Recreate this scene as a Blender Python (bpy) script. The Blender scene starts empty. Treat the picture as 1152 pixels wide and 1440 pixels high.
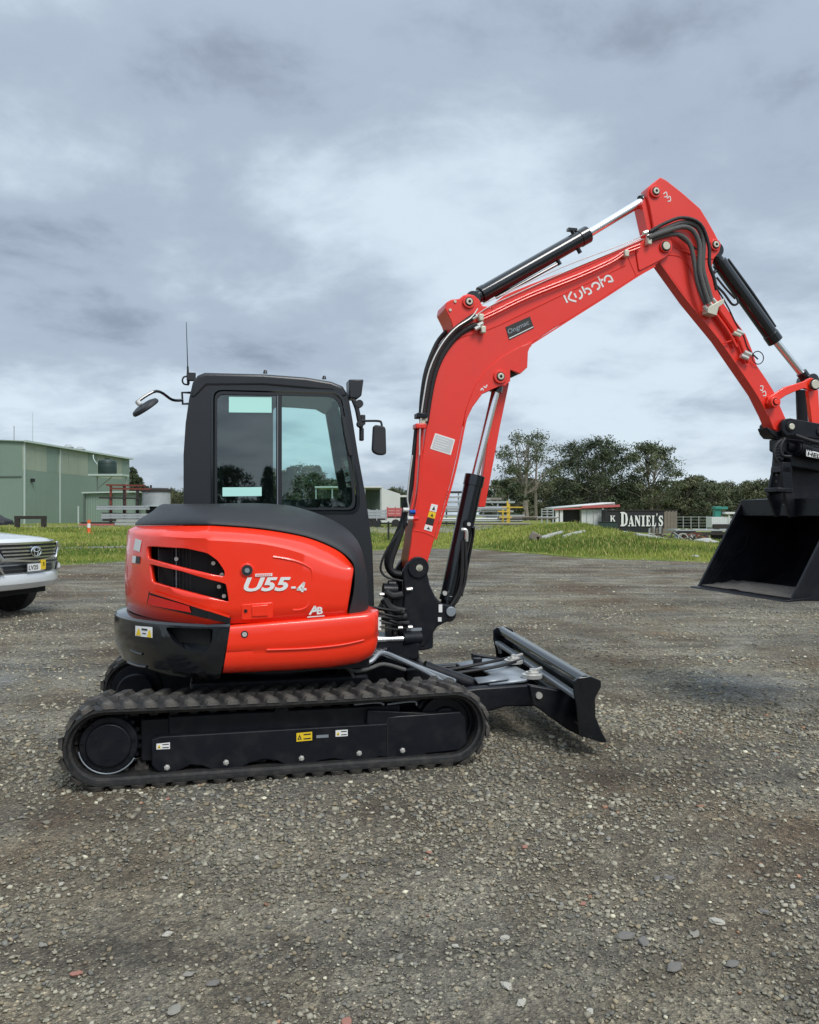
import bpy, bmesh, math, random
import numpy as np
from mathutils import Vector, Matrix, noise as mnoise
R = math.radians
random.seed(7); rng = np.random.default_rng(11)
scene = bpy.context.scene
COL = scene.collection

# ------------------------------------------------------------ camera
FPX, CX, HY, CAMH = 1152.0, 576.0, 725.0, 1.5
cam_d = bpy.data.cameras.new('camera'); cam = bpy.data.objects.new('camera', cam_d); COL.objects.link(cam)
cam.location = (0, 0, CAMH); cam.rotation_euler = (R(90), 0, 0)
cam_d.sensor_fit = 'HORIZONTAL'; cam_d.sensor_width = 36; cam_d.lens = 36
cam_d.shift_y = 5.0/1152.0; cam_d.clip_start = 0.05; cam_d.clip_end = 3000
scene.camera = cam

# ------------------------------------------------------------ world, sun, exposure
SUN_EL, SUN_AZ = 50.0, 150.0     # compass azimuth from +Y, clockwise: behind the camera, to its right
scene.view_settings.view_transform = 'Standard'; scene.view_settings.look = 'None'
scene.view_settings.exposure = 0.42; scene.view_settings.gamma = 1.0
scene.view_settings.use_curve_mapping = False
w = bpy.data.worlds.new('World'); scene.world = w; w.use_nodes = True
def build_world():
    nt = w.node_tree; nt.nodes.clear(); N = nt.nodes.new; L = nt.links.new
    def math_(op, a, b=None, c=None, clamp=False):
        n = N('ShaderNodeMath'); n.operation = op; n.use_clamp = clamp
        for i, v in enumerate((a, b, c)):
            if v is None: continue
            if isinstance(v, (int, float)): n.inputs[i].default_value = v
            else: L(v, n.inputs[i])
        return n.outputs[0]
    tc = N('ShaderNodeTexCoord'); sep = N('ShaderNodeSeparateXYZ'); L(tc.outputs['Generated'], sep.inputs[0])
    x, y, z = sep.outputs
    za = math_('ADD', math_('MAXIMUM', z, 0.0), 0.24)
    u = math_('DIVIDE', x, za); v = math_('DIVIDE', y, za)
    cmb = N('ShaderNodeCombineXYZ'); L(u, cmb.inputs[0]); L(v, cmb.inputs[1]); cmb.inputs[2].default_value = 3.7
    def noise(scale, detail, rough, dist=0.0, off=0.0):
        mp = N('ShaderNodeMapping'); L(cmb.outputs[0], mp.inputs[0]); mp.inputs['Location'].default_value = (off, off*0.7, off*.3)
        n = N('ShaderNodeTexNoise'); L(mp.outputs[0], n.inputs['Vector'])
        n.inputs['Scale'].default_value = scale; n.inputs['Detail'].default_value = detail
        n.inputs['Roughness'].default_value = rough; n.inputs['Distortion'].default_value = dist
        return n.outputs['Fac']
    big = noise(0.7, 3, .5, .25, 4.3); mid = noise(2.3, 6, .55, .35, 9.1); fine = noise(6.5, 7, .6, .25, 1.7)
    s = math_('ADD', math_('MULTIPLY', big, .66), math_('ADD', math_('MULTIPLY', mid, .54), math_('MULTIPLY', fine, .22)))
    # broad cloud masses laid out by direction: azimuth tangent (x/y) and elevation tangent (z/y)
    ys = math_('MAXIMUM', y, 0.05); ax = math_('DIVIDE', x, ys); ez = math_('DIVIDE', z, ys)
    def mass(cx, cz, rx, rz, amp, rot=0.0):
        c_, s_ = math.cos(rot), math.sin(rot)
        dx = math_('SUBTRACT', ax, cx); dz = math_('SUBTRACT', ez, cz)
        p = math_('DIVIDE', math_('ADD', math_('MULTIPLY', dx, c_), math_('MULTIPLY', dz, s_)), rx)
        q = math_('DIVIDE', math_('SUBTRACT', math_('MULTIPLY', dz, c_), math_('MULTIPLY', dx, s_)), rz)
        r2 = math_('ADD', math_('MULTIPLY', p, p), math_('MULTIPLY', q, q))
        return math_('MULTIPLY', math_('EXPONENT', math_('MULTIPLY', r2, -1.0)), amp)
    P = lambda px, py: ((px-CX)/FPX, (HY-py)/FPX)
    ms = [mass(*P(570, 320), .15, .07, .10, -.25), mass(*P(90, 170), .16, .08, .05, -.2), mass(*P(1100, 60), .22, .10, -.10), mass(*P(330, 480), .30, .045, -.14, -.12),
          mass(*P(80, 330), .25, .05, -.10, .1), mass(*P(780, 420), .22, .06, .03, .3), mass(*P(950, 480), .25, .11, .13), mass(*P(600, 610), .9, .05, .03),
          mass(*P(800, 260), .20, .05, -.10, .45), mass(*P(1050, 180), .30, .12, -.03), mass(*P(420, 110), .35, .05, -.04, -.1),
          mass(*P(150, 560), .30, .03, .08), mass(*P(800, 640), .35, .03, -.03), mass(*P(500, 60), .5, .08, -.09),
          mass(*P(600, 500), .22, .04, .05)]
    t = s
    for m_ in ms: t = math_('ADD', t, m_)
    cr = N('ShaderNodeValToRGB'); L(t, cr.inputs[0]); e = cr.color_ramp; e.interpolation = 'EASE'
    e.elements[0].position = .44; e.elements[0].color = (.215, .258, .325, 1)
    e.elements[1].position = .84; e.elements[1].color = (.555, .645, .72, 1)
    m = e.elements.new(.60); m.color = (.335, .402, .485, 1)
    # overcast sky is brighter towards the zenith
    up = math_('ADD', 1.0, math_('MULTIPLY', math_('SMOOTH_MAX', math_('SUBTRACT', z, .5), 0.0, .2), 1.6))
    g = N('ShaderNodeVectorMath'); g.operation = 'SCALE'; L(cr.outputs[0], g.inputs[0]); L(math_('MULTIPLY', up, 9.6), g.inputs['Scale'])
    sky = N('ShaderNodeTexSky'); sky.sky_type = 'NISHITA'; sky.sun_disc = False
    sky.sun_elevation = R(SUN_EL); sky.sun_rotation = R(SUN_AZ)
    mix = N('ShaderNodeMix'); mix.data_type = 'RGBA'; mix.inputs['Factor'].default_value = .93
    L(sky.outputs[0], mix.inputs['A']); L(g.outputs[0], mix.inputs['B'])
    bg = N('ShaderNodeBackground'); bg.inputs['Strength'].default_value = .1; L(mix.outputs['Result'], bg.inputs[0])
    out = N('ShaderNodeOutputWorld'); L(bg.outputs[0], out.inputs[0])
build_world()
sd = bpy.data.lights.new('sun', 'SUN'); sd.energy = 1.7; sd.angle = R(22); sd.color = (1, .965, .92)
sun = bpy.data.objects.new('sun', sd); COL.objects.link(sun)
az = R(SUN_AZ); el = R(SUN_EL)
sdir = Vector((math.sin(az)*math.cos(el), math.cos(az)*math.cos(el), math.sin(el)))
sun.rotation_euler = sdir.to_track_quat('Z', 'Y').to_euler(); sun.location = sdir*60

# ------------------------------------------------------------ materials
def nmat(name):
    m = bpy.data.materials.new(name); m.use_nodes = True
    nt = m.node_tree; b = nt.nodes['Principled BSDF']; return m, nt, b
def pmat(name, col, rough=.5, metal=0.0, coat=0.0, var=.12, vscale=6.0, bump=0.0, bscale=60.0, dust=0.0, spec=.5):
    m, nt, b = nmat(name); N = nt.nodes.new; L = nt.links.new
    tc = N('ShaderNodeTexCoord'); n = N('ShaderNodeTexNoise'); L(tc.outputs['Object'], n.inputs['Vector'])
    n.inputs['Scale'].default_value = vscale; n.inputs['Detail'].default_value = 6; n.inputs['Roughness'].default_value = .6
    mx = N('ShaderNodeMix'); mx.data_type = 'RGBA'; L(n.outputs['Fac'], mx.inputs['Factor'])
    mx.inputs['A'].default_value = tuple(c*(1-var) for c in col)+(1,); mx.inputs['B'].default_value = tuple(min(1, c*(1+var)) for c in col)+(1,)
    src = mx.outputs['Result']
    if dust > 0:
        n2 = N('ShaderNodeTexNoise'); L(tc.outputs['Object'], n2.inputs['Vector']); n2.inputs['Scale'].default_value = vscale*2.3; n2.inputs['Detail'].default_value = 8
        rp = N('ShaderNodeValToRGB'); L(n2.outputs['Fac'], rp.inputs[0]); rp.color_ramp.elements[0].position = .45; rp.color_ramp.elements[1].position = .75
        rp.color_ramp.elements[0].color = (0, 0, 0, 1); rp.color_ramp.elements[1].color = (dust, dust, dust, 1)
        m2 = N('ShaderNodeMix'); m2.data_type = 'RGBA'; L(rp.outputs[0], m2.inputs['Factor']); L(src, m2.inputs['A']); m2.inputs['B'].default_value = (.17, .15, .125, 1)
        src = m2.outputs['Result']
    L(src, b.inputs['Base Color'])
    mr = N('ShaderNodeMapRange'); L(n.outputs['Fac'], mr.inputs[0]); mr.inputs[3].default_value = max(.02, rough-.08); mr.inputs[4].default_value = min(1, rough+.08)
    L(mr.outputs[0], b.inputs['Roughness']); b.inputs['Metallic'].default_value = metal
    b.inputs['Coat Weight'].default_value = coat; b.inputs['Coat Roughness'].default_value = .06
    b.inputs['Specular IOR Level'].default_value = spec
    if bump > 0:
        n3 = N('ShaderNodeTexNoise'); L(tc.outputs['Object'], n3.inputs['Vector']); n3.inputs['Scale'].default_value = bscale; n3.inputs['Detail'].default_value = 4
        bp = N('ShaderNodeBump'); L(n3.outputs['Fac'], bp.inputs['Height']); bp.inputs['Strength'].default_value = bump; bp.inputs['Distance'].default_value = .01
        L(bp.outputs[0], b.inputs['Normal'])
    return m
M = {}
M['red'] = pmat('orange_red_paint', (.93, .032, .006), .30, 0, .6, .04, 3, .02, 14)
M['boomred'] = pmat('boom_red_paint', (.80, .034, .018), .36, 0, .3, .09, 2.5, .06, 22, dust=.06)
M['gloss_black'] = pmat('gloss_black_paint', (.006, .008, .011), .16, 0, .5, .2, 4, .02, 20)
M['steel_black'] = pmat('black_chassis_paint', (.0065, .008, .012), .42, 0, .05, .25, 5, .05, 60, dust=.07, spec=.28)
M['plastic_black'] = pmat('textured_black_plastic', (.018, .020, .024), .50, 0, 0, .15, 8, .25, 320)
M['cab_black'] = pmat('cab_black_paint', (.016, .018, .022), .38, 0, .1, .15, 4, .04, 120)
M['bucket'] = pmat('bucket_black_paint', (.007, .008, .012), .40, 0, .05, .3, 4, .1, 40, dust=.07, spec=.28)
M['rubber'] = pmat('dusty_black_rubber', (.030, .028, .026), .78, 0, 0, .3, 9, .5, 90, dust=.75)
M['rubber_side'] = pmat('black_rubber_sidewall', (.014, .014, .014), .62, 0, 0, .3, 9, .3, 90, dust=.16)
M['hose'] = pmat('black_rubber_hose', (.012, .012, .013), .5, 0, 0, .2, 20, .3, 200)
M['hose_grey'] = pmat('braided_grey_hose', (.10, .098, .095), .6, 0, 0, .25, 30, .5, 300)
M['chrome'] = pmat('chromed_rod', (.88, .89, .90), .22, 1.0, 0, .03, 5)
M['zinc'] = pmat('zinc_plated_steel', (.72, .71, .67), .35, .6, 0, .15, 12)
M['steelgrey'] = pmat('grey_painted_steel_and_sheen', (.28, .31, .34), .4, .3, 0, .2, 8)
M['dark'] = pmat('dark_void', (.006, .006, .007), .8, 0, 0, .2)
M['white'] = pmat('white_sticker', (.78, .78, .76), .5, 0, 0, .03)
M['cream'] = pmat('cream_pin', (.62, .60, .48), .4, .3, 0, .1)
M['yellow'] = pmat('yellow_sticker', (.80, .55, .02), .5, 0, 0, .05)
M['inkblack'] = pmat('printed_black', (.02, .02, .02), .5)
M['plaque'] = pmat('brown_black_plaque', (.035, .03, .027), .4)
M['seat'] = pmat('grey_seat_cloth', (.05, .055, .06), .9, 0, 0, .2, 30, .3, 200)
M['inner'] = pmat('cab_interior_plastic', (.02, .022, .024), .7)
M['reflector'] = pmat('red_reflector', (.75, .01, .008), .15, 0, 1.0, .05)
M['tealcard'] = pmat('pale_paper_card', (.50, .86, .78), .6, 0, 0, .03)
M['soil'] = pmat('grey_crushed_soil', (.10, .09, .08), .95, 0, 0, .4, 30, 1.0, 120)
def glass_mat(name, tint, refl=.06):
    m, nt, b = nmat(name); N = nt.nodes.new; L = nt.links.new
    nt.nodes.remove(b); tr = N('ShaderNodeBsdfTransparent'); tr.inputs[0].default_value = tint+(1,)
    gl = N('ShaderNodeBsdfGlossy'); gl.inputs['Roughness'].default_value = .015; gl.inputs[0].default_value = (1, 1, 1, 1)
    lw = N('ShaderNodeLayerWeight'); lw.inputs['Blend'].default_value = .18
    mr = N('ShaderNodeMapRange'); L(lw.outputs['Fresnel'], mr.inputs[0]); mr.inputs[3].default_value = refl; mr.inputs[4].default_value = 1
    mx = N('ShaderNodeMixShader'); L(mr.outputs[0], mx.inputs[0]); L(tr.outputs[0], mx.inputs[1]); L(gl.outputs[0], mx.inputs[2])
    L(mx.outputs[0], nt.nodes['Material Output'].inputs[0]); return m
M['glass'] = glass_mat('tinted_cab_glass', (.74, .90, .87), .055)
M['glass_dark'] = glass_mat('dark_tinted_glass', (.50, .62, .62), .10)

# ------------------------------------------------------------ object helpers
def link(name, me, mat=None, parent=None):
    o = bpy.data.objects.new(name, me); COL.objects.link(o)
    if mat is not None and me is not None and not me.materials: me.materials.append(M[mat] if isinstance(mat, str) else mat)
    if parent is not None: o.parent = parent
    return o
def tag(o, label=None, cat=None, group=None, kind=None):
    if label: o['label'] = label
    if cat: o['category'] = cat
    if group: o['group'] = group
    if kind: o['kind'] = kind
    return o
def empty(name, loc=(0, 0, 0), rz=0):
    o = bpy.data.objects.new(name, None); COL.objects.link(o); o.location = loc; o.rotation_euler = (0, 0, rz); o.empty_display_size = .3; return o
class G:
    """collects raw geometry, then becomes one mesh"""
    def __init__(s): s.v = []; s.f = []
    def add(s, vs, fs):
        b = len(s.v); s.v += [tuple(p) for p in vs]; s.f += [tuple(i+b for i in f) for f in fs]; return s
    def box(s, c, d, rot=None):
        x, y, z = d[0]/2, d[1]/2, d[2]/2
        vs = [Vector(p) for p in ((-x,-y,-z),(x,-y,-z),(x,y,-z),(-x,y,-z),(-x,-y,z),(x,-y,z),(x,y,z),(-x,y,z))]
        if rot is not None: vs = [rot @ p for p in vs]
        c = Vector(c); return s.add([p+c for p in vs], [(0,3,2,1),(4,5,6,7),(0,1,5,4),(1,2,6,5),(2,3,7,6),(3,0,4,7)])
    def bar(s, a, b, w_, h_, up=(0, 0, 1)):
        a = Vector(a); b = Vector(b); d = b-a; l = d.length; x = d.normalized(); u = Vector(up)
        if abs(x.dot(u)) > .98: u = Vector((0, 1, 0))
        y = u.cross(x).normalized(); z = x.cross(y)
        m = Matrix((x, y, z)).transposed(); return s.box((a+b)/2, (l, w_, h_), m)
    def cyl(s, a, b, r, r2=None, n=20, caps=True):
        a = Vector(a); b = Vector(b); r2 = r if r2 is None else r2; d = (b-a).normalized()
        u = d.orthogonal().normalized(); v = d.cross(u); vs = []
        for k in range(n):
            t = 2*math.pi*k/n; q = u*math.cos(t)+v*math.sin(t); vs += [a+q*r, b+q*r2]
        fs = [(2*k, 2*((k+1) % n), 2*((k+1) % n)+1, 2*k+1) for k in range(n)]
        if caps: fs += [tuple(2*k for k in reversed(range(n))), tuple(2*k+1 for k in range(n))]
        return s.add(vs, fs)
    def tube(s, pts, r, n=10, smooth=4, taper=None):
        pts = [Vector(p) for p in pts]
        if smooth and len(pts) > 2: pts = crom(pts, smooth)
        vs = []; fs = []; u = None; m = len(pts)
        for i, p in enumerate(pts):
            d = (pts[min(i+1, m-1)]-pts[max(i-1, 0)]).normalized()
            u = d.orthogonal().normalized() if u is None else (u-d*u.dot(d)).normalized()
            v = d.cross(u); rr = r if taper is None else r+(taper-r)*i/(m-1)
            for k in range(n):
                t = 2*math.pi*k/n; vs.append(p+(u*math.cos(t)+v*math.sin(t))*rr)
        for i in range(m-1):
            for k in range(n):
                a = i*n+k; b = i*n+(k+1) % n; fs.append((a, b, b+n, a+n))
        fs += [tuple(reversed(range(n))), tuple(range((m-1)*n, m*n))]
        return s.add(vs, fs)
    def grid(s, rows, closed=False):
        n = len(rows[0]); vs = [p for r_ in rows for p in r_]; fs = []
        for i in range(len(rows)-1):
            for k in range(n if closed else n-1):
                a = i*n+k; b = i*n+(k+1) % n; fs.append((a, b, b+n, a+n))
        return s.add(vs, fs)
    def mesh(s, name, smooth=35, merge=False):
        me = bpy.data.meshes.new(name); me.from_pydata(s.v, [], s.f); me.validate(verbose=False)
        bm = bmesh.new(); bm.from_mesh(me)
        if merge: bmesh.ops.remove_doubles(bm, verts=bm.verts, dist=1e-5)
        bmesh.ops.recalc_face_normals(bm, faces=bm.faces); bm.to_mesh(me); bm.free()
        if smooth:
            me.shade_smooth(); me.set_sharp_from_angle(angle=R(smooth))
        return me
    def obj(s, name, mat, parent=None, bevel=0, smooth=35, seg=2, merge=False):
        o = link(name, s.mesh(name, smooth, merge), mat, parent)
        if bevel: add_bevel(o, bevel, seg)
        return o
def add_bevel(o, wd, seg=2, ang=30):
    b = o.modifiers.new('bevel', 'BEVEL'); b.width = wd; b.segments = seg; b.limit_method = 'ANGLE'; b.angle_limit = R(ang); b.harden_normals = False
def crom(pts, k):
    out = []; n = len(pts)
    for i in range(n-1):
        p0 = pts[max(i-1, 0)]; p1 = pts[i]; p2 = pts[i+1]; p3 = pts[min(i+2, n-1)]
        for j in range(k):
            t = j/k; out.append(.5*((2*p1)+(p2-p0)*t+(2*p0-5*p1+4*p2-p3)*t*t+(3*p1-p0-3*p2+p3)*t**3))
    out.append(pts[-1]); return out
def round_poly(pts, r, k=4):
    """fillet the corners of a 2D polygon; r is one radius or a list"""
    n = len(pts); out = []
    for i in range(n):
        p = Vector(pts[i]).to_2d() if len(pts[i]) > 2 else Vector(pts[i]); a = Vector(pts[i-1][:2]); b = Vector(pts[(i+1) % n][:2])
        rr = r[i] if isinstance(r, (list, tuple)) else r
        da = (a-p); db = (b-p); la, lb = da.length, db.length
        t = min(rr, la*.48, lb*.48)
        if t < 1e-5: out.append(tuple(p)); continue
        s_ = p+da/la*t; e_ = p+db/lb*t
        for j in range(k+1):
            q = j/k; out.append(tuple(s_*(1-q)**2+p*2*q*(1-q)+e_*q*q))
    return out
def plate_mesh(name, outer, y0, y1, holes=(), smooth=35):
    """polygon in (x,z), with holes, given thickness along y"""
    bm = bmesh.new(); loops = [outer]+list(holes); es = []; rings = []
    for lp in loops:
        vs = [bm.verts.new((p[0], y0, p[1])) for p in lp]; rings.append(vs)
        es += [bm.edges.new((vs[i], vs[(i+1) % len(vs)])) for i in range(len(vs))]
    if holes:
        bmesh.ops.triangle_fill(bm, use_beauty=True, edges=es)
    else:
        bm.faces.new(rings[0])
    base = list(bm.faces)
    mp = {}
    for vs in rings:
        for v in vs: mp[v] = bm.verts.new((v.co.x, y1, v.co.z))
    for f in base: bm.faces.new([mp[v] for v in reversed(f.verts)])
    for vs in rings:
        n = len(vs)
        for i in range(n):
            a, b = vs[i], vs[(i+1) % n]; bm.faces.new((a, b, mp[b], mp[a]))
    bmesh.ops.recalc_face_normals(bm, faces=bm.faces)
    me = bpy.data.meshes.new(name); bm.to_mesh(me); bm.free()
    if smooth: me.shade_smooth(); me.set_sharp_from_angle(angle=R(smooth))
    return me
def plate(name, outer, y0, y1, mat, parent=None, holes=(), bevel=0, seg=2):
    o = link(name, plate_mesh(name, outer, y0, y1, holes), mat, parent)
    if bevel: add_bevel(o, bevel, seg)
    return o
def bake(o):
    """replace a mesh by its evaluated self (modifiers applied)"""
    dg = bpy.context.evaluated_depsgraph_get(); dg.update()
    me = bpy.data.meshes.new_from_object(o.evaluated_get(dg)); o.modifiers.clear(); o.data = me; return o
def text_mesh(body, size=1, extrude=.002, shear=0, offset=0, sx=1.0, space=1.0, align='LEFT'):
    c = bpy.data.curves.new('lettering', 'FONT'); c.body = body; c.size = size; c.extrude = extrude; c.shear = shear; c.offset = offset
    c.space_character = space; c.align_x = align; c.resolution_u = 3
    o = bpy.data.objects.new('lettering', c); COL.objects.link(o)
    dg = bpy.context.evaluated_depsgraph_get(); dg.update(); me = bpy.data.meshes.new_from_object(o.evaluated_get(dg))
    bpy.data.objects.remove(o); bpy.data.curves.remove(c)
    if sx != 1:
        for v in me.vertices: v.co.x *= sx
    me.materials.clear(); return me

# ------------------------------------------------------------ photograph ray helpers
YAW = R(12.8); OX, OY = -.937, 5.62
DX, DY = math.cos(YAW), math.sin(YAW)
CLX = -OX*DX-OY*DY; CLY = OX*DY-OY*DX          # camera in the machine's frame
def U(px, py, y):
    """machine-frame (x,z) of the point of plane y seen at a pixel of the photograph"""
    a = (px-CX)/FPX; b = -(py-HY)/FPX
    dd = a*DX+DY; dn = -a*DY+DX; t = (y-CLY)/dn
    return (CLX+t*dd, CAMH+t*b)
def U3(px, py, y):
    x, z = U(px, py, y); return Vector((x, y, z))
def UL(pts, y): return [U(p[0], p[1], y) for p in pts]
def proj(x, y, z):
    """machine frame -> pixel"""
    X = OX+x*DX-y*DY; Y = OY+x*DY+y*DX; return (CX+FPX*X/Y, HY-FPX*(z-CAMH)/Y)
def Wp(px, py, Y): return Vector(((px-CX)/FPX*Y, Y, CAMH-(py-HY)/FPX*Y))
def strokes(lines, wd, y, name, mat, parent, sc=1.0, org=(0, 0), t=.0015):
    """pen strokes given in pixels become flat ribbons on plane y"""
    g = G()
    for ln in lines:
        P_ = [Vector(U(org[0]+a/sc, org[1]+b/sc, y)) for a, b in ln]
        if len(P_) > 2: P_ = [Vector(p) for p in crom([Vector((p.x, p.y, 0)) for p in P_], 5)]; P_ = [Vector((p.x, p.y)) for p in P_]
        n = len(P_); L1 = []; L2 = []
        for i in range(n):
            d = (P_[min(i+1, n-1)]-P_[max(i-1, 0)]).normalized(); nn = Vector((-d.y, d.x))*wd/2; L1.append(P_[i]+nn); L2.append(P_[i]-nn)
        for yy in (y-t, y): pass
        rows = [[(p.x, y-t, p.y) for p in L1], [(p.x, y-t, p.y) for p in L2], [(p.x, y, p.y) for p in L2], [(p.x, y, p.y) for p in L1]]
        g.grid(rows+[rows[0]]) if False else [g.add([rows[r][i] for i in range(n)]+[rows[(r+1) % 4][i] for i in range(n)], [(i, i+1, n+i+1, n+i) for i in range(n-1)]) for r in range(4)]
    return g.obj(name, mat, parent, smooth=0)
# ============================================================ EXCAVATOR
EX = empty('excavator', (OX, OY, 0), YAW)
tag(EX, 'orange-red and black tracked excavator with dark cab standing on the gravel yard', 'excavator')

# ---------------- undercarriage
TZ, TR, TXR, TXF = .235, .213, -.965, 1.0
TL = TXF-TXR; PER = 2*TL+2*math.pi*TR
def tpath(s, r):
    """point and tangent on the track loop at arc length s (of the outer belt), at radius r"""
    s = s % PER
    if s < TL: return (TXR+s, TZ+r-.010*math.sin(math.pi*s/TL)), (1, 0), (0, 1)
    s -= TL
    if s < math.pi*TR:
        a = math.pi/2-s/TR; return (TXF+r*math.cos(a), TZ+r*math.sin(a)), (math.sin(a), -math.cos(a)), (math.cos(a), math.sin(a))
    s -= math.pi*TR
    if s < TL: return (TXF-s, TZ-r), (-1, 0), (0, -1)
    s -= TL; a = -math.pi/2-s/TR
    return (TXR+r*math.cos(a), TZ+r*math.sin(a)), (math.sin(a), -math.cos(a)), (math.cos(a), math.sin(a))
def belt_mesh():
    prof = [(-.20, TR-.018), (-.20, TR-.004), (-.192, TR), (.192, TR), (.20, TR-.004), (.20, TR-.018), (.17, TR-.026), (.165, TR-.040), (-.165, TR-.040), (-.17, TR-.026)]
    g = G(); rows = []
    n = 150
    for i in range(n):
        s = PER*i/n; row = []
        for y, r in prof:
            (x, z), t, nn = tpath(s, r); row.append((x, y, z))
        rows.append(row)
    rows.append(rows[0]); g.grid(rows, closed=True); return g.mesh('rubber_track', 40, merge=True)
def lug_mesh(sgn, seed):
    rr = random.Random(seed); g = G()
    # block whose foot is wide and which slants across the belt
    y0, y1 = (-.205, .01) if sgn < 0 else (-.01, .205)
    def q(y, t, h): return (t, y, h)
    sk = .034*sgn
    a0, a1 = -.040, .036
    vs = [q(y0, a0-sk, 0), q(y0, a1-sk, 0), q(y1, a1+sk, 0), q(y1, a0+sk, 0), q(y0+.01, a0+.010-sk, .024), q(y0+.01, a1-.012-sk, .024), q(y1-.01, a1-.020+sk, .024), q(y1-.01, a0+.018+sk, .024)]
    g.add(vs, [(0,3,2,1),(4,5,6,7),(0,1,5,4),(1,2,6,5),(2,3,7,6),(3,0,4,7)]); return g.mesh('tread_lug', 25)
belt_me = belt_mesh(); lugA = lug_mesh(-1, 1); lugB = lug_mesh(1, 2)
gl_ = G(); gl_.box((0, 0, -.022), (.045, .07, .045)); gl_.box((0, .0, -.008), (.075, .10, .02)); guide_me = gl_.mesh('guide_lug', 30)
belt_me.materials.append(M['rubber_side'])
for m_ in (lugA, lugB, guide_me): m_.materials.append(M['rubber'])
def make_track(yc):
    t = link('rubber_track', belt_me, None, EX); t.location = (0, yc, 0)
    n = 48
    for i in range(n):
        for me, off in ((lugA, 0), (lugB, .5)):
            (x, z), tt, nn = tpath(PER*(i+off)/n, TR-.001)
            o = link('tread_lug', me, None, t)
            o.matrix_local = Matrix(((tt[0], 0, nn[0], x), (0, 1, 0, 0), (tt[1], 0, nn[1], z), (0, 0, 0, 1)))
        (x, z), tt, nn = tpath(PER*(i+.25)/n, TR-.038)
        o = link('guide_lug', guide_me, None, t)
        o.matrix_local = Matrix(((tt[0], 0, nn[0], x), (0, 1, 0, 0), (tt[1], 0, nn[1], z), (0, 0, 0, 1)))
    return t
make_track(-.78); make_track(.78)
def side_frame(sg):
    """sg=-1 near side; the far side mirrors it"""
    YF = -.905
    face = UL([(213,1040),(226,1036),(543,1018),(545,1009),(560,1007),(648,1001),(655,1008),(657,1046),(646,1055),(600,1060),(590,1068),(566,1069),(545,1066),(535,1064),(522,1070),(505,1074),(486,1070),(470,1067),(450,1070),(437,1078),(424,1081),(405,1078),(390,1070),(370,1068),(350,1074),(335,1083),(318,1086),(300,1084),(285,1077),(268,1076),(252,1084),(235,1090),(220,1084),(213,1076)], YF)
    y0, y1 = (YF, YF+.22) if sg < 0 else (-YF-.22, -YF)
    f = plate('track_frame', face, y0, y1, 'steel_black', EX, bevel=.006)
    ys = YF if sg < 0 else -YF
    up = UL([(262,1030),(300,1002),(420,996),(548,990),(560,1004)], YF+.1)
    g = G(); g.box(((TXR+TXF)/2+.02, sg*.76, .29), (1.35, .18, .14)); g.obj('frame_beam', 'steel_black', f, bevel=.012)
    for i, (px, py) in enumerate(((235,1079),(318,1072),(424,1066),(505,1059),(566,1055))):
        x, z = U(px, py, YF)
        g = G(); g.cyl((x, ys, z), (x, ys+sg*.010, z), .018, .016, 6).cyl((x, ys+sg*.008, z), (x, ys+sg*.018, z), .012, .008, 12)
        g.obj('axle_bolt', 'zinc', f)
        g = G(); g.cyl((x, ys+sg*.004, z), (x, ys-sg*.05, z), .034, n=20); g.obj('axle_boss', 'steel_black', f)
        g = G(); g.cyl((x, sg*.70, z), (x, sg*.86, z), .075, n=24); g.cyl((x, sg*.73, z), (x, sg*.83, z), .055, n=24); g.obj('track_roller', 'steel_black', EX)
    g = G(); g.box(((TXR+TXF)/2, sg*.625, TZ), (TXF-TXR+.1, .02, .32)); g.obj('loop_shade_plate', 'steel_black', f)  # added dark plate closing the track loop, stands in for its shade
    g = G(); g.cyl((TXR+.012, sg*.60, TZ-.008), (TXR+.012, sg*.64, TZ-.008), .185, n=40); g.cyl((TXR+.012, sg*.50, TZ-.008), (TXR+.012, sg*.62, TZ-.008), .13, n=32); g.box((-.62, sg*.76, TZ-.01), (.34, .14, .24)); g.obj('travel_motor', 'steel_black', EX, bevel=.01)  # motor; its wide disc is added dark fill for the shade inside the loop
    # carrier roller at the top of the loop
    g = G(); g.cyl((.0, sg*.70, .36), (.0, sg*.88, .36), .04, n=20); g.cyl((.0, sg*.86, .36), (.0, sg*.89, .36), .02, n=12); g.obj('carrier_roller', 'steel_black', EX)
    # tension access plate line, cover plate, small bracket rods
    g = G(); g.bar(U3(545,1018,YF)+Vector((0, 0, 0)), U3(545,1062,YF), .008, .006); o = g.obj('cover_seam', 'dark', f); o.location.y = -.002 if sg < 0 else 2*.905+.002
    # sprocket with travel motor
    cx, cz = TXR+.012, TZ-.008
    s = sg
    g = G()
    nt_ = 21
    vs = []
    for k in range(nt_*4):
        a = 2*math.pi*k/(nt_*4); r_ = (.150, .172, .172, .150)[k % 4]; vs.append((cx+r_*math.cos(a), cz+r_*math.sin(a)))
    sp = link('drive_sprocket', plate_mesh('drive_sprocket', vs, min(s*.80, s*.83), max(s*.80, s*.83)), 'steel_black', EX)
    g = G(); g.cyl((cx, s*.70, cz), (cx, s*.885, cz), .155, n=48); g.cyl((cx, s*.88, cz), (cx, s*.905, cz), .125, .118, n=48); g.obj('travel_motor_cover', 'steel_black', sp, bevel=.005)
    for k in range(9):
        a = 2*math.pi*k/9+.2; g = G(); g.cyl((cx+.138*math.cos(a), s*.885, cz+.138*math.sin(a)), (cx+.138*math.cos(a), s*.894, cz+.138*math.sin(a)), .009, n=6); g.obj('cover_bolt', 'steel_black', sp)
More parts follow.
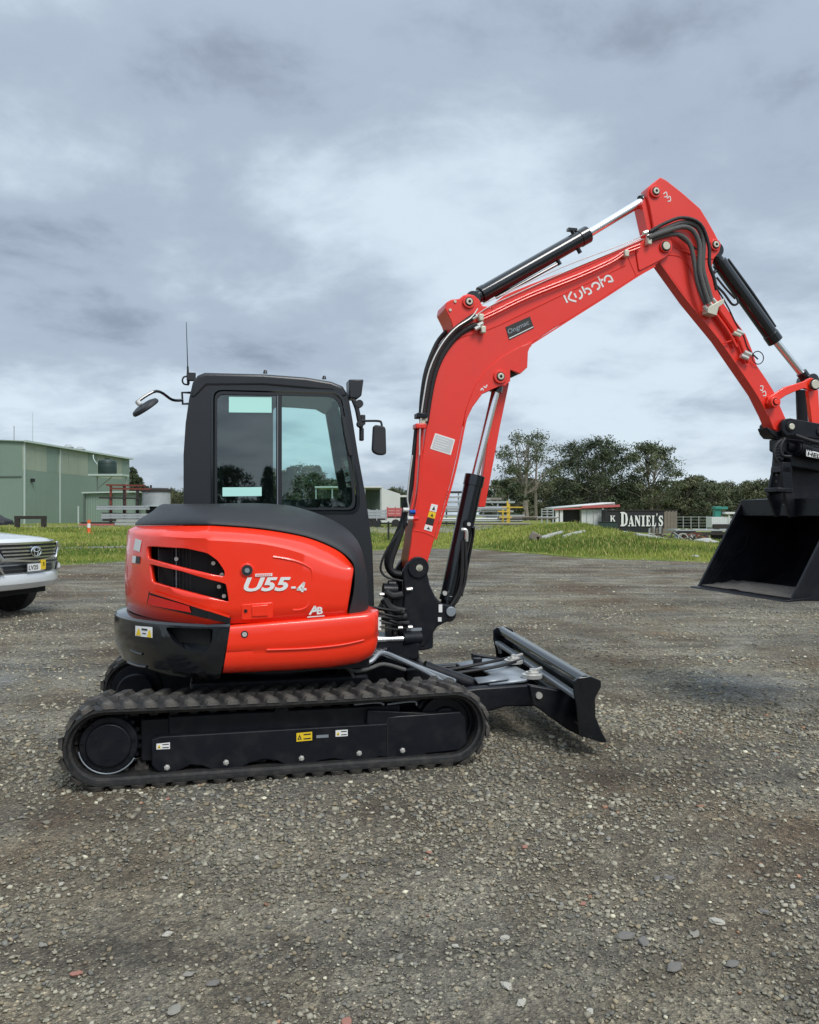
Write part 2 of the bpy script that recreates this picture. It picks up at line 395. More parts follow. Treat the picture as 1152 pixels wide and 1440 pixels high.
    for k in range(3):
        a = 2*math.pi*k/3+.5; g = G(); g.cyl((cx+.07*math.cos(a), s*.903, cz+.07*math.sin(a)), (cx+.07*math.cos(a), s*.909, cz+.07*math.sin(a)), .011, n=8); g.obj('drain_plug', 'steel_black', sp)
    g = G(); g.tube([(cx+.158*math.cos(a), s*.892, cz+.158*math.sin(a)) for a in np.linspace(R(190), R(330), 16)], .004, n=6, smooth=0); g.obj('cover_rim', 'steelgrey', sp)
    # front idler
    ix, iz = TXF-.005, TZ-.003
    g = G(); rows = []
    for (r_, yy) in ((.03, .86), (.09, .855), (.10, .84), (.145, .84), (.150, .855), (.168, .855), (.170, .82), (.150, .81), (.150, .75), (.170, .74), (.168, .70), (.03, .70)):
        rows.append([(ix+r_*math.cos(2*math.pi*k/40), s*yy, iz+r_*math.sin(2*math.pi*k/40)) for k in range(40)])
    g.grid(rows, closed=True); g.obj('idler_wheel', 'steel_black', EX)
    g = G(); g.bar((.50, s*.88, .30), (ix, s*.88, iz+.02), .03, .09); g.cyl((ix, s*.85, iz), (ix, s*.895, iz), .035, n=20); g.obj('idler_yoke', 'steel_black', EX, bevel=.006)
    g = G(); g.tube([(.62, s*.90, .375), (.78, s*.90, .385), (.80, s*.90, .36)], .006, n=6); g.tube([(.42, s*.90, .385), (.56, s*.90, .39), (.60, s*.90, .375)], .007, n=6); g.obj('grease_line', 'steelgrey', f)
    return f
fn = side_frame(-1); side_frame(1)
# stickers on the near frame
def sticker(pxs, y, mat, parent, name='sticker', t=.0016):
    return plate(name, UL(pxs, y), y-t, y, mat, parent)
YF = -.905
def warn_sticker(pxs, y, parent, base='white', tri=True, lines=2, name='warning_sticker'):
    """rectangular label: base colour, a yellow warning triangle and printed lines, as flat print 1 mm proud"""
    p = [Vector((*U(a, b, y),)) for a, b in pxs]     # 4 corners: bl, br, tr, tl
    o = plate(name, [tuple(q) for q in p], y-.0016, y, base, parent)
    def at(u, v): return tuple((p[0]*(1-u)+p[1]*u)*(1-v)+(p[3]*(1-u)+p[2]*u)*v)
    y2 = y-.0026
    if tri:
        plate('warning_triangle', [at(.06, .2), at(.34, .2), at(.20, .82)], y2, y-.0016, 'yellow' if base != 'yellow' else 'inkblack', o)
        plate('warning_figure', [at(.15, .27), at(.25, .27), at(.20, .55)], y2-.0008, y2, 'inkblack' if base != 'yellow' else 'yellow', o)
    g = 0
    for k in range(lines):
        v = .25+.5*k/max(1, lines-1) if lines > 1 else .5
        plate('printed_line', [at(.45, v-.07), at(.92, v-.07), at(.92, v+.07), at(.45, v+.07)], y2, y-.0016, 'inkblack', o)
    return o
warn_sticker([(220,1054),(239,1053),(239,1044),(220,1046)], YF, fn)
warn_sticker([(417,1043),(439,1041),(439,1029),(417,1031)], YF, fn, base='yellow')
warn_sticker([(472,1036),(489,1035),(489,1026),(472,1027)], YF, fn)
plate('serial_plate', UL([(445,1038),(462,1037),(462,1033),(445,1034)], YF), YF-.002, YF, 'steelgrey', fn)
# centre chassis, slew ring
g = G(); g.box((.02, 0, .36), (1.1, 1.1, .26)); g.box((-.2, 0, .3), (.25, 1.3, .16)); g.box((.45, 0, .3), (.25, 1.3, .16)); g.obj('centre_chassis', 'steel_black', EX, bevel=.02)
g = G(); g.cyl((0, 0, .48), (0, 0, .56), .44, n=48); g.obj('slew_ring', 'steel_black', EX, bevel=.006)
# ---------------- dozer blade
YB = -.98
end_px = [(808,958),(814,953),(831,951),(845,957),(845,966),(837,982),(838,1009),(846,1028),(854,1044),(847,1045),(831,1040),(817,1035),(812,994),(808,975)]
ep = UL(end_px, YB)
blade = empty('dozer_blade'); blade.parent = EX
for ys in (-.98, .96): plate('end_plate', ep, ys, ys+.02, 'gloss_black', blade, bevel=.004)
front = UL([(845,960),(843,968),(835,982),(836,1009),(844,1028),(853,1043)], YB)
bk = [(x-.018, z) for x, z in front]
plate('mouldboard', front+bk[::-1], -.96, .96, 'gloss_black', blade)
tb = U(821, 959, YB)
g = G(); g.cyl((tb[0]+.015, -.965, tb[1]-.004), (tb[0]+.015, .965, tb[1]-.004), .040, n=28); g.obj('top_tube', 'gloss_black', blade)
g = G(); g.cyl((tb[0]+.012, -.985, tb[1]-.025), (tb[0]+.012, -.975, tb[1]-.025), .034, n=24); g.obj('tube_end_ring', 'gloss_black', blade)
lb = U(811, 975, YB)
g = G(); g.bar((lb[0]+.02, -.95, lb[1]-.03), (lb[0]+.02, .95, lb[1]-.03), .05, .030, up=(0, 0, 1)); g.obj('rear_rail', 'steelgrey', blade, bevel=.008)
g = G(); g.bar((lb[0]+.10, -.95, lb[1]-.22), (lb[0]+.10, .95, lb[1]-.22), .10, .02, up=(0, 0, 1)); g.obj('lower_rail', 'gloss_black', blade)
for sy in (-.95, .95):
    g = G(); g.tube([(lb[0]+.01, sy, lb[1]-.03), (lb[0]+.03, sy-.01, lb[1]-.07), (lb[0]+.045, sy, lb[1]-.12)], .014, n=8); g.obj('stop_lug', 'steelgrey', blade)
# the blade stands angled forward and a touch up at its far end
pv = Vector((tb[0], -.98, tb[1]))
blade.matrix_local = Matrix.Translation(pv) @ Matrix.Rotation(R(-3.8), 4, 'Z') @ Matrix.Rotation(R(1.4), 4, 'X') @ Matrix.Translation(-pv)
# push arms
arm_near = UL([(640,965),(690,961),(744,958),(760,966),(808,974),(812,990),(812,1030),(800,1026),(775,1008),(750,993),(711,992),(686,999),(650,1002)], -.62)
pa = None
def push_arm(y0):
    prof = [(x, z) for x, z in UL([(610,975),(670,967),(744,962),(756,978),(750,993),(711,993),(686,1000),(610,1010)], -.45)]
    return plate('push_arm', prof, y0, y0+.09, 'steel_black', EX, bevel=.012)
push_arm(-.47); push_arm(.38)
br = UL([(742,962),(790,970),(815,976),(818,1036),(792,1022),(762,1000),(747,990)], -.62)
g1 = plate('blade_bracket', br, -.66, -.60, 'steel_black', EX, bevel=.008)
plate('blade_bracket', br, .60, .66, 'steel_black', EX, bevel=.008)
x, z = U(758, 978, -.665); g = G(); g.cyl((x, -.675, z), (x, -.655, z), .022, n=16); g.obj('pivot_bolt', 'zinc', g1)
zt = .365
g = G()
g.add([(1.42, -.42, zt), (1.66, -.44, zt+.02), (1.78, -.34, zt+.02), (1.78, .30, zt+.02), (1.66, .42, zt+.02), (1.42, .40, zt), (1.42, .22, zt), (1.52, .14, zt+.01), (1.52, -.16, zt+.01), (1.42, -.22, zt)], [(0, 1, 2, 8, 9), (2, 3, 7, 8), (3, 4, 5, 6, 7)])
tp = g.obj('arm_top_plate', 'steelgrey', EX); s_ = tp.modifiers.new('thick', 'SOLIDIFY'); s_.thickness = .016  # grey colour here stands in for sky reflected on the plate
for (x, y, zz) in ((1.74, -.38, .435), (1.78, .10, .45)):
    g = G(); g.cyl((x, y, zz-.05), (x, y, zz-.025), .07, n=24); g.cyl((x, y, zz-.03), (x, y, zz-.01), .045, n=24); g.cyl((x, y, zz-.01), (x, y, zz+.012), .018, n=8); g.tube([(x-.03, y-.02, zz-.005), (x+.03, y+.02, zz-.005), (x+.09, y+.06, zz+.0)], .012, n=8); g.obj('swivel_cap', 'zinc', EX)
g = G(); g.tube([(1.1, -.05, .36), (1.35, -.1, .39), (1.6, -.06, .41), (1.72, .0, .42), (1.85, .1, .42)], .012, n=8); g.tube([(1.1, .05, .36), (1.42, .05, .40), (1.66, .12, .42), (1.86, .3, .41)], .012, n=8); g.obj('blade_hose', 'hose', EX)
g = G(); g.box((1.53, .2, zt+.04), (.06, .05, .05)); g.obj('hose_clamp_block', 'steel_black', tp, bevel=.005)
g = G(); g.add([(1.34, -.42, zt+.0), (1.56, -.42, zt+.02), (1.56, -.35, zt+.03), (1.34, -.33, zt+.02)], [(0, 1, 2, 3)]); o = g.obj('arm_gusset', 'steelgrey', EX); s_ = o.modifiers.new('thick', 'SOLIDIFY'); s_.thickness = .01
# blade lift cylinder and hard lines under the house
g = G(); g.cyl(U3(533, 914, -.30), U3(600, 940, -.30), .018, n=14); g.cyl(U3(596, 938, -.30), U3(700, 975, -.30), .045, n=20); g.obj('blade_cylinder', 'steel_black', EX)
g = G(); g.tube([U3(505, 935, -.55), U3(522, 930, -.55), U3(536, 918, -.5), U3(560, 926, -.45), U3(590, 940, -.45), U3(625, 960, -.42)], .016, n=8); g.obj('chassis_hose', 'steelgrey', EX)
g = G(); g.tube([U3(486, 938, -.62), U3(500, 944, -.62), U3(520, 940, -.60), U3(540, 934, -.55), U3(570, 942, -.5)], .012, n=8); g.tube([U3(480, 936, -.6), U3(492, 944, -.6), U3(498, 953, -.6)], .009, n=6); g.obj('chassis_hose', 'hose_grey', EX)
g = G(); g.bar(U3(536, 918, -.4), U3(640, 958, -.4), .05, .03); g.obj('hose_guard', 'steelgrey', EX, bevel=.006)

# ---------------- house: counterweight, fender, engine cover, hood
def plan_curve(Rr, ys, x0=None, x1=.6, n=40, far=True):
    """from the far side round the rear to the near side"""
    k = 70.0; out = []
    ths = np.linspace(R(100), R(180), 12) if far else [R(180)]
    def yc(x):
        c = math.sqrt(max(Rr*Rr-x*x, 0)) if x < 0 else Rr
        return -math.log(math.exp(-c*k)+math.exp(-ys*k))/k if c > .05 else c
    xs = -Rr*np.cos(np.linspace(0, R(88), n)); xs = [x for x in xs if x < x1]
    near = [(x, -max(0, yc(x))) for x in xs]; near[0] = (-Rr, 0)
    fr = [(x, -y) for x, y in near[1:]][::-1] if far else []
    return fr+near
def surf_hit(px, py, Rr, ys):
    pts = plan_curve(Rr, ys, x1=.05, n=160, far=False)+[(x_, -ys) for x_ in np.linspace(.06, .8, 30)]
    pr = [proj(x, y, 1.0)[0] for x, y in pts]; i0 = int(np.argmin(pr)); pr = pr[i0:]; pts = pts[i0:]
    x = float(np.interp(px, pr, [p[0] for p in pts])); y = float(np.interp(px, pr, [p[1] for p in pts]))
    Y = OY+x*DY+y*DX; return Vector((x, y, CAMH-(py-HY)/FPX*Y))

from mathutils.bvhtree import BVHTree
def skin(o): return BVHTree.FromPolygons([v.co for v in o.data.vertices], [tuple(p.vertices) for p in o.data.polygons])
CAML = Vector((CLX, CLY, CAMH))
def skin_hit(bvh, px, py, off=0.0):
    """point of a body's skin seen at a pixel, lifted off it by off"""
    a = (px-CX)/FPX; b = -(py-HY)/FPX; d = Vector((a*DX+DY, -a*DY+DX, b)).normalized()
    loc, nor, _, _ = bvh.ray_cast(CAML, d)
    if loc is None: return None
    if nor.dot(d) > 0: nor = -nor
    return loc+nor*off
def skin_patch(bvh, pxs, off, nu, mat, name, parent, nv=2):
    """quad label lying on the skin: pxs = bl, br, tr, tl"""
    g = G(); rows = []
    for j in range(nv):
        row = []; v_ = j/(nv-1)
        for i in range(nu+1):
            u = i/nu; a = Vector(pxs[0])*(1-u)+Vector(pxs[1])*u; b = Vector(pxs[3])*(1-u)+Vector(pxs[2])*u; q = a*(1-v_)+b*v_
            p = skin_hit(bvh, q.x, q.y, off); row.append(p if p is not None else row[-1])
        rows.append(row)
    g.grid(rows); return g.obj(name, mat, parent)
def surf_patch(pxs, Rr, ys, off, nu, mat, name, parent):
    """quad label wrapped on the curved side: pxs = bl, br, tr, tl"""
    g = G(); rows = []
    for j in range(2):
        row = []
        for i in range(nu+1):
            u = i/nu; a = Vector(pxs[0])*(1-u)+Vector(pxs[1])*u; b = Vector(pxs[3])*(1-u)+Vector(pxs[2])*u; q = a*(1-j)+b*j
            row.append(surf_hit(q.x, q.y, Rr+off, ys+off))
        rows.append(row)
    g.grid(rows); return g.obj(name, mat, parent)
# counterweight: closed cross-section swept round the rear
def sweep(levels, x1, name, mat, parent, close_in, endslant=0):
    """levels: list of (z, R, ys); close_in: same list for the inner wall"""
    g = G(); rings = []
    for (z, Rr, ys) in levels+close_in[::-1]:
        c = plan_curve(Rr, ys, x1=x1, n=48)
        # extend to x1 exactly
        xx = x1+endslant*(.88-z)*-1
        c = [p for p in c if p[0] < xx-.01]
        c = [(xx, -c[0][1])] * 0+c
        c = [(xx, ys if True else 0)]*0+c
        c = [(xx, -c[-1][1])]+c+[(xx, c[-1][1])] if True else c
        # resample to a fixed count by arc length
        P_ = np.array(c); d = np.r_[0, np.cumsum(np.hypot(*np.diff(P_, axis=0).T))]; t = np.linspace(0, d[-1], 80)
        rings.append([(float(np.interp(q, d, P_[:, 0])), float(np.interp(q, d, P_[:, 1])), z) for q in t])
    rows = list(map(list, zip(*rings)))          # rows along the path, each a closed section
    g.grid(rows, closed=True); n = len(rows[0])
    g.f.append(tuple(range(n))); g.f.append(tuple(reversed(range(len(g.v)-n, len(g.v)))))
    return g.obj(name, mat, parent, smooth=32)
cw = sweep([(.545, .86, .84), (.56, .93, .89), (.60, .985, .93), (.70, 1.022, .95), (.80, 1.03, .955), (.872, 1.022, .95), (.885, 1.01, .94), (.905, .93, .88)], -.295, 'counterweight', 'gloss_black', EX,
           [(.60, .5, .45), (.90, .5, .45)], endslant=.18)
# recesses cut into it
def in_poly(p, poly):
    c = False; n = len(poly)
    for i in range(n):
        x1, y1 = poly[i]; x2, y2 = poly[i-1]
        if (y1 > p[1]) != (y2 > p[1]) and p[0] < (x2-x1)*(p[1]-y1)/(y2-y1)+x1: c = not c
    return c
def cut_region(o, pxs, bvh, rnd, depth=None, ymax=-.55):
    """slice the skin along a rounded outline and open it, or press it in by depth"""
    pts = [skin_hit(bvh, a, b) for a, b in pxs]; poly = round_poly([(p.x, p.z) for p in pts], rnd, 3)
    x0, x1 = min(p[0] for p in poly), max(p[0] for p in poly); z0, z1 = min(p[1] for p in poly), max(p[1] for p in poly)
    bm = bmesh.new(); bm.from_mesh(o.data)
    for i in range(len(poly)):
        a, b = poly[i-1], poly[i]
        if math.hypot(a[0]-b[0], a[1]-b[1]) < 1e-4: continue
        fs = [f for f in bm.faces if f.calc_center_median().y < ymax and min(v.co.x for v in f.verts) < x1+.01 and max(v.co.x for v in f.verts) > x0-.01 and min(v.co.z for v in f.verts) < z1+.01 and max(v.co.z for v in f.verts) > z0-.01]
        geom = fs+list({e for f in fs for e in f.edges})+list({v for f in fs for v in f.verts})
        bmesh.ops.bisect_plane(bm, geom=geom, plane_co=(a[0], 0, a[1]), plane_no=(b[1]-a[1], 0, a[0]-b[0]), dist=1e-6)
    ins = [f for f in bm.faces if f.calc_center_median().y < ymax and in_poly((f.calc_center_median().x, f.calc_center_median().z), poly)]
    if depth is None: bmesh.ops.delete(bm, geom=ins, context='FACES')
    else:
        r_ = bmesh.ops.extrude_face_region(bm, geom=ins); bmesh.ops.delete(bm, geom=ins, context='FACES')
        for v in r_['geom']:
            if isinstance(v, bmesh.types.BMVert): v.co.y += depth; v.co.x += depth*.3
    bm.to_mesh(o.data); bm.free(); o.data.shade_smooth(); o.data.set_sharp_from_angle(angle=R(30))
scw = skin(cw)
cut_region(cw, [(232,882),(300,884),(298,902),(290,917),(262,914),(244,902)], scw, .02, depth=.07)
surf_patch([(236,903),(296,905),(296,884),(234,883)], .97, .90, .0, 8, 'dark', 'recess_shade_patch', cw)  # dark sheet laid in the recess, its colour stands in for shade
g = G(); 
for k in range(4):
    p = surf_hit(258+k*9, 893+k*1, .95, .87); g.bar(p+Vector((-.03, .03, 0)), p+Vector((.05, .03, .0)), .02, .012)
g.obj('recess_latch', 'plastic_black', cw)
p = surf_hit(195, 925, 1.0, .93)
g = G(); g.tube([surf_hit(180, 931, .99, .94), surf_hit(193, 936, .99, .94), surf_hit(206, 938, .99, .94)], .008, n=8); g.tube([surf_hit(184, 914, 1.02, .95), surf_hit(192, 918, 1.02, .95), surf_hit(200, 920, 1.02, .95)], .007, n=8); g.obj('tie_down_lip', 'gloss_black', cw)
st = skin_patch(scw, [(191,894),(215,897),(215,882),(191,880)], .003, 8, 'white', 'warning_sticker', cw)
skin_patch(scw, [(192,893),(199,894),(197,884.5),(195,884)], .0045, 2, 'yellow', 'warning_triangle', st)
skin_patch(scw, [(207.5,895.5),(214,896.5),(212,886.5),(210,886)], .0045, 2, 'yellow', 'warning_triangle', st)
skin_patch(scw, [(200,886),(208,887),(208,884.5),(200,883.5)], .0045, 3, 'inkblack', 'printed_line', st)
skin_patch(scw, [(201,891),(206,892),(206,890.5),(201,889.5)], .0045, 3, 'inkblack', 'printed_line', st)
# reflector with its dark surround on the counterweight's shoulder

# lower fender (right front), swept in x with a bulged face
def fender():
    g = G(); rows = []
    x0, xb = U(324, 880, -.95)[0], U(313, 949, -.95)[0]
    x1 = U(537, 870, -.95)[0]
    bx = [U(*p, -.93) for p in ((313,949),(358,947),(420,944),(472,940),(507,934),(528,924),(537,907))]
    tx = [U(*p, -.95) for p in ((324,880),(430,871),(537,861))]
    N_ = 40
    for i in range(N_+1):
        u = i/N_; x = x0+(x1-x0)*u
        zt_ = np.interp(x, [p[0] for p in tx], [p[1] for p in tx])
        zb_ = np.interp(x, [p[0] for p in bx], [p[1] for p in bx])
        # rounding at the front corner in plan
        yo = -.955
        d = x1-x
        if d < .10: yo = -.955+.10-math.sqrt(max(0, .10**2-(.10-d)**2))
        sec = []
        h = zt_-zb_
        for (dy, v) in ((.030, 1.0), (.012, .985), (.004, .95), (0, .88), (-.004, .62), (-.002, .50), (.006, .46), (.004, .38), (.008, .22), (.03, .08), (.07, .0), (.22, -.02)):
            xx = x + (xb-x0)*(1-v)*(1-u)
            sec.append((xx, yo+dy, zb_+h*v))
        sec += [(x, yo+.35, zb_), (x, yo+.35, zt_-.01)]
        rows.append(sec)
    g.grid(rows, closed=True); n = len(rows[0]); g.f.append(tuple(range(n))); g.f.append(tuple(reversed(range(len(g.v)-n, len(g.v)))))
    return g.obj('lower_side_panel', 'red', EX, smooth=40)
fd = fender()
x, z = U(344, 892, -.957); g = G(); g.cyl((x, -.953, z), (x, -.963, z), .014, n=16); g.obj('panel_bolt', 'zinc', fd)
g = G(); g.cyl((x, -.950, z), (x, -.960, z), .020, n=20); g.obj('bolt_recess', 'dark', fd)
warn_sticker([(532,886),(536,886),(536,868),(532,868)], -.962, fd, tri=False)
g = G(); g.tube([U3(375, 914, -.957), U3(430, 912, -.958), U3(480, 907, -.958), U3(512, 900, -.953)], .006, n=8); g.obj('pressed_ridge', 'red', fd)

# engine cover (red side shell) and hood, from shared rings
def ring(Rr, ys, zr, pts, y=None, nr=28, nf=44):
    """plan arc round the rear, then points taken on plane y=-ys"""
    fr = [U3(a, b, -ys) for a, b in pts]
    xs = fr[0].x
    c = [p for p in plan_curve(Rr, ys, x1=xs-.02, n=60)]
    P_ = np.array(c); d = np.r_[0, np.cumsum(np.hypot(*np.diff(P_, axis=0).T))]
    mid = d[int(np.argmin(P_[:, 0]))]
    t = np.linspace(mid-.95*Rr, d[-1], nr); arc = []
    for q in t:
        x = float(np.interp(q, d, P_[:, 0])); yv = float(np.interp(q, d, P_[:, 1]))
        s_ = max(0, (q-mid)/(d[-1]-mid)); s_ = s_*s_*(3-2*s_)
        arc.append([x, yv, zr*(1-s_)+fr[0].z*s_, s_])
    dy_ = fr[0].y-arc[-1][1]; arc = [Vector((a_[0], a_[1]+dy_*a_[3], a_[2])) for a_ in arc]
    fr = crom(fr, 8); Q = np.array([tuple(p) for p in fr]); d = np.r_[0, np.cumsum(np.linalg.norm(np.diff(Q, axis=0), axis=1))]
    t = np.linspace(0, d[-1], nf)
    return arc+[Vector([float(np.interp(q, d, Q[:, k])) for k in range(3)]) for q in t]
redend = None
r_bot = ring(.955, .92, .915, [(300,878),(380,874.5),(440,870),(487,866)])
r_mid = ring(.962, .928, 1.12, [(300,830),(380,829),(440,826),(493,830)])
r_cre = ring(.945, .92, 1.395, [(299,760),(368,765),(420,777),(455,793),(480,801),(497,803)])
r_cr2 = ring(.938, .912, 1.41, [(299,757),(368,762),(420,774),(456,789),(481,797),(497,799)])
r_top = ring(.90, .86, 1.432, [(300,739.5),(350,743),(390,748),(430,756),(460,767),(480,778),(492,790),(497,797)])
g = G(); rows = [r_bot, [a.lerp(b, .5) for a, b in zip(r_bot, r_mid)], r_mid, [a.lerp(b, .5) for a, b in zip(r_mid, r_cre)], r_cre, r_cr2, r_top]
g.grid(rows); ec = g.obj('engine_cover', 'red', EX, smooth=25)
s_ = ec.modifiers.new('thick', 'SOLIDIFY'); s_.thickness = .028; s_.offset = -1 
def orient_check(o):
    # normals must point outward (towards -y on the near side)
    me = o.data; a = sum(p.normal.y*p.area for p in me.polygons if p.center.y < -.8)
    if a > 0:
        bm = bmesh.new(); bm.from_mesh(me); bmesh.ops.reverse_faces(bm, faces=bm.faces); bm.to_mesh(me); bm.free(); me.set_sharp_from_angle(angle=R(25))
orient_check(ec)
sec = skin(ec)
skin_patch(sec, [(208,850),(323,877),(325,868),(211,831)], .008, 24, 'gloss_black', 'reflector_housing', ec, 5)
skin_patch(sec, [(210,850),(271,861),(268,852),(213,836)], .014, 16, 'reflector', 'red_reflector', ec, 4)
skin_patch(sec, [(213,833),(323,868.5),(323,865),(214,829)], .013, 20, 'red', 'housing_lip', ec, 2)
cut_region(ec, [(207,768),(262,771),(292,778),(306,788),(316,803),(316,811),(290,806),(207,785)], sec, .012)
cut_region(ec, [(210,793),(255,803),(318,821),(322,847),(300,841),(213,818)], sec, .012)
# dark radiator screen behind the openings: solid back wall plus horizontal and vertical slats
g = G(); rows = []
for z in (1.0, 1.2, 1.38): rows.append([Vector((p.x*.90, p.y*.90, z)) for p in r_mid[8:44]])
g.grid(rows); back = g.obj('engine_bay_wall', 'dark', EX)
for k in range(22):
    px = 213+k*5; a = surf_hit(px, 776, .905, .875); b = surf_hit(px, 845, .905, .875)
    g = G(); g.cyl((a.x, a.y, 1.04), (a.x, a.y, 1.35), .0035, n=5, caps=False); g.obj('screen_bar', 'steelgrey' if k % 5 == 2 else 'plastic_black', back)
for k in range(9):
    z = 1.06+k*.033; g = G(); g.tube([Vector((surf_hit(px, 800, .900, .870).x, surf_hit(px, 800, .900, .870).y, z)) for px in range(207, 325, 9)], .003, n=5, smooth=0); g.obj('screen_bar', 'plastic_black', back)
for k, (px, py) in enumerate(((300,792),(312,808),(308,825),(315,838),(232,782),(248,786))):
    p = surf_hit(px, py, .92, .89); g = G(); g.cyl(p, p+Vector((0, -.01, 0)), .012, n=8); g.obj('screen_clip', 'zinc', back)
# hood over the engine and tank (textured black)
r_h0 = ring(.898, .858, 1.436, [(300,738.5),(350,742),(390,747),(430,755),(460,766),(480,777),(493,788),(498,797),(497,830),(488,866)])
r_h1 = ring(.885, .840, 1.463, [(300,731.5),(350,735),(390,739.5),(430,747.5),(462,758),(484,769),(497,781),(504,800),(506,830),(505,866)])
r_h2 = ring(.85, .79, 1.487, [(300,724),(350,726.5),(392,731),(432,739),(466,750),(490,764),(504,779),(511,802),(514,830),(515,866)])
r_h3 = ring(.78, .60, 1.525, [(300,714),(350,713.5),(392,716),(428,722),(464,734),(490,750),(506,770),(514,800),(517,830),(518,866)])
r_h4 = ring(.76, .35, 1.56, [(300,709.5),(350,708.5),(395,710.5),(425,716),(462,729),(490,746),(506,768),(514,800),(517,830),(518,866)])
r_h5 = ring(.72, .09, 1.575, [(300,709),(350,708),(395,710),(425,716),(462,729),(490,746),(506,768),(513,800),(516,830),(517,866)])
g = G(); g.grid([r_h0, r_h1, r_h2, r_h3, r_h4, r_h5]); hood = g.obj('hood', 'plastic_black', EX, smooth=50)
s_ = hood.modifiers.new('thick', 'SOLIDIFY'); s_.thickness = .008; s_.offset = 0
sub = hood.modifiers.new('sub', 'SUBSURF'); sub.levels = 1; sub.render_levels = 1
# deck that closes the house from below and behind the blade pivots
g = G(); g.cyl((0, 0, .57), (0, 0, .61), .80, n=48); g.box((.22, -.1, .61), (.62, 1.4, .06)); g.obj('swing_deck', 'steel_black', EX)
g = G(); g.box((.1, -.35, .80), (.55, .9, .35)); g.box((-.5, -.2, 1.05), (.4, .9, .5)); g.obj('engine_block', 'dark', EX)
# details on the red cover
x, z = U(347.5, 802, -.93)
o_ = .9275
g = G(); g.cyl((x, -o_+.004, z), (x, -o_-.006, z), .040, n=32); g.obj('lock_surround', 'red', ec, bevel=.004)
g = G(); g.cyl((x, -o_-.004, z), (x, -o_-.010, z), .031, n=32); lk = g.obj('lock_grommet', 'plastic_black', ec)
g = G(); g.cyl((x, -o_-.004, z), (x, -o_-.016, z), .014, n=20); g.obj('lock_barrel', 'steelgrey', lk)
hd = plate('latch_recess', round_poly(UL([(340,872),(384,869),(384,847),(340,850)], -o_), .012), -o_-.003, -o_+.01, 'red', ec, bevel=.003)
plate('latch_handle', round_poly(UL([(354,867),(377,866),(377,850),(354,852)], -o_), .006), -o_-.012, -o_, 'red', hd, bevel=.004)
x, z = U(345.5, 859, -o_); g = G(); g.cyl((x, -o_-.002, z), (x, -o_-.008, z), .010, n=16); g.obj('keyhole', 'dark', hd)
# shallow raised contour on the side
g = G(); g.tube([U3(384,783,-o_+.0078), U3(412,788,-o_+.0078), U3(432,796,-o_+.0078), U3(439,805,-o_+.0078), U3(438,830,-o_+.0078), U3(434,850,-o_+.0078), U3(424,857,-o_+.0078), U3(412,858,-o_+.0078)], .0085, n=8); ct = g.obj('pressed_contour', 'red', ec)
def on_plane(me, px0, px1, y, name, mat, parent, height_px=None):
    """place lettering so its baseline runs from pixel px0 towards px1 on plane y, scaled to that length"""
    a = U3(*px0, y); b = U3(*px1, y); u = (b-a); L_ = u.length; u.normalize()
    xs = [v.co.x for v in me.vertices]; wdt = max(xs)-min(xs); x0 = min(xs); ys_ = [v.co.y for v in me.vertices]; hh = max(ys_)-min(ys_); y0_ = min(ys_)
    sx = L_/wdt; sy = sx if height_px is None else height_px/hh
    up = Vector((-u.z, 0, u.x)); Z = Vector((0, -1, 0))
    for v in me.vertices:
        q = a+u*((v.co.x-x0)*sx)+up*((v.co.y-y0_)*sy)+Z*v.co.z; v.co = q
    return link(name, me, mat, parent)
on_plane(text_mesh('U55', 1, .0015, .28, .035), (343, 832), (409, 831), -.931, 'model_lettering', 'white', ec, .080)
strokes([[(409.5,826.3),(416,826.1)]], .012, -.931, 'model_lettering', 'white', ec)
strokes([[(431,828.6),(417.5,828.9)], [(418.3,829.2),(428.2,819.2)], [(427.8,818.6),(424.8,832.6)]], .013, -.931, 'model_lettering', 'white', ec)
plate('badge', UL([(359,811),(383,810),(383,806),(359,807)], -.930), -.932, -.930, 'white', ec)
strokes([[(361+2.6*k,809.6-.1*k),(362.6+2.6*k,808.0-.1*k)] for k in range(8)], .004, -.9322, 'badge_lettering', 'red', ec)
strokes([[(810,650),(868,555)],[(868,555),(880,600)],[(835,612),(905,600)]], .011, -.930, 'dealer_logo', 'white', ec, 7.68, (330, 780))
on_plane(text_mesh('B', 1, .0015, .1, .03), (445.5, 864), (454, 863.5), -.930, 'dealer_logo', 'white', ec, .042)
strokes([[(785,675),(970,660)]], .006, -.930, 'dealer_logo', 'white', ec, 7.68, (330, 780))
skin_patch(sec, [(188,773),(197,776),(200,760),(191,757)], .003, 4, 'white', 'notice_sticker', ec)
skin_patch(sec, [(186,791),(191,792),(192,782),(187,781)], .003, 2, 'white', 'notice_sticker', ec)
skin_patch(sec, [(191,792),(197,793),(198,783),(192,782)], .003, 2, 'inkblack', 'notice_sticker', ec)

# ---------------- cab
YC = -.07; YC2 = .92
sil = [(258,866),(258,770),(258,640),(261,595),(266,560),(271,538),(278,528),(288,524),(370,526),(430,530.5),(466,536.5),(482,543),(490,556),(496,590),(504,640),(515,700),(524,770),(527,866)]
outer = UL(sil, YC)
win = round_poly(UL([(299,547),(481,551),(503,690),(503,720),(395,720),(299,720)], YC), [.06, .09, .05, .06, .01, .03])
side = plate('cab_side_frame', outer, YC, YC+.05, 'cab_black', EX, holes=[win], bevel=.006)
farwin = round_poly(UL([(384,571),(471,575),(484,610),(491,650),(493,700),(384,704)], .87), .05)
fs = plate('cab_door_frame', outer, YC2-.05, YC2, 'cab_black', EX, holes=[farwin])
roof_out = UL(sil[4:13], YC); roof_in = [(x+(.05 if x < 0 else -.05), z-.07) for x, z in roof_out]
roofp = UL([(266,560),(271,538),(278,528),(288,524),(370,526),(430,530.5),(466,536.5),(482,543),(490,556)], YC)
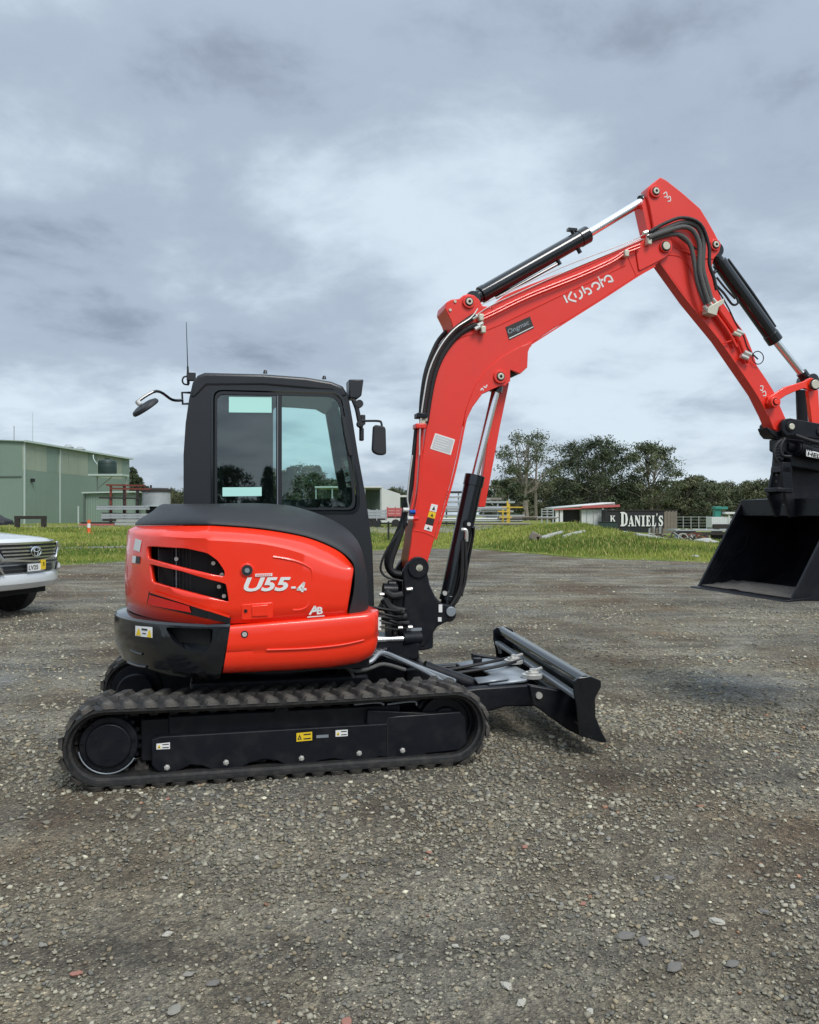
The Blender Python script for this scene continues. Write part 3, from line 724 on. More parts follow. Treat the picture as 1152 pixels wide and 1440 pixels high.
roofi = [(x, z) for x, z in [(roofp[0][0]+.04, roofp[0][1]), (roofp[2][0]+.06, roofp[2][1]-.07), (roofp[4][0], roofp[4][1]-.08), (roofp[6][0], roofp[6][1]-.07), (roofp[8][0]-.04, roofp[8][1]-.02)]]
rf = plate('cab_roof', roofp+roofi[::-1], YC-.006, YC2+.006, 'cab_black', EX, bevel=.035, seg=4)
rearp = UL([(258,866),(258,770),(258,640),(261,595),(266,560)], YC); reari = [(x+.05, z) for x, z in rearp]
rw = []
g = G()
x0 = rearp[0][0]
rear = plate('cab_rear_wall', rearp+reari[::-1], YC+.05, YC2-.05, 'cab_black', EX)
# windscreen and front pillars
fp = UL([(490,556),(496,590),(504,640),(515,700),(524,770),(527,866)], YC)
for (ya, yb) in ((YC+.05, YC+.09), (YC2-.09, YC2-.05)):
    plate('front_pillar', fp+[(x-.05, z) for x, z in fp][::-1], ya, yb, 'cab_black', EX)
fg = [(x-.012, z) for x, z in fp]; plate('windscreen', fg+[(x-.006, z) for x, z in fg][::-1], YC+.09, YC2-.09, 'glass', EX)
g = G(); g.box(((outer[0][0]+outer[-1][0])/2, (YC+YC2)/2, .98), (1.22, .9, .08)); g.obj('cab_floor', 'inner', EX)
# window: rubber seal, panes, divider, handle
gsk = round_poly(UL([(296.5,544),(483,548.5),(506,690),(506,722.5),(395,722.5),(296.5,722.5)], YC), [.07, .1, .05, .07, .01, .03])
seal = plate('window_seal', gsk, YC-.006, YC+.002, 'gloss_black', side, holes=[round_poly(UL([(300,548),(480,552),(501.5,690),(501.5,719),(395,719),(300,719)], YC), [.06, .09, .05, .06, .01, .03])])
fr2 = round_poly(UL([(302,550),(479,554.5),(499.5,690),(499.5,717),(395,717),(302,717)], YC), [.055, .085, .05, .055, .01, .03])
fr3 = round_poly(UL([(305.5,554),(476,558),(496,690),(496,714),(395,714),(305.5,714)], YC), [.05, .08, .05, .05, .01, .03])
wf = plate('window_frame', fr2, YC-.004, YC+.02, 'cab_black', side, holes=[fr3])
gp = UL([(395,555.5),(476.5,558),(496,690),(496,715),(395,715)], YC)
plate('window_pane', round_poly(gp, [.01, .08, .05, .05, .01]), YC+.004, YC+.009, 'glass', side)
gp2 = UL([(303,553),(396,555),(396,715),(303,715)], YC)
plate('window_pane', round_poly(gp2, [.05, .01, .01, .04]), YC+.012, YC+.017, 'glass_dark', side)
plate('window_divider', UL([(388.5,552),(396.5,552.3),(396.5,718),(388.5,718)], YC), YC-.002, YC+.012, 'cab_black', side, bevel=.003)
g = G(); g.bar(U3(390.5, 556, YC-.004), U3(390.5, 716, YC-.004), .004, .004, up=(0, 1, 0)); g.obj('divider_strip', 'steelgrey', side)
hdl = UL([(480,586),(485,586),(492,615),(496,642),(490,640),(484,612)], YC); plate('pillar_grip', round_poly(hdl, .01), YC-.02, YC, 'plastic_black', side, bevel=.005)
plate('pillar_trim', UL([(482,600),(497,640),(494,646),(477,642),(472,600),(466,566),(474,562)], YC+.1), YC+.10, YC+.12, 'seat', EX, bevel=.004)
plate('paper_card', UL([(322,580),(382,580.5),(382,558.5),(322,558)], YC+.011), YC+.006, YC+.009, 'tealcard', side)
plate('paper_card', UL([(313,698),(368,697.5),(368,685),(313,685.5)], YC+.011), YC+.006, YC+.009, 'tealcard', side)
# seat and controls
g = G(); g.box((-.20, .45, 1.42), (.46, .46, .14)); g.box((-.40, .45, 1.78), (.13, .46, .62), Matrix.Rotation(R(-10), 3, 'Y')); g.box((-.46, .45, 2.14), (.10, .26, .18)); seat = g.obj('seat', 'seat', EX, bevel=.04, seg=3)
for yy in (.17, .73):
    g = G(); g.box((-.08, yy, 1.50), (.42, .11, .20)); g.cyl((.08, yy, 1.58), (.12, yy, 1.76), .018, n=10); g.cyl((.12, yy, 1.74), (.13, yy, 1.84), .03, .024, n=12); g.obj('joystick_console', 'inner', seat, bevel=.015)
g = G(); g.box((.50, .45, 1.15), (.12, .5, .3)); g.tube([(.46, .38, 1.25), (.40, .38, 1.45), (.38, .38, 1.62)], .014, n=8); g.tube([(.46, .52, 1.25), (.40, .52, 1.45), (.38, .52, 1.62)], .014, n=8); g.box((.54, .08, 1.62), (.05, .12, .16)); g.obj('travel_pedals', 'inner', EX, bevel=.01)
# roof fittings
def wl():
    o = plate('work_light', UL([(490,534),(511,534),(508,557),(502,561),(491,560)], YC), YC-.02, YC+.12, 'cab_black', EX, bevel=.008)
    g = G(); g.box((.62, -.02, 2.17), (.035, .04, .07)); g.box((.615, 0, 2.07), (.03, .04, .09)); g.tube([U3(497,562,YC), U3(502,575,YC), U3(505,590,YC), U3(508,602,YC)], .018, n=8); g.obj('light_bracket', 'plastic_black', o, bevel=.008)
    g = G(); g.cyl(U3(505, 568, YC)+Vector((0, -.02, 0)), U3(505, 568, YC)+Vector((0, .04, 0)), .028, n=12); g.cyl(U3(507, 596, YC)+Vector((0, -.02, 0)), U3(507, 596, YC)+Vector((0, .04, 0)), .024, n=12); g.obj('hinge_knob', 'plastic_black', o)
    return o
wl()
for (px, py) in ((373, 525), (456, 533)):
    p = U3(px, py, .05); g = G(); g.cyl(p, p+Vector((0, 0, .022)), .016, .010, n=12); g.obj('roof_bolt', 'cab_black', rf)
g = G(); g.tube([U3(509,592,-.12), U3(532,592,-.18), U3(536.5,595,-.2), U3(537,602,-.2)], .008, n=8, smooth=5); ma = g.obj('mirror_arm', 'gloss_black', EX)
mo = plate('mirror', round_poly(UL([(525,597),(542,600),(543,640),(531,640),(523,635)], -.2), .025), -.22, -.17, 'plastic_black', EX, bevel=.012, seg=3)
g = G(); g.tube([U3(261,567,.15)+Vector((.05,0,0)), U3(257,568,.15), U3(256,552,.15), U3(262,552,.15)+Vector((.03, 0, 0))], .009, n=6, smooth=0)
g.tube([U3(257,562.8,.15), U3(242,562,.12), U3(220,550,.05), U3(192,565.6,.0)], .010, n=8, smooth=5); g.obj('rear_mirror_arm', 'gloss_black', EX)
c = U3(205, 573.5, 0); a = U3(187, 585, 0); b = U3(222, 562, 0); ax_ = (b-a).normalized(); nn = Vector((-ax_.z, 0, ax_.x))
nn = (nn*.96+Vector((0, -.26, 0))).normalized(); side_ = nn.cross(ax_).normalized(); hl = (b-a).length/2
g = G(); rows = []
for (k, h) in ((.02, .030), (.6, .028), (.92, .018), (1.0, .004), (1.0, -.004), (.95, -.010), (.02, -.010)):
    rows.append([c+ax_*(hl*k*math.cos(t))+side_*(hl*.95*k*math.sin(t))+nn*h for t in np.linspace(0, 2*math.pi, 33)[:-1]])
g.grid(rows, closed=True); rm = g.obj('rear_mirror', 'plastic_black', EX)
g = G(); g.cyl(U3(197, 569, 0), U3(193, 564, 0), .018, n=10); g.obj('mirror_knuckle', 'zinc', rm)
g = G(); g.tube([U3(265, 540, .12), U3(264, 515, .12)], .010, n=8, smooth=0, taper=.006); g.tube([U3(264, 516, .12), U3(262, 453, .12)], .0035, n=6, smooth=0, taper=.002); an = g.obj('radio_antenna', 'hose', EX)
g = G(); g.tube([U3(266,541,.12), U3(259,540,.12), U3(256.5,535,.12), U3(259,530,.12), U3(266,529,.12)], .006, n=6); g.box(U3(269, 530, .12), (.06, .06, .05)); g.obj('antenna_bracket', 'plastic_black', an)
# body black panel between hood and cab front, step
g = G(); g.tube([U3(481,742,-.12), U3(494,752,-.12), U3(503,768,-.12), U3(509,790,-.12)], .006, n=6); g.obj('panel_lip', 'cab_black', side)
# ---------------- swing post and boom foot
sp_px = [(576,789.5),(580,786.5),(588,784),(597,788),(601,797),(602,809),(605,823),(613,840),(622,849),(638,852),(643,860),(640,868),(628,875),(616,881),(610,890),(603,900),(598,910),(569,914),(560,908),(560,893),(566,864),(568,840),(567,804)]
post = plate('swing_post', UL(sp_px, -.15), -.15, -.09, 'steel_black', EX, bevel=.012)
plate('post_cheek', UL(sp_px[:19]+[(569,912),(566,880),(567,804)], -.15), .09, .15, 'steel_black', post, bevel=.01)
hub0 = U(582, 895, -.05)
g = G(); g.cyl((hub0[0], 0, .56), (hub0[0], 0, .68), .15, n=32); g.cyl((hub0[0], 0, .66), (hub0[0], 0, .90), .12, n=32); g.box((hub0[0]-.05, 0, .78), (.25, .26, .34)); g.box((hub0[0]-.25, 0, .58), (.5, .42, .14)); g.obj('post_hub', 'steel_black', post, bevel=.01)
g = G(); g.cyl((hub0[0]-.02, 0, .70), (hub0[0]-.02, 0, .72), .16, n=32); g.obj('hub_washer', 'steelgrey', post)
for i in range(7):
    z = .735+.021*i+.006*(i % 2); g = G(); g.tube([(.56, -.16+.03*(i % 3), z+.03-.01*(i % 2)), (.70+.03*(i % 3), -.24+.015*(i % 3), z+.012), (.84, -.20+.02*(i % 2), z-.014), (.95, -.10, z-.01*(i % 3))], .008+.003*(i % 2), n=8); g.obj('swivel_hose', 'hose', EX)
x, z = U(548, 899, -.2); g = G(); g.cyl((.50, -.20, z), (x+.10, -.20, z), .022, n=16); g.obj('swing_cylinder_rod', 'chrome', EX)
g = G(); g.cyl((x+.09, -.20, z), (x+.22, -.17, z), .045, n=18); g.obj('swing_cylinder_eye', 'steel_black', EX)
for pts, r_ in (([(540,842),(546,852),(556,858),(568,860)], .03), ([(538,850),(548,862),(560,868),(572,866)], .022), ([(541,832),(552,838),(566,836)], .026), ([(532,858),(536,850),(541,845)], .012), ([(545,872),(560,876),(575,876)], .016)):
    g = G(); g.tube([U3(a, b, -.16) for a, b in pts], r_, n=10); g.obj('post_hose', 'hose', EX)
g = G(); g.cyl(U3(539, 830, -.1), U3(558, 830, -.1), .05, n=20); g.cyl(U3(546, 822, -.1), U3(556, 822, -.1), .03, n=16); g.obj('rotary_valve', 'steel_black', EX)
for px, py in ((534,836),(560,883),(574,882)):
    p = U3(px, py, -.18); g = G(); g.cyl(p, p+Vector((.03, 0, 0)), .012, n=8); g.obj('hose_fitting', 'zinc', EX)
g = G(); g.cyl(U3(572, 829, -.17), U3(580, 828, -.17), .012, n=8); g.obj('hose_fitting', 'zinc', EX)
# big looping hoses from the house to the boom back
for k, off in enumerate((0, 4, 8, 11)):
    pts = [(572-off*.1, 700), (569-off*.2, 730), (560-off*.6, 760), (548-off*.7+4, 782), (546-off*.4+3, 798), (556, 806+off*.5), (572, 808+off)]
    g = G(); g.tube([U3(a, b, -.10+.03*k) for a, b in pts], .022 if k < 3 else .016, n=10); g.obj('boom_feed_hose', 'hose', EX)
g = G(); g.tube([U3(a, b, -.17) for a, b in ((563,745),(546,770),(537,790),(536,803),(545,812),(566,817))], .008, n=8); g.obj('boom_feed_hose', 'hose', EX)
g = G(); g.tube([U3(a, b, -.15) for a, b in ((580,640),(576,670),(573,700),(575,715),(573,735))], .006, n=8); g.obj('pilot_line', 'zinc', EX)
for c_, (px, py) in (('zinc', (571,717)), ('inkblue', (580,720)), ('reflector', (584,729)), ('zinc', (577,729))):
    if c_ == 'inkblue' and c_ not in M: M[c_] = pmat('blue_anodised_fitting', (.02, .10, .45), .3, .6)
    p = U3(px, py, -.16); g = G(); g.cyl(p+Vector((-.02, 0, 0)), p+Vector((.02, 0, 0)), .016, n=10); g.obj('coupling', c_, EX)

# ---------------- boom
YM = -.12
M['galvlight'] = pmat('pale_grey_print', (.55, .57, .58), .5)
main = [(574,800),(574,788),(578,764),(583,715),(588,680),(594,640),(601,592),(608,552),(618,512),(630,486),(640,470),(634,450),(626,434),(628,425),(635,421),(646,420),(652,415),(659,413),(667,415),(674,421),(679,430),(690,431),(709,415.5),(744,400.5),(814,374),(883,344),(900,336),(912,333),(926,331),(938,334),(946,344),(944,355),(936,362),(921,374),(897,387.5),(850,418),(796,452),(780,461),(759,475),(746,484),(723,497),(700.6,511),(682.5,529),(667,551.5),(657.7,574),(651,599),(643,640),(634,678),(622,720),(611,758),(603,785),(600,800),(594,810),(580,810)]
boom = plate('boom', UL(main, YM), YM, -YM, 'boomred', EX, bevel=.006)
ear = [(748,481),(742,495),(741,517),(731,526),(717,520),(717,536),(710,543),(703,543),(689,549),(678,554),(664,573),(651,600),(655,576),(667,545),(683,522),(705,502),(730,488)]
plate('cylinder_bracket', UL(ear, YM), YM-.012, YM+.02, 'boomred', boom, bevel=.003)
plate('cylinder_bracket', UL(ear, YM), -YM-.02, -YM+.012, 'boomred', boom)
plate('stop_block', UL([(720,500),(742,496),(741,515),(731,524),(718,519)], YM), YM+.02, -YM-.02, 'boomred', boom, bevel=.004)
plate('stop_pad', UL([(717,521),(738,519),(731,525.5),(720,524)], YM), YM+.03, -YM-.03, 'rubber', boom)
# inner flange line and foot seam
def flange(pts, wpx, y, name='weld_flange', mat='boomred', parent=boom, t=.006):
    P_ = crom([Vector((*p, 0)) for p in pts], 4); n = len(P_); a = []; b = []
    for i in range(n):
        d = (P_[min(i+1, n-1)]-P_[max(i-1, 0)]).normalized(); nn = Vector((-d.y, d.x, 0)); a.append((P_[i]+nn*wpx)[:2]); b.append((P_[i])[:2])
    return plate(name, UL(a+b[::-1], y), y-t, y, mat, parent)
flange([(611,758),(622,720),(634,678),(643,640),(651,599),(657.7,574),(667,551.5),(682.5,529),(700.6,511),(723,497),(746,484)], 3.2, YM)
flange([(690,431.5),(709,416),(744,401),(814,374.5),(883,344.5)], 3.5, YM)
flange([(921,373.5),(897,387),(850,417.5),(796,451.5),(746,483.5)], -2.0, YM)
g = G(); g.tube([U3(a, b, YM) for a, b in ((581,746),(590,747),(600,750),(611,755))], .004, n=6); g.obj('weld_bead', 'boomred', boom)
g = G(); g.tube([U3(a, b, YM) for a, b in ((880,352),(886,368),(895,388))], .004, n=6); g.obj('weld_bead', 'boomred', boom)
g = G(); g.tube([U3(a, b, YM-.001) for a, b in ((622,500),(634,486),(650,474),(672,468),(700,458),(744,437),(790,415),(840,392),(880,373))], .0035, n=5); g.obj('weld_bead', 'boomred', boom)
plate('tip_cheek', round_poly(UL([(893,350),(908,334),(930,330),(944,338),(945,352),(936,362),(905,378),(898,382)], YM), .03), YM-.012, YM, 'boomred', boom, bevel=.003)
plate('tip_cheek', round_poly(UL([(893,350),(908,334),(930,330),(944,338),(945,352),(936,362),(905,378),(898,382)], YM), .03), -YM, -YM+.012, 'boomred', boom)
def pin(px, py, y, r, parent, mat='cream', boss=None, hole=True, depth=.03, boss_mat='boomred'):
    p = U3(px, py, y)
    g = G(); g.cyl(p+Vector((0, -depth+.013, 0)), p+Vector((0, -depth+.010, 0)), r*1.28, n=24); g.obj('grease_ring', 'dark', parent)
    if boss: g = G(); g.cyl(p+Vector((0, .02, 0)), p+Vector((0, -depth+.012, 0)), boss, n=32); g.obj('pin_boss', boss_mat, parent, bevel=.003)
    g = G(); g.cyl(p, p+Vector((0, -depth, 0)), r, n=24); o = g.obj('pin', mat, parent, bevel=.003)
    if hole: g = G(); g.cyl(p+Vector((0, -depth+.004, 0)), p+Vector((0, -depth-.001, 0)), r*.45, n=16); g.obj('pin_hole', 'dark', parent)
    return o
g = G(); p = U3(588, 798, YM); g.cyl(p+Vector((0, -.045, 0)), p+Vector((0, .285, 0)), .028, n=24); g.obj('foot_pin', 'cream', EX, bevel=.004)
pin(935, 347, YM-.012, .030, boom, boss=.045, hole=False)
pin(659, 425, YM, .024, boom, boss=.045)
pin(703, 530, YM-.012, .024, boom, boss=.048)
p = U3(588, 798, YM-.045); g = G(); g.cyl(p, p+Vector((0, .001, 0)), .06, n=32)
plate('post_ring', [(U(588, 798, -.15)[0]+.075*math.cos(t), U(588, 798, -.15)[1]+.075*math.sin(t)) for t in np.linspace(0, 2*math.pi, 33)[:-1]], -.165, -.13, 'steel_black', post, bevel=.006)
# lettering drawn with pen strokes
sc_, og = 11.52, (780, 370)
strokes([[(150,520),(208,642)], [(275,458),(228,575),(352,622)], [(318,490),(352,560)], [(398,440),(440,492),(438,548),(398,582)], [(438,368),(500,492)],
         [(492,422),(545,412),(585,445),(590,480),(545,508)], [(610,392),(612,350),(645,322),(690,322),(725,355),(722,400),(688,432)], [(706,220),(788,388)], [(735,292),(785,262)],
         [(812,300),(812,245),(845,208),(890,208),(918,235),(945,298)], [(868,302),(945,292)]], .0135, YM-.001, 'maker_lettering', 'white', boom, sc_, og)
pl = plate('dealer_plaque', UL([(716,478),(751,461),(745,445),(711,460)], YM), YM-.004, YM, 'plaque', boom)
on_plane(text_mesh('Ongmac', 1, .001, .15, .01), (716.5, 472), (746, 457.5), YM-.0055, 'plaque_lettering', 'steelgrey', pl, .045)
strokes([[(716,476),(750,459.5)]], .006, YM-.004, 'plaque_line', 'white', pl)
lbp = UL([(605,631),(634,640),(640,618),(612,609)], YM); lbl = plate('data_sticker', lbp, YM-.002, YM, 'white', boom)
P0, P1, P2, P3 = [Vector(q) for q in lbp]
def bq(u, v): return tuple((P0*(1-u)+P1*u)*(1-v)+(P3*(1-u)+P2*u)*v)
plate('sticker_panel', [bq(.06, .08), bq(.94, .08), bq(.94, .92), bq(.06, .92)], YM-.0028, YM-.002, 'galvlight', lbl)
for k in range(5): plate('printed_line', [bq(.12, .16+k*.15), bq(.55+.3*((k*37) % 5)/5, .16+k*.15), bq(.55+.3*((k*37) % 5)/5, .20+k*.15), bq(.12, .20+k*.15)], YM-.0036, YM-.0028, 'white', lbl)
for i, (v0, v1, mt) in enumerate(((0, .22, 'white'), (.22, .48, 'inkblack'), (.48, .72, 'yellow'), (.72, 1.0, 'white'))):
    A, B, C_, D_ = (596,745), (607,748), (616,710), (607,708)
    L = lambda p, q, t: (p[0]+(q[0]-p[0])*t, p[1]+(q[1]-p[1])*t)
    o = plate('safety_sticker', UL([L(A, D_, v0+.01), L(B, C_, v0+.01), L(B, C_, v1-.01), L(A, D_, v1-.01)], YM), YM-.002, YM, mt, boom)
    if mt != 'inkblack':
        a_, b_, c2, d2 = L(A, D_, v0+.06), L(B, C_, v0+.06), L(B, C_, v1-.07), L(A, D_, v1-.07)
        plate('pictogram', UL([L(a_, b_, .3), L(a_, b_, .75), L(d2, c2, .5)], YM), YM-.003, YM-.002, 'inkblack', o)
for (px, py, s_) in ((679, 546, 1), ):
    strokes([[(px-3, py+3),(px-1,py),(px+1,py+3)], [(px+1,py-3),(px+4,py-1),(px+6,py-5)]], .008, YM-.013, 'lifting_mark', 'white', boom)
for (px, py) in ((640,424),(633,436),(718,519)):
    p = U3(px, py, YM); g = G(); g.cyl(p+Vector((0, .01, 0)), p+Vector((0, -.008, 0)), .010, n=12); g.obj('bracket_bolt', 'cream', boom)
# steel pipes along the boom, with clamps
for k, (dy, off) in enumerate(((-.02, 0), (-.03, 4.2))):
    g = G(); g.tube([U3(a, b+off, YM+dy) for a, b in ((676,446),(690,440),(744,414),(814,386),(860,365),(880,352),(900,344))], .0085, n=8); g.obj('boom_pipe', 'boomred', boom)
g = G(); g.tube([U3(a, b, YM-.01) for a, b in ((664,448),(690,430),(744,405),(800,380),(870,351),(905,336))], .0035, n=6); g.obj('pilot_line', 'zinc', boom)
g = G(); g.tube([U3(a, b, YM+.03) for a, b in ((678,428),(712,412),(790,376),(880,342),(905,330))], .0035, n=6); g.obj('pilot_line', 'zinc', boom)
for k, off in enumerate((0, 5.5)):
    g = G(); g.tube([U3(a+off, b, YM-.03+.02*k) for a, b in ((589,604),(586,650),(582,700),(577,722))], .010, n=8); g.obj('boom_pipe', 'boomred', boom)
for (px, py) in ((676,447),(679,464),(597,588),(594,592),(880,357),(912,340)):
    p = U3(px, py, YM-.03); g = G(); g.box(p, (.035, .05, .05)); g.obj('pipe_clamp', 'cream', boom, bevel=.006)
for (px, py) in ((592,585),(590,600)):
    p = U3(px, py, YM-.02); g = G(); g.box(p, (.075, .10, .035)); g.obj('pipe_clamp', 'steel_black' if py < 590 else 'boomred', boom, bevel=.006)
# rubber hoses over the elbow
for k, pts in enumerate(([(594,592),(598,560),(605,525),(618,492),(638,466),(660,449),(668,444)], [(599,594),(604,560),(611,526),(624,496),(643,472),(664,459),(672,458)], [(604,596),(609,562),(616,530),(628,502),(646,480),(668,466)],
                          [(592,586),(594,556),(600,520),(614,484),(628,466)])):
    g = G(); g.tube([U3(a, b, YM-.035+.03*k if k < 3 else .05) for a, b in pts], .021 if k < 3 else .018, n=10); g.obj('elbow_hose', 'hose', EX)
g = G(); g.tube([U3(a, b, YM-.06) for a, b in ((590,640),(591,600),(596,560),(604,520),(620,486),(640,462),(662,447),(672,434))], .005, n=6); g.obj('pilot_line', 'zinc', EX)
g = G(); g.tube([U3(a, b, YM-.0) for a, b in ((586,600),(582,640),(579,680),(573,712),(570,740))], .016, n=8); g.obj('boom_feed_hose', 'hose', EX)
for (px, py) in ((664,448),(668,463),(672,458)):
    p = U3(px, py, YM-.04); q = U3(px+7, py-4, YM-.04); g = G(); g.cyl(p, q, .015, n=10); g.obj('hose_fitting', 'zinc', EX)

# ---------------- hydraulic cylinders
def ram(a, b, c, rb, rr, name, y=0, flat=True):
    """a,b,c pixels: barrel end, gland, rod end, on plane y"""
    A, B, C_ = U3(*a, y), U3(*b, y), U3(*c, y)
    d = (B-A).normalized()
    g = G(); g.cyl(A, B, rb, n=28); g.cyl(B-d*.05, B+d*.03, rb*1.08, n=28); g.cyl(A-d*.0, A+d*.04, rb*1.04, n=28); o = g.obj(name, 'gloss_black', EX, bevel=.003)
    g = G(); g.cyl(B, C_, rr, n=20); g.obj('chrome_rod', 'chrome', o)
    g = G(); g.cyl(A-d*.08, A, rb*.8, n=20); g.cyl(A-d*.09+Vector((0, -.07, 0)), A-d*.09+Vector((0, .07, 0)), .055, n=24); g.cyl(C_+Vector((0, -.07, 0)), C_+Vector((0, .07, 0)), .05, n=24); g.cyl(C_-d*.09, C_, rr*1.5, n=18); g.obj('cylinder_eye', 'gloss_black', o)
    return o, A, B, C_, d
o, A, B, C_, d = ram((676,415), (822,332), (915,276), .060, .032, 'arm_cylinder')
up = Vector((-d.z, 0, d.x))
for t_, s_ in ((.93, 1),):
    g = G(); p = A.lerp(B, t_); g.cyl(p+up*.05, p+up*.085, .018, n=12); g.box(p+up*.085, (.07, .04, .02)); g.obj('port_fitting', 'gloss_black', o)
for t_ in (.70, .90):
    p = A.lerp(B, t_); g = G(); g.cyl(p-up*.05, p-up*.095, .016, n=10); g.obj('port_fitting', 'gloss_black', o)
g = G(); g.tube([A.lerp(B, .1)-up*.07, A.lerp(B, .4)-up*.075, A.lerp(B, .68)-up*.08], .012, n=8); g.obj('cylinder_pipe', 'gloss_black', o)
o, A, B, C_, d = ram((631,845), (667,674), (701,535), .068, .030, 'boom_cylinder', y=-.02)
rt = Vector((d.z, 0, -d.x))
g = G(); g.tube([A+d*.05+rt*.085, A.lerp(B, .5)+rt*.08, A.lerp(B, .62)+rt*.05+Vector((0, -.06, 0))], .012, n=8); g.obj('cylinder_pipe', 'gloss_black', o)
p = A.lerp(B, .63)+Vector((0, -.068, 0)); g = G(); g.cyl(p, p+Vector((0, -.025, 0)), .035, n=20); g.obj('port_plate', 'gloss_black', o)
g = G(); g.cyl(p+Vector((0, -.02, 0)), p+Vector((0, -.035, 0)), .014, n=12); g.obj('port_plug', 'zinc', o)
p = U3(655, 751, -.10); g = G(); g.tube([p+Vector((-.03, 0, .03)), p+Vector((.0, -.01, .025)), p+Vector((.005, 0, -.05))], .014, n=8); g.obj('hose_fitting', 'zinc', o)
p = U3(625, 834, -.09); g = G(); g.cyl(p, p+Vector((0, -.02, 0)), .016, n=12); g.obj('port_plug', 'zinc', o)
for s_, pts in ((0, [(654,758),(655,785),(655,810),(650,830),(640,848),(630,857)]), (1, [(650,760),(650,800),(646,830),(634,852)])):
    g = G(); g.tube([U3(a, b, -.10-.02*s_) for a, b in pts], .013, n=8); g.obj('cylinder_hose', 'hose', EX)
plate('rod_guard', UL([(696,540),(717,538),(704,600),(683,713),(673,713),(684,640)], .04), .05, .11, 'boomred', o, bevel=.004)
p = U3(634, 860, -.15); g = G(); g.cyl(p+Vector((0, -.015, 0)), p+Vector((0, .3, 0)), .035, n=24); g.obj('cylinder_pin', 'steelgrey', EX, bevel=.004)
for (a, b) in (((617,850),(622,861)), ((616,868),(621,874))):
    plate('post_notice', UL([a, (b[0], a[1]), b, (a[0], b[1])], -.163), -.165, -.163, 'white', EX)

# ---------------- arm
YA = -.085
arm_px = [(910,272),(912,263),(920,256),(929,249),(937,253),(960,271),(985,293),(996,311),(1005,327),(1014,345),(1012,354),(1004,364),(1001,378),(1007,400),(1017,425),(1032,447),(1049,470),(1058,492),(1065,514),(1078,533),(1088,549),(1098,572),(1106,590),(1107,602),(1098,609),(1088,604),(1080,584),(1065,554),(1012,477),(967,422),(929,369),(921,355),(919,335),(919,316),(914,290)]
arm = plate('dipper_arm', UL(arm_px, YA), YA, .03, 'boomred', EX, bevel=.006)
plate('arm_back_plate', UL([(905,285),(910,275),(917,300),(919,330),(914,325)], YA), -.06, .06, 'boomred', arm)
pin(921, 270, YA, .024, arm, boss=.045); pin(1005, 345, YA, .024, arm, boss=.042)
flange([(1080,584),(1065,554),(1012,477),(967,422),(929,369)], -1.6, YA, parent=arm)
g = G(); g.tube([U3(a, b, YA) for a, b in ((938,358),(958,362),(972,380),(982,412),(990,432))], .005, n=6); g.tube([U3(a, b, YA) for a, b in ((948,347),(965,355),(985,362),(1003,364))], .007, n=6); g.obj('weld_bead', 'boomred', arm)
plate('arm_opening', UL([(948,326),(964,332),(976,346),(982,351),(975,351),(962,340),(950,331)], YA), YA-.001, YA, 'dark', arm)
strokes([[(933,273),(937,270),(938,276),(934,277)], [(938,279),(942,276),(943,282),(939,283)]], .007, YA-.001, 'lifting_mark', 'white', arm)
strokes([[(1069,543),(1073,543),(1072,549),(1069,548)], [(1072,552),(1076,550),(1077,556),(1073,556)]], .007, YA-.001, 'lifting_mark', 'white', arm)
# hoses over the arm top
for k, (pts, r_, mt) in enumerate((([(912,331),(935,322),(960,313),(980,318),(989,338),(988,375),(994,400),(1001,424)], .020, 'hose_grey'),
                                   ([(914,338),(935,331),(955,330),(970,343),(976,365),(980,392),(986,412),(993,428)], .017, 'hose_grey'),
                                   ([(914,326),(935,314),(960,306),(985,315),(997,345),(998,372),(1004,390),(1008,408)], .013, 'hose'),
                                   ([(912,334),(935,326),(960,319),(975,325),(984,345),(984,378),(990,404),(997,426)], .018, 'hose_grey'))):
    g = G(); g.tube([U3(a, b, YA-.05-.012*k) for a, b in pts], r_, n=10); g.obj('arm_hose', mt, EX)
for (px, py) in ((910,333),(909,338),(905,328),(996,424),(1002,420),(990,430)):
    p = U3(px, py, YA-.06); q = U3(px+6, py-2 if px < 950 else py+7, YA-.06); g = G(); g.cyl(p, q, .015, n=8); g.obj('hose_fitting', 'zinc', EX)
clamp = plate('hose_bracket', UL([(993,433),(1015,421),(1016,427),(1008,433),(1005,445),(992,441)], YA-.05), YA-.08, YA, 'cream', arm, bevel=.004)
for k, (pts, r_) in enumerate((([(1010,434),(1030,462),(1040,480)], .020), ([(1004,438),(1024,466),(1036,488)], .013), ([(1040,478),(1047,496),(1053,510)], .016))):
    g = G(); g.tube([U3(a, b, YA-.03) for a, b in pts], r_, n=10); g.obj('arm_pipe', 'boomred', arm)
for (px, py, mt) in ((1040,467,'zinc'), (1051,497,'zinc'), (1047,502,'zinc'), (1036,470,'cream')):
    p = U3(px, py, YA-.04); g = G(); g.cyl(p+Vector((-.03, 0, .01)), p+Vector((.03, 0, -.01)), .018, n=10); g.obj('pipe_fitting', mt, arm)
g = G(); g.tube([U3(a, b, YA-.03) for a, b in ((1020,482),(1030,478),(1040,470))], .006, n=6); g.obj('lever', 'boomred', arm)
g = G(); c = U3(1066, 503, YA-.02); g.tube([c+Vector((.05*math.cos(t), 0, .05*math.sin(t))) for t in np.linspace(0, 2*math.pi, 17)], .004, n=6, smooth=0); g.obj('lanyard_ring', 'hose', arm)
g = G(); g.tube([U3(a, b, YA) for a, b in ((1008,405),(1024,432),(1035,455),(1045,470),(1052,490),(1066,505))], .006, n=6); g.obj('arm_hose', 'hose', EX)
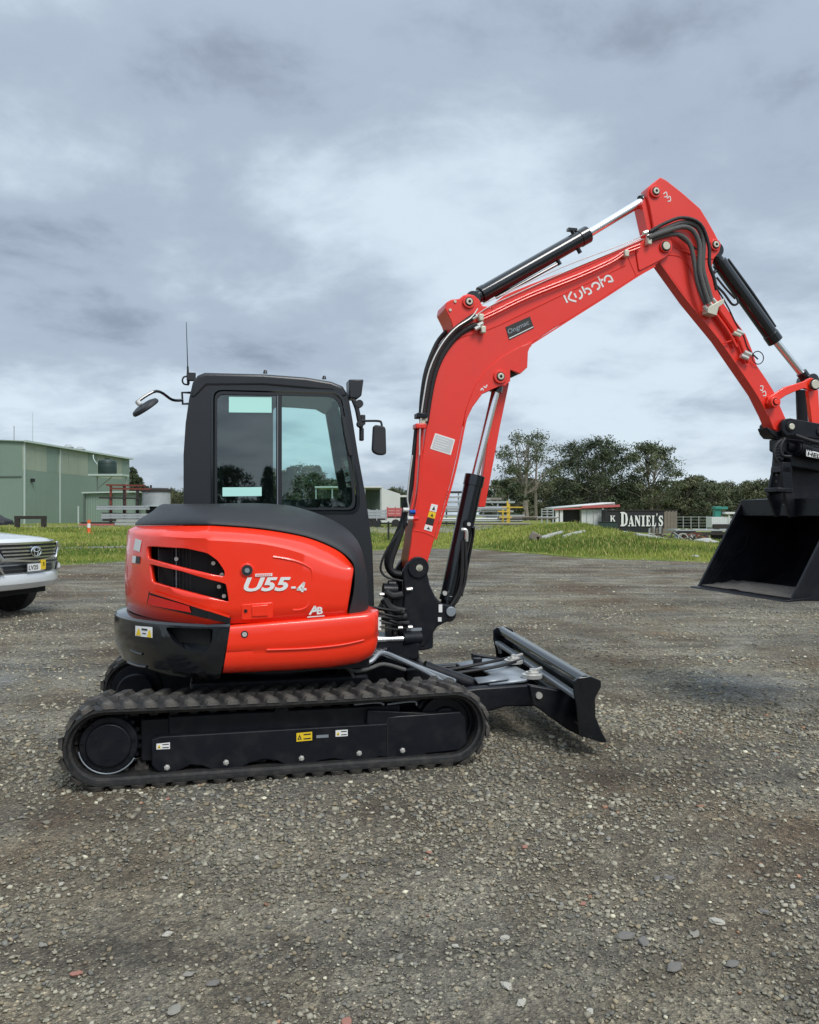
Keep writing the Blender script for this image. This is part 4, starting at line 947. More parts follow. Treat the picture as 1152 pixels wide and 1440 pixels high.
g = G(); g.tube([U3(a, b, YA) for a, b in ((1004,398),(1018,412),(1030,428),(1038,426),(1036,418))], .009, n=6); g.tube([U3(a, b, YA+.02) for a, b in ((1008,390),(1020,405),(1034,420))], .008, n=6); g.obj('cylinder_hose', 'hose', EX)
# bucket cylinder and linkage
o, A, B, C_, d = ram((1011,368), (1088,476), (1136,536), .056, .028, 'bucket_cylinder', y=.0)
lf = Vector((-d.z, 0, d.x)) if d.x < 0 else Vector((d.z, 0, -d.x))
g = G(); g.tube([A+d*.03-lf*.075, A.lerp(B, .5)-lf*.08, A.lerp(B, .92)-lf*.07], .013, n=8); g.obj('cylinder_pipe', 'gloss_black', o)
g = G(); p = A+d*.04+lf*.06; g.cyl(p, p+lf*.03, .014, n=8); g.obj('port_fitting', 'gloss_black', o)
def link_plate(pts, y, t, mat, name): return plate(name, UL(pts, y), y, y+t, mat, EX, bevel=.005)
cl = [(1090,553),(1104,544),(1118,540),(1131,536),(1140,531),(1149,533),(1152,541),(1148,549),(1138,548),(1131,546),(1117,551),(1106,556),(1097,562),(1092,573),(1084,574),(1079,567),(1081,558)]
link_plate(cl, -.115, .03, 'red', 'rocker_link'); link_plate(cl, .085, .03, 'red', 'rocker_link')
pin(1087, 566, -.115, .022, EX, mat='red', boss=.042, hole=False, depth=.05, boss_mat='red')
pin(1144, 541, -.115, .036, EX, mat='cream', hole=False, depth=.03)
link_plate([(1137,548),(1151,548),(1155,606),(1143,606)], -.08, .04, 'red', 'tipping_link')
link_plate([(1122,548),(1134,548),(1138,606),(1124,606)], .06, .03, 'steel_black', 'tipping_link')
# tilting hitch
hp = UL([(1100,594),(1104,589),(1112,588),(1150,595),(1180,598),(1188,606),(1184,616),(1160,618),(1120,614),(1106,613),(1100,606)], -.14)
hitch = plate('tilting_hitch', hp, -.14, -.10, 'bucket', EX, bevel=.006)
plate('hitch_cheek', hp, .10, .14, 'bucket', hitch, bevel=.006)
plate('arm_end_guard', UL([(1079,600),(1090,606),(1100,606),(1104,614),(1092,616),(1083,609)], -.09), -.09, .04, 'bucket', hitch, bevel=.01)
pin(1112, 600, -.14, .024, hitch, boss=.042, hole=False, depth=.02, boss_mat='bucket'); pin(1154, 607, -.14, .024, hitch, boss=.04, hole=False, depth=.02, boss_mat='bucket')
g = G(); g.tube([U3(a, b, -.17) for a, b in ((1118,612),(1135,618),(1150,622),(1165,622))], .016, n=8); g.obj('hitch_hose', 'hose', hitch)
g = G(); A = U3(1120, 630, -.12); B = U3(1200, 648, -.12); g.cyl(A, B, .05, n=24)
for k in range(5): p = A.lerp(B, .03+.035*k); g.cyl(p, p+(B-A).normalized()*.012, .06, n=24)
g.cyl(U3(1106, 628, -.08), U3(1122, 632, -.08), .035, n=16); g.obj('tilt_actuator', 'bucket', hitch)
lp = plate('actuator_label', UL([(1134,632),(1170,641),(1170,648.5),(1134,641.5)], -.175), -.178, -.172, 'white', hitch)
on_plane(text_mesh('HELAC', 1, .001, 0, .02), (1136, 640.5), (1168, 648), -.1795, 'actuator_lettering', 'inkblack', lp, .032)
plate('hitch_block', UL([(1100,616),(1160,622),(1165,664),(1114,656),(1112,640),(1100,632)], -.10), -.09, .06, 'bucket', hitch, bevel=.01)
for k in range(4):
    p = U3(1094, 632+k*4, -.10); g = G(); g.cyl(p, p+Vector((0, -.05, 0)), .018, n=10); g.obj('manifold_fitting', 'bucket', hitch)
g = G(); g.tube([U3(a, b, -.13) for a, b in ((1100,618),(1092,625),(1089,640),(1094,650))], .012, n=8); g.tube([U3(a, b, -.15) for a, b in ((1104,616),(1098,628),(1100,640),(1112,642))], .012, n=8); g.obj('hitch_hose', 'hose', hitch)
plate('bucket_ear', UL([(1090,640),(1104,640),(1103,690),(1097,727),(1092,727),(1081,697),(1083,684),(1088,662)], -.03), -.03, .0, 'bucket', hitch, bevel=.004)
plate('bucket_ear', UL([(1100,650),(1113,650),(1115,688),(1122,727),(1112,728),(1104,694),(1101,680)], -.15), -.15, -.12, 'bucket', hitch, bevel=.004)
g = G(); g.bar(U3(1084, 689, -.08), U3(1106, 690, -.08), .16, .035); g.bar(U3(1092, 660, -.08), U3(1106, 662, -.08), .14, .05); g.obj('ear_crossbar', 'bucket', hitch, bevel=.006)
plate('bucket_ear', UL([(1112,658),(1165,664),(1185,700),(1170,714),(1118,714),(1110,690)], .0), .0, .16, 'bucket', hitch, bevel=.006)
for (px, py) in ((1092,668),(1092,677),(1108,690)):
    p = U3(px, py, -.16); g = G(); g.cyl(p, p+Vector((0, -.002, 0)), .010, n=10); g.obj('ear_hole', 'dark', hitch)
# bucket shell
BN, BF = -.60, .56
tip = U(1111, 845, BN); lip = U(1043, 705, BF); lip = (lip[0], lip[1])
bx, bz = tip
lx, lz = lip
prof = [(lx, lz), (lx+.02, lz+.01), (lx+.25, lz+.02), (lx+.42, lz-.04), (lx+.55, lz-.20), (lx+.56, lz-.42), (lx+.44, lz-.60), (lx+.25, lz-.70), (bx+.35, bz-.01), (bx, bz)]
def offs(pr, t):
    P_ = [Vector(p) for p in pr]; out = []
    for i in range(len(P_)):
        d = (P_[min(i+1, len(P_)-1)]-P_[max(i-1, 0)]).normalized(); out.append(tuple(P_[i]+Vector((-d.y, d.x))*t))
    return out
sm = [tuple(p[:2]) for p in crom([Vector((*p, 0)) for p in prof[1:-1]], 3)]; pr = [prof[0]]+sm+[prof[-1]]
bucket = plate('bucket_shell', pr+offs(pr, -.014)[::-1], BN, BF, 'bucket', EX)
for (ya, yb) in ((BN-.014, BN), (BF, BF+.014)): plate('bucket_side', round_poly(pr, .0), ya, yb, 'bucket', bucket, bevel=.003)
# side cutting edges (raised strips along the mouth), lip band, cutting edge, inner gussets
for ya in (BN-.014, BF-.01):
    a, b = Vector(lip), Vector(tip); dd = (b-a).normalized(); nn = Vector((-dd.y, dd.x)) 
    w_ = .05; q = [a, b, b+Vector((.05, .0)), a+Vector((.05, 0))]
    plate('side_cutter', [tuple(v) for v in q], ya-.004, ya+.024, 'bucket', bucket, bevel=.003)
plate('top_lip_band', [(lx-.012, lz+.012), (lx+.03, lz+.012), (lx+.03, lz-.13), (lx+.02, lz-.135), (lx-.012, lz-.125)], BN, BF, 'bucket', bucket, bevel=.004)
plate('cutting_edge', [(bx-.055, bz-.006), (bx-.05, bz+.006), (bx+.16, bz+.022), (bx+.16, bz+.002)], BN-.03, BF+.03, 'bucket', bucket, bevel=.002)
g = G(); g.tube([(lx+.05, BF-.012, lz-.28), (lx+.02, BF-.014, lz-.40), (bx+.28, BF-.016, bz+.22), (bx+.14, BF-.018, bz+.05)], .0035, n=6); g.obj('wear_weld', 'steel_black', bucket)
for yy in (-.24, -.02, .12):
    plate('lip_gusset', [(lx-.02, lz+.01), (lx+.06, lz+.01), (lx+.06, lz-.02), (lx+.01, lz-.13)], yy, yy+.03, 'bucket', bucket)
# soil left on the bucket floor
g = G(); rr = random.Random(5)
rows = []
for i in range(26):
    y = BN+.02+(BF-BN-.04)*i/25; rows.append([(bx+.02+.05*k, y, bz+.018+max(0, .018*mnoise.noise(Vector((y*6, k*.7, 3)))+.012*rr.random()*(1 if 0 < k < 7 else 0))+.004*k) for k in range(9)])
g.grid(rows); g.obj('soil_residue', 'soil', bucket)
# ============================================================ TERRAIN
def edge_y(X):
    xs = [-80, -30, -10.6, -9.4, -3, 0, 3, 6.1, 9.3, 14, 30, 80]; ys = [22, 24, 24.5, 26.5, 33, 38, 36, 29, 26.5, 26, 26, 26]
    return float(np.interp(X, xs, ys))+.5*mnoise.noise(Vector((X*.35, 2.2, 0)))+.25*mnoise.noise(Vector((X*1.3, 7.2, 0)))
def terrain(X, Y):
    e = Y-edge_y(X)
    if e <= 0 or Y < 5: return .018*mnoise.noise(Vector((X*.55, Y*.55, 0)))+.010*mnoise.noise(Vector((X*1.9, Y*1.9, 5))) if abs(X) < 40 and Y < 60 and (X*X+(Y-5)**2 > 9) else 0.0
    s = min(1, e/34); s = s*s*(3-2*s); q = X/max(Y, 1)
    right = min(1, max(0, (q-.19)/.10)); right = right*right*(3-2*right)
    far = min(1, max(0, (Y-48)/40))
    h = .74*s*(1-right)+(-.02*s-.5*far)*right
    h += .60*math.exp(-(((X-9.4)/3.6)**2+((Y-42)/7.5)**2))
    h += .16*math.exp(-(((X-4.5)/4.0)**2+((Y-44)/6)**2))*(1-right)
    h += min(1, e/3)*(.05*mnoise.noise(Vector((X*.5, Y*.5, 1)))+.03*mnoise.noise(Vector((X*1.6, Y*1.6, 2))))
    if Y > 220: h += (Y-220)*.0012
    return h
def ground_mats():
    m, nt, b = nmat('crushed_gravel'); N = nt.nodes.new; L = nt.links.new
    tc = N('ShaderNodeTexCoord'); ob = tc.outputs['Object']
    def noise(s, d=5, r=.55, dist=0):
        n = N('ShaderNodeTexNoise'); L(ob, n.inputs['Vector']); n.inputs['Scale'].default_value = s; n.inputs['Detail'].default_value = d; n.inputs['Roughness'].default_value = r; n.inputs['Distortion'].default_value = dist; return n.outputs['Fac']
    def vor(s, out='Color'):
        n = N('ShaderNodeTexVoronoi'); L(ob, n.inputs['Vector']); n.inputs['Scale'].default_value = s; return n.outputs[out]
    def ramp(src, st):
        r = N('ShaderNodeValToRGB'); L(src, r.inputs[0]); e = r.color_ramp
        e.elements[0].position, e.elements[0].color = st[0][0], st[0][1]+(1,); e.elements[1].position, e.elements[1].color = st[-1][0], st[-1][1]+(1,)
        for p, c in st[1:-1]: q = e.elements.new(p); q.color = c+(1,)
        return r.outputs[0]
    def mix(f, a, b_, mode='MIX'):
        n = N('ShaderNodeMix'); n.data_type = 'RGBA'; n.blend_type = mode
        if isinstance(f, float): n.inputs['Factor'].default_value = f
        else: L(f, n.inputs['Factor'])
        for k, v in (('A', a), ('B', b_)):
            if isinstance(v, tuple): n.inputs[k].default_value = v+(1,)
            else: L(v, n.inputs[k])
        return n.outputs['Result']
    patches = ramp(noise(.45, 6, .6, .6), [(.34, (.170, .125, .082)), (.48, (.228, .202, .152)), (.58, (.290, .272, .220)), (.66, (.215, .217, .205)), (.76, (.33, .31, .27))])
    rust = ramp(noise(.9, 5, .6), [(.60, (0, 0, 0)), (.72, (1, 1, 1))])
    c0 = mix(rust, patches, mix(.5, patches, (.17, .095, .05)))
    v1 = ramp(vor(95), [(0, (.45, .45, .45)), (.55, (.92, .92, .92)), (.86, (1.25, 1.25, 1.22)), (.97, (3.0, 2.95, 2.8))])
    v2 = ramp(vor(38), [(0, (.62, .62, .64)), (.7, (1.0, .98, .95)), (.95, (1.5, 1.48, 1.42))])
    c1 = mix(1.0, mix(1.0, c0, v1, 'MULTIPLY'), v2, 'MULTIPLY')
    c1 = mix(1.0, c1, ramp(noise(1.4, 6, .65, .8), [(.32, (.62, .60, .57)), (.5, (.95, .95, .95)), (.68, (1.2, 1.19, 1.16))]), 'MULTIPLY')
    # damp darker wheel tracks
    c2 = mix(ramp(noise(.22, 3, .5, 1.2), [(.47, (0, 0, 0)), (.60, (.8, .8, .8))]), c1, mix(1.0, c1, (.70, .70, .72), 'MULTIPLY'))
    mp = N('ShaderNodeMapping'); L(ob, mp.inputs[0]); mp.inputs['Scale'].default_value = (.16, 1.5, 1); mp.inputs['Rotation'].default_value = (0, 0, .12); ns = N('ShaderNodeTexNoise'); L(mp.outputs[0], ns.inputs['Vector']); ns.inputs['Scale'].default_value = 1.1; ns.inputs['Detail'].default_value = 5; ns.inputs['Distortion'].default_value = .6
    c2 = mix(1.0, c2, ramp(ns.outputs['Fac'], [(.38, (.74, .74, .76)), (.5, (1.04, 1.04, 1.04)), (.66, (1.26, 1.25, 1.23))]), 'MULTIPLY')
    L(c2, b.inputs['Base Color']); b.inputs['Roughness'].default_value = .88; b.inputs['Specular IOR Level'].default_value = .3
    bp = N('ShaderNodeBump'); bp.inputs['Strength'].default_value = 1.0; bp.inputs['Distance'].default_value = .012
    hm = N('ShaderNodeMath'); hm.operation = 'ADD'; L(vor(95, 'Distance'), hm.inputs[0]); 
    h2 = N('ShaderNodeMath'); h2.operation = 'MULTIPLY_ADD'; L(noise(22, 6, .65), h2.inputs[0]); h2.inputs[1].default_value = 2.0; L(hm.outputs[0], h2.inputs[2]); L(vor(38, 'Distance'), hm.inputs[1])
    L(h2.outputs[0], bp.inputs['Height']); L(bp.outputs[0], b.inputs['Normal']); M['gravel'] = m
    # grass soil
    m, nt, b = nmat('grass_ground'); N = nt.nodes.new; L = nt.links.new
    tc = N('ShaderNodeTexCoord'); ob = tc.outputs['Object']
    g1 = ramp(noise(.35, 6, .6, .5), [(.35, (.12, .165, .04)), (.5, (.19, .22, .06)), (.62, (.27, .26, .085)), (.75, (.24, .20, .10))])
    g2 = ramp(noise(9, 5, .7), [(.3, (.6, .6, .6)), (.7, (1.35, 1.35, 1.3))])
    L(mix(1.0, g1, g2, 'MULTIPLY'), b.inputs['Base Color']); b.inputs['Roughness'].default_value = .95; b.inputs['Specular IOR Level'].default_value = .1
    bp = N('ShaderNodeBump'); bp.inputs['Distance'].default_value = .08; L(noise(6, 6, .7), bp.inputs['Height']); L(bp.outputs[0], b.inputs['Normal']); M['grass_ground'] = m
ground_mats()
def attr_mat(name, rough=.9, trans=0.0, spec=.3):
    m, nt, b = nmat(name); a = nt.nodes.new('ShaderNodeAttribute'); a.attribute_name = 'tint'
    nt.links.new(a.outputs['Color'], b.inputs['Base Color']); b.inputs['Roughness'].default_value = rough; b.inputs['Specular IOR Level'].default_value = spec; return m
M['pebble'] = attr_mat('pebble_stone', .85); M['blade'] = attr_mat('grass_blade', .7, spec=.2); M['leaf'] = attr_mat('tree_leaf', .6, spec=.25)
def np_mesh(name, V, F, tint=None, smooth=False):
    """V (n,3), F (m,k) faces of equal size, tint (n,3) per vertex"""
    me = bpy.data.meshes.new(name); n, (m, k) = len(V), F.shape
    me.vertices.add(n); me.vertices.foreach_set('co', np.ascontiguousarray(V, dtype=np.float32).ravel())
    me.loops.add(m*k); me.loops.foreach_set('vertex_index', np.ascontiguousarray(F, dtype=np.int32).ravel())
    me.polygons.add(m); me.polygons.foreach_set('loop_start', np.arange(0, m*k, k, dtype=np.int32))
    me.update(calc_edges=True)
    if tint is not None:
        at = me.attributes.new('tint', 'FLOAT_COLOR', 'POINT'); at.data.foreach_set('color', np.c_[tint, np.ones(n)].astype(np.float32).ravel())
    if smooth: me.shade_smooth()
    return me
# ground: one gravel-and-earth sheet to the horizon (finer near the camera)
def axis(lo, hi, fine_lo, fine_hi, step, grow):
    a = list(np.arange(fine_lo, fine_hi+1e-6, step)); s = step
    while a[-1] < hi: s *= grow; a.append(a[-1]+s)
    s = step
    while a[0] > lo: s *= grow; a.insert(0, a[0]-s)
    return np.array(a)
def sheet(xs, ys, fn, drop=0.0):
    V = np.array([(x, y, fn(x, y)-drop) for y in ys for x in xs]); nx, ny = len(xs), len(ys)
    i = np.arange(nx-1)[None, :]+nx*np.arange(ny-1)[:, None]; i = i.ravel(); return V, np.c_[i, i+1, i+nx+1, i+nx]
def base_h(X, Y):
    h = terrain(X, Y); e = Y-edge_y(X)
    return h-.004 if e <= 0 else h-.03-.02*min(1, e)
V, F = sheet(axis(-1500, 1500, -14, 14, .35, 1.12), axis(-400, 2500, 1, 50, .35, 1.10), base_h)
ground = link('ground', np_mesh('ground', V, F, smooth=True), 'gravel'); tag(ground, 'grey-brown crushed gravel yard', kind='structure')
def bank_h(X, Y): return terrain(X, Y)
xs = axis(-1400, 1400, -30, 30, .5, 1.13); rows = []
ts = np.r_[np.linspace(0, 1, 10)**1.5, np.linspace(1.3, 40, 70), np.geomspace(42, 2200, 26)]
Vb = []
for t in ts:
    for x in xs:
        y = edge_y(x)+t; Vb.append((x, y, terrain(x, y)+(.004 if t > 0 else -.03)))
nx, ny = len(xs), len(ts); i = (np.arange(nx-1)[None, :]+nx*np.arange(ny-1)[:, None]).ravel()
grass_bank = link('grass_field', np_mesh('grass_field', np.array(Vb), np.c_[i, i+1, i+nx+1, i+nx], smooth=True), 'grass_ground'); tag(grass_bank, 'rough green grass field rising behind the yard', kind='structure')
# back lane (grey strip beyond the grass) and left track
M['lane'] = pmat('grey_lane_gravel', (.20, .19, .185), .95, 0, 0, .3, .8, .5, 8)
def strip(name, pts, wd, up, mat):
    P_ = crom([Vector((*p, 0)) for p in pts], 12); V = []; 
    for i, p in enumerate(P_):
        d = (P_[min(i+1, len(P_)-1)]-P_[max(i-1, 0)]).normalized(); n_ = Vector((-d.y, d.x, 0))
        for k in np.linspace(-1, 1, 9): q = p+n_*wd/2*k; V.append((q.x, q.y, terrain(q.x, q.y)+up-(.06 if abs(k) == 1 else 0)))
    n = len(P_); i = (np.arange(8)[None, :]+9*np.arange(n-1)[:, None]).ravel()
    return tag(link(name, np_mesh(name, np.array(V), np.c_[i, i+1, i+10, i+9], smooth=True), mat), kind='structure')
strip('lane', [(-95, 62), (-50, 60), (-25, 58), (-8, 56), (3, 58), (7, 62)], 9, .055, 'lane')
strip('path', [(-16, 33.5), (-12, 34.3), (-8, 36.5), (-5, 39)], .5, .05, 'lane')

# ------------------------------------------------------------ loose stones and grass
def stones(n, seed, ylo, yhi, smin, smax, pw):
    r = np.random.default_rng(seed)
    u = r.random(n); Y = (ylo**pw+(yhi**pw-ylo**pw)*u)**(1/pw)
    X = (r.random(n)*2-1)*(Y*.62+1.0)
    size = smin+(smax-smin)*r.random(n)**4.5; size *= np.clip(Y/3.2, .8, 1.35)
    dn = np.array([mnoise.noise(Vector((x*1.1, y*.9, 4)))+.5*mnoise.noise(Vector((x*3.1, y*2.6, 8))) for x, y in zip(X, Y)])
    kp = r.random(n) < np.clip(.55+1.1*dn, .12, 1); X, Y, size = X[kp], Y[kp], size[kp]; n = len(X)
    base = np.array([(-1,-1,-.6),(1,-1,-.6),(1,1,-.6),(-1,1,-.6),(-.7,-.7,.6),(.7,-.7,.6),(.7,.7,.6),(-.7,.7,.6)])
    V = base[None]*(1+.38*(r.random((n, 8, 3))-.5)*2)
    a = r.random(n)*6.283; sx = .55+.6*r.random(n); sz = .35+.45*r.random(n)
    V = V*np.stack([np.ones(n), sx, sz], 1)[:, None, :]*(size*.5)[:, None, None]
    tl = (r.random(n)-.5)*.8; c, s = np.cos(tl), np.sin(tl); V = np.stack([V[..., 0]*c[:, None]+V[..., 2]*s[:, None], V[..., 1], -V[..., 0]*s[:, None]+V[..., 2]*c[:, None]], -1)
    c, s = np.cos(a), np.sin(a); V = np.stack([V[..., 0]*c[:, None]-V[..., 1]*s[:, None], V[..., 0]*s[:, None]+V[..., 1]*c[:, None], V[..., 2]], -1)
    Z = np.array([terrain(x, y) for x, y in zip(X, Y)])
    V += np.stack([X, Y, Z+size*.06], 1)[:, None, :]
    q = np.array([(0,3,2,1),(4,5,6,7),(0,1,5,4),(1,2,6,5),(2,3,7,6),(3,0,4,7)])
    F = (q[None]+8*np.arange(n)[:, None, None]).reshape(-1, 4)
    pal = np.array([(.26,.235,.195),(.20,.185,.16),(.31,.285,.24),(.28,.23,.17),(.40,.37,.31),(.17,.165,.16),(.60,.56,.46),(.36,.20,.14)])
    idx = r.choice(8, n, p=[.27,.20,.19,.16,.07,.09,.017,.003]); pt = np.array([mnoise.noise(Vector((x*.8, y*.7, 2))) for x, y in zip(X, Y)])
    col = pal[idx]*(.62+.45*r.random(n)+.35*pt)[:, None]*np.array((1.15, 1.16, 1.06))
    return V.reshape(-1, 3), F, np.repeat(col, 8, 0)
parts = [stones(120000, 1, 2.0, 6.5, .004, .024, 1.0), stones(60000, 2, 5.0, 14, .008, .030, 1.2), stones(26000, 3, 12, 28, .014, .034, 1.5)]
off = 0; VV, FF, CC = [], [], []
for V, F, C in parts: VV.append(V); FF.append(F+off); CC.append(C); off += len(V)
pebbles = link('gravel', np_mesh('gravel', np.vstack(VV), np.vstack(FF), np.vstack(CC)), 'pebble'); tag(pebbles, 'loose grey and brown crushed stones covering the yard', kind='stuff')
# bigger single stones, each a piece of the ground
def stone_mesh(seed, col):
    bm = bmesh.new(); bmesh.ops.create_icosphere(bm, subdivisions=2, radius=1)
    for v in bm.verts:
        v.co *= 1+.55*mnoise.noise(v.co*1.3+Vector((seed*7, 0, 0)))+.18*mnoise.noise(v.co*4+Vector((seed*3, 0, 0)))
        v.co.z = max(-.3, min(.34, v.co.z*.55)); v.co.y *= .7
    me = bpy.data.meshes.new('stone'); bm.to_mesh(me); bm.free(); me.materials.append(pmat('stone_%d' % seed, col, .85, 0, 0, .15, 30, .3, 90)); return me
SM = [stone_mesh(1, (.42, .40, .34)), stone_mesh(2, (.17, .16, .145)), stone_mesh(3, (.34, .16, .12)), stone_mesh(4, (.26, .245, .21))]
spots = [(720,1129,0,.020),(862,1146,0,.02),(846,1173,0,.02),(801,1188,0,.018),(604,1200,2,.022),(738,1192,2,.024),(588,1229,0,.022),(711,1319,0,.024),(778,1266,0,.016),(1010,1297,0,.036),(977,1315,3,.03),(942,1236,1,.034),(924,1236,1,.026),
         (944,1182,1,.02),(1026,1233,0,.018),(820,1272,2,.02),(107,1371,2,.028),(182,1476,0,.03),(235,1315,0,.028),(220,1168,0,.018),(86,1244,0,.02),(232,1235,0,.018),(175,1195,0,.016),(116,1220,0,.014),(362,1208,0,.026),(484,1233,3,.028),(470,1281,0,.022),
         (245,1423,3,.035),(266,1371,3,.024),(487,1440,2,.03),(300,1384,1,.03),(236,1124,2,.02),(272,1124,0,.024),(1040,1104,3,.03),(1090,1052,3,.034),(1110,1030,1,.04),(1130,1095,3,.03),(1018,1130,0,.022),(1058,1177,0,.018),(640,1331,0,.02),(733,1412,0,.026),
         (712,1387,0,.03),(830,1424,0,.022),(880,1318,1,.05),(905,1326,1,.04),(948,1362,1,.045),(1030,1357,1,.036),(560,1200,1,.02),(610,1130,0,.014),(50,1100,1,.03),(30,1150,1,.025),(60,1330,3,.022),(1115,1248,0,.022),(1075,1283,1,.03)]
for px, py, k, s_ in spots:
    Y = FPX*CAMH/(py-HY); X = (px-CX)/FPX*Y
    o = link('stone', SM[k], None, ground); o.location = (X, Y, terrain(X, Y)+s_*.12); s_ *= .72; o.scale = (s_, s_, s_*.7); o.rotation_euler = (0, 0, px*1.3)
# grass blades
def grass(n, seed):
    r = np.random.default_rng(seed); out = []
    Y = 24+r.random(n)**1.35*40; X = (r.random(n)*2-1)*(Y*.60+1)
    keep = np.array([y > edge_y(x)+.05+.8*rr**2 for x, y, rr in zip(X, Y, r.random(n))]); X, Y = X[keep], Y[keep]; n = len(X)
    Z = np.array([terrain(x, y) for x, y in zip(X, Y)])
    dens = np.array([mnoise.noise(Vector((x*.35, y*.35, 9))) for x, y in zip(X, Y)]); big = np.array([mnoise.noise(Vector((x*.9, y*.9, 3))) for x, y in zip(X, Y)])
    h = (.05+.09*r.random(n)+.22*np.clip(big, 0, 1)*r.random(n))*(1+.4*(X/Y > .1))*np.clip((Y-np.array([edge_y(x) for x in X]))/2.5+.25, .25, 1); wd = .014+.02*r.random(n)
    wd *= Y/30; a = r.random(n)*6.283; ln = (r.random((n, 2))-.5)*h[:, None]*1.1
    dx, dy = np.cos(a)*wd, np.sin(a)*wd
    V = np.stack([np.stack([X-dx, Y-dy, Z-.02], 1), np.stack([X+dx, Y+dy, Z-.02], 1), np.stack([X+ln[:, 0], Y+ln[:, 1], Z+h], 1)], 1)
    ga, gb, gc = np.array((.11, .17, .03)), np.array((.29, .335, .07)), np.array((.40, .35, .13))
    bg_ = np.array([mnoise.noise(Vector((x*.12, y*.16, 30))) for x, y in zip(X, Y)])
    t = np.clip(.42+dens*.8+bg_*1.4+(r.random(n)-.5)*.4, 0, 1)[:, None]; col = ga*(1-t)+gb*t
    dry = (r.random(n) < .12+.25*np.clip(big, 0, 1))[:, None]; col = np.where(dry, gc*(.8+.4*r.random((n, 1))), col)
    return V.reshape(-1, 3), np.arange(3*n).reshape(-1, 3), np.repeat(col, 3, 0)
V, F, C = grass(190000, 4); gr = link('grass', np_mesh('grass', V, F, C), 'blade'); tag(gr, 'tufts of green and yellowing grass on the bank', kind='stuff')

# ============================================================ TREES
M['bark'] = pmat('pale_gum_bark', (.26, .23, .19), .9, 0, 0, .35, 2, .4, 12); M['bark_dark'] = pmat('dark_bark', (.09, .08, .065), .9, 0, 0, .3, 2, .4, 12)
def make_tree(seed, H, spread, lobes, ntr, leaf, per, crown0, greens, pale=True, conifer=False):
    """returns (trunk mesh, crown mesh): tapered trunks, a limb to each leaf clump, clumps of small leaf faces"""
    rr = random.Random(seed); r = np.random.default_rng(seed); g = G(); clumps = []
    trunks = []
    for t in range(ntr):
        bx_, by_ = (rr.uniform(-1, 1)*spread*.25 if ntr > 1 else 0, rr.uniform(-1, 1)*spread*.25 if ntr > 1 else 0)
        tx, ty = bx_+rr.uniform(-.35, .35)*spread, by_+rr.uniform(-.35, .35)*spread
        if conifer: tx, ty = bx_, by_
        P_ = [Vector((bx_, by_, -.3)), Vector((bx_+(tx-bx_)*.25+rr.uniform(-.2, .2), by_+(ty-by_)*.25, H*.3)), Vector((bx_+(tx-bx_)*.6, by_+(ty-by_)*.6, H*.6)), Vector((tx, ty, H*.9))]
        trunks.append(P_); g.tube(P_, .022*H, n=6, smooth=3, taper=.005*H)
    for k in range(lobes):
        P_ = trunks[k % ntr]
        if conifer:
            f = (k+.5)/lobes; z = H*(crown0+(1-crown0)*f); rad = spread*(1-f)**.8*rr.uniform(.5, 1.0)+.1; a = k*2.4; c = Vector((P_[0].x+math.cos(a)*rad, P_[0].y+math.sin(a)*rad, z-.15*rad)); rc = .25*spread*(1.15-f)+.2
        else:
            f = rr.random(); a = rr.uniform(0, 6.283); env = math.sin(math.pi*min(.97, (.18+.78*f)))**.6
            rad = spread*env*math.sqrt(rr.random()); z = H*(crown0+(1-crown0)*f)
            c = Vector((P_[2].x*.6+math.cos(a)*rad, P_[2].y*.6+math.sin(a)*rad, z)); rc = rr.uniform(.11, .22)*spread
        s0 = P_[1].lerp(P_[3], max(0, min(1, (c.z/H-.3)/.7-.25)))
        mid = s0.lerp(c, .5)+Vector((0, 0, .05*H*rr.random()))
        g.tube([s0, mid, c], .007*H*rr.uniform(.6, 1), n=4, smooth=2, taper=.001*H)
        clumps.append((c, rc, rr.random()))
    V = []; C = []
    for c, rc, tone in clumps:
        n = int(per*rr.uniform(.6, 1.3)); d = r.normal(size=(n, 3)); d /= np.linalg.norm(d, axis=1)[:, None]; d *= (r.random(n)**.7)[:, None]*rc*1.5; d[:, 2] *= .7
        p = d+np.array(c); u = r.normal(size=(n, 3)); u /= np.linalg.norm(u, axis=1)[:, None]; v = np.cross(u, r.normal(size=(n, 3))); v /= np.linalg.norm(v, axis=1)[:, None]
        s = (leaf*(.6+.8*r.random(n)))[:, None]
        V.append(np.stack([p-u*s-v*s*.4, p+u*s-v*s*.35, p+u*s*.8+v*s*.45, p-u*s*.9+v*s*.4], 1))
        ga, gb = np.array(greens[0]), np.array(greens[1]); t = np.clip(tone+.35*(r.random(n)-.5), 0, 1)[:, None]; C.append(np.repeat(ga*(1-t)+gb*t, 4, 0))
    V = np.concatenate(V).reshape(-1, 3); C = np.vstack(C)
    return g.mesh('trunk', 40), np_mesh('crown', V, np.arange(len(V)).reshape(-1, 4), C)
GUM = ((.052, .070, .036), (.14, .158, .085)); DK = ((.034, .050, .028), (.09, .110, .058)); OLV = ((.075, .088, .044), (.16, .170, .090))
def put_tree(meshes, x, y, label, cat='tree', s=1.0, rz=0, group=None, name='gum_tree', bark='bark', z=None, sz=None):
    t = empty(name, (x, y, terrain(x, y) if z is None else z), rz); t.scale = (s, s, sz or s)
    tag(t, label, cat, group)
    for nm, me, mt in (('trunk', meshes[0], bark), ('crown', meshes[1], 'leaf')):
        if not me.materials: me.materials.append(M[mt])
        link(nm, me, None, t)
    return t
def at(px, Y): return (px-CX)/FPX*Y
Yt = 120
big1 = make_tree(21, 12.6, 5.2, 95, 4, .12, 80, .36, GUM); put_tree(big1, at(748, Yt), Yt, 'tall open gum tree with several pale trunks, nearest to the boom', name='gum_tree')
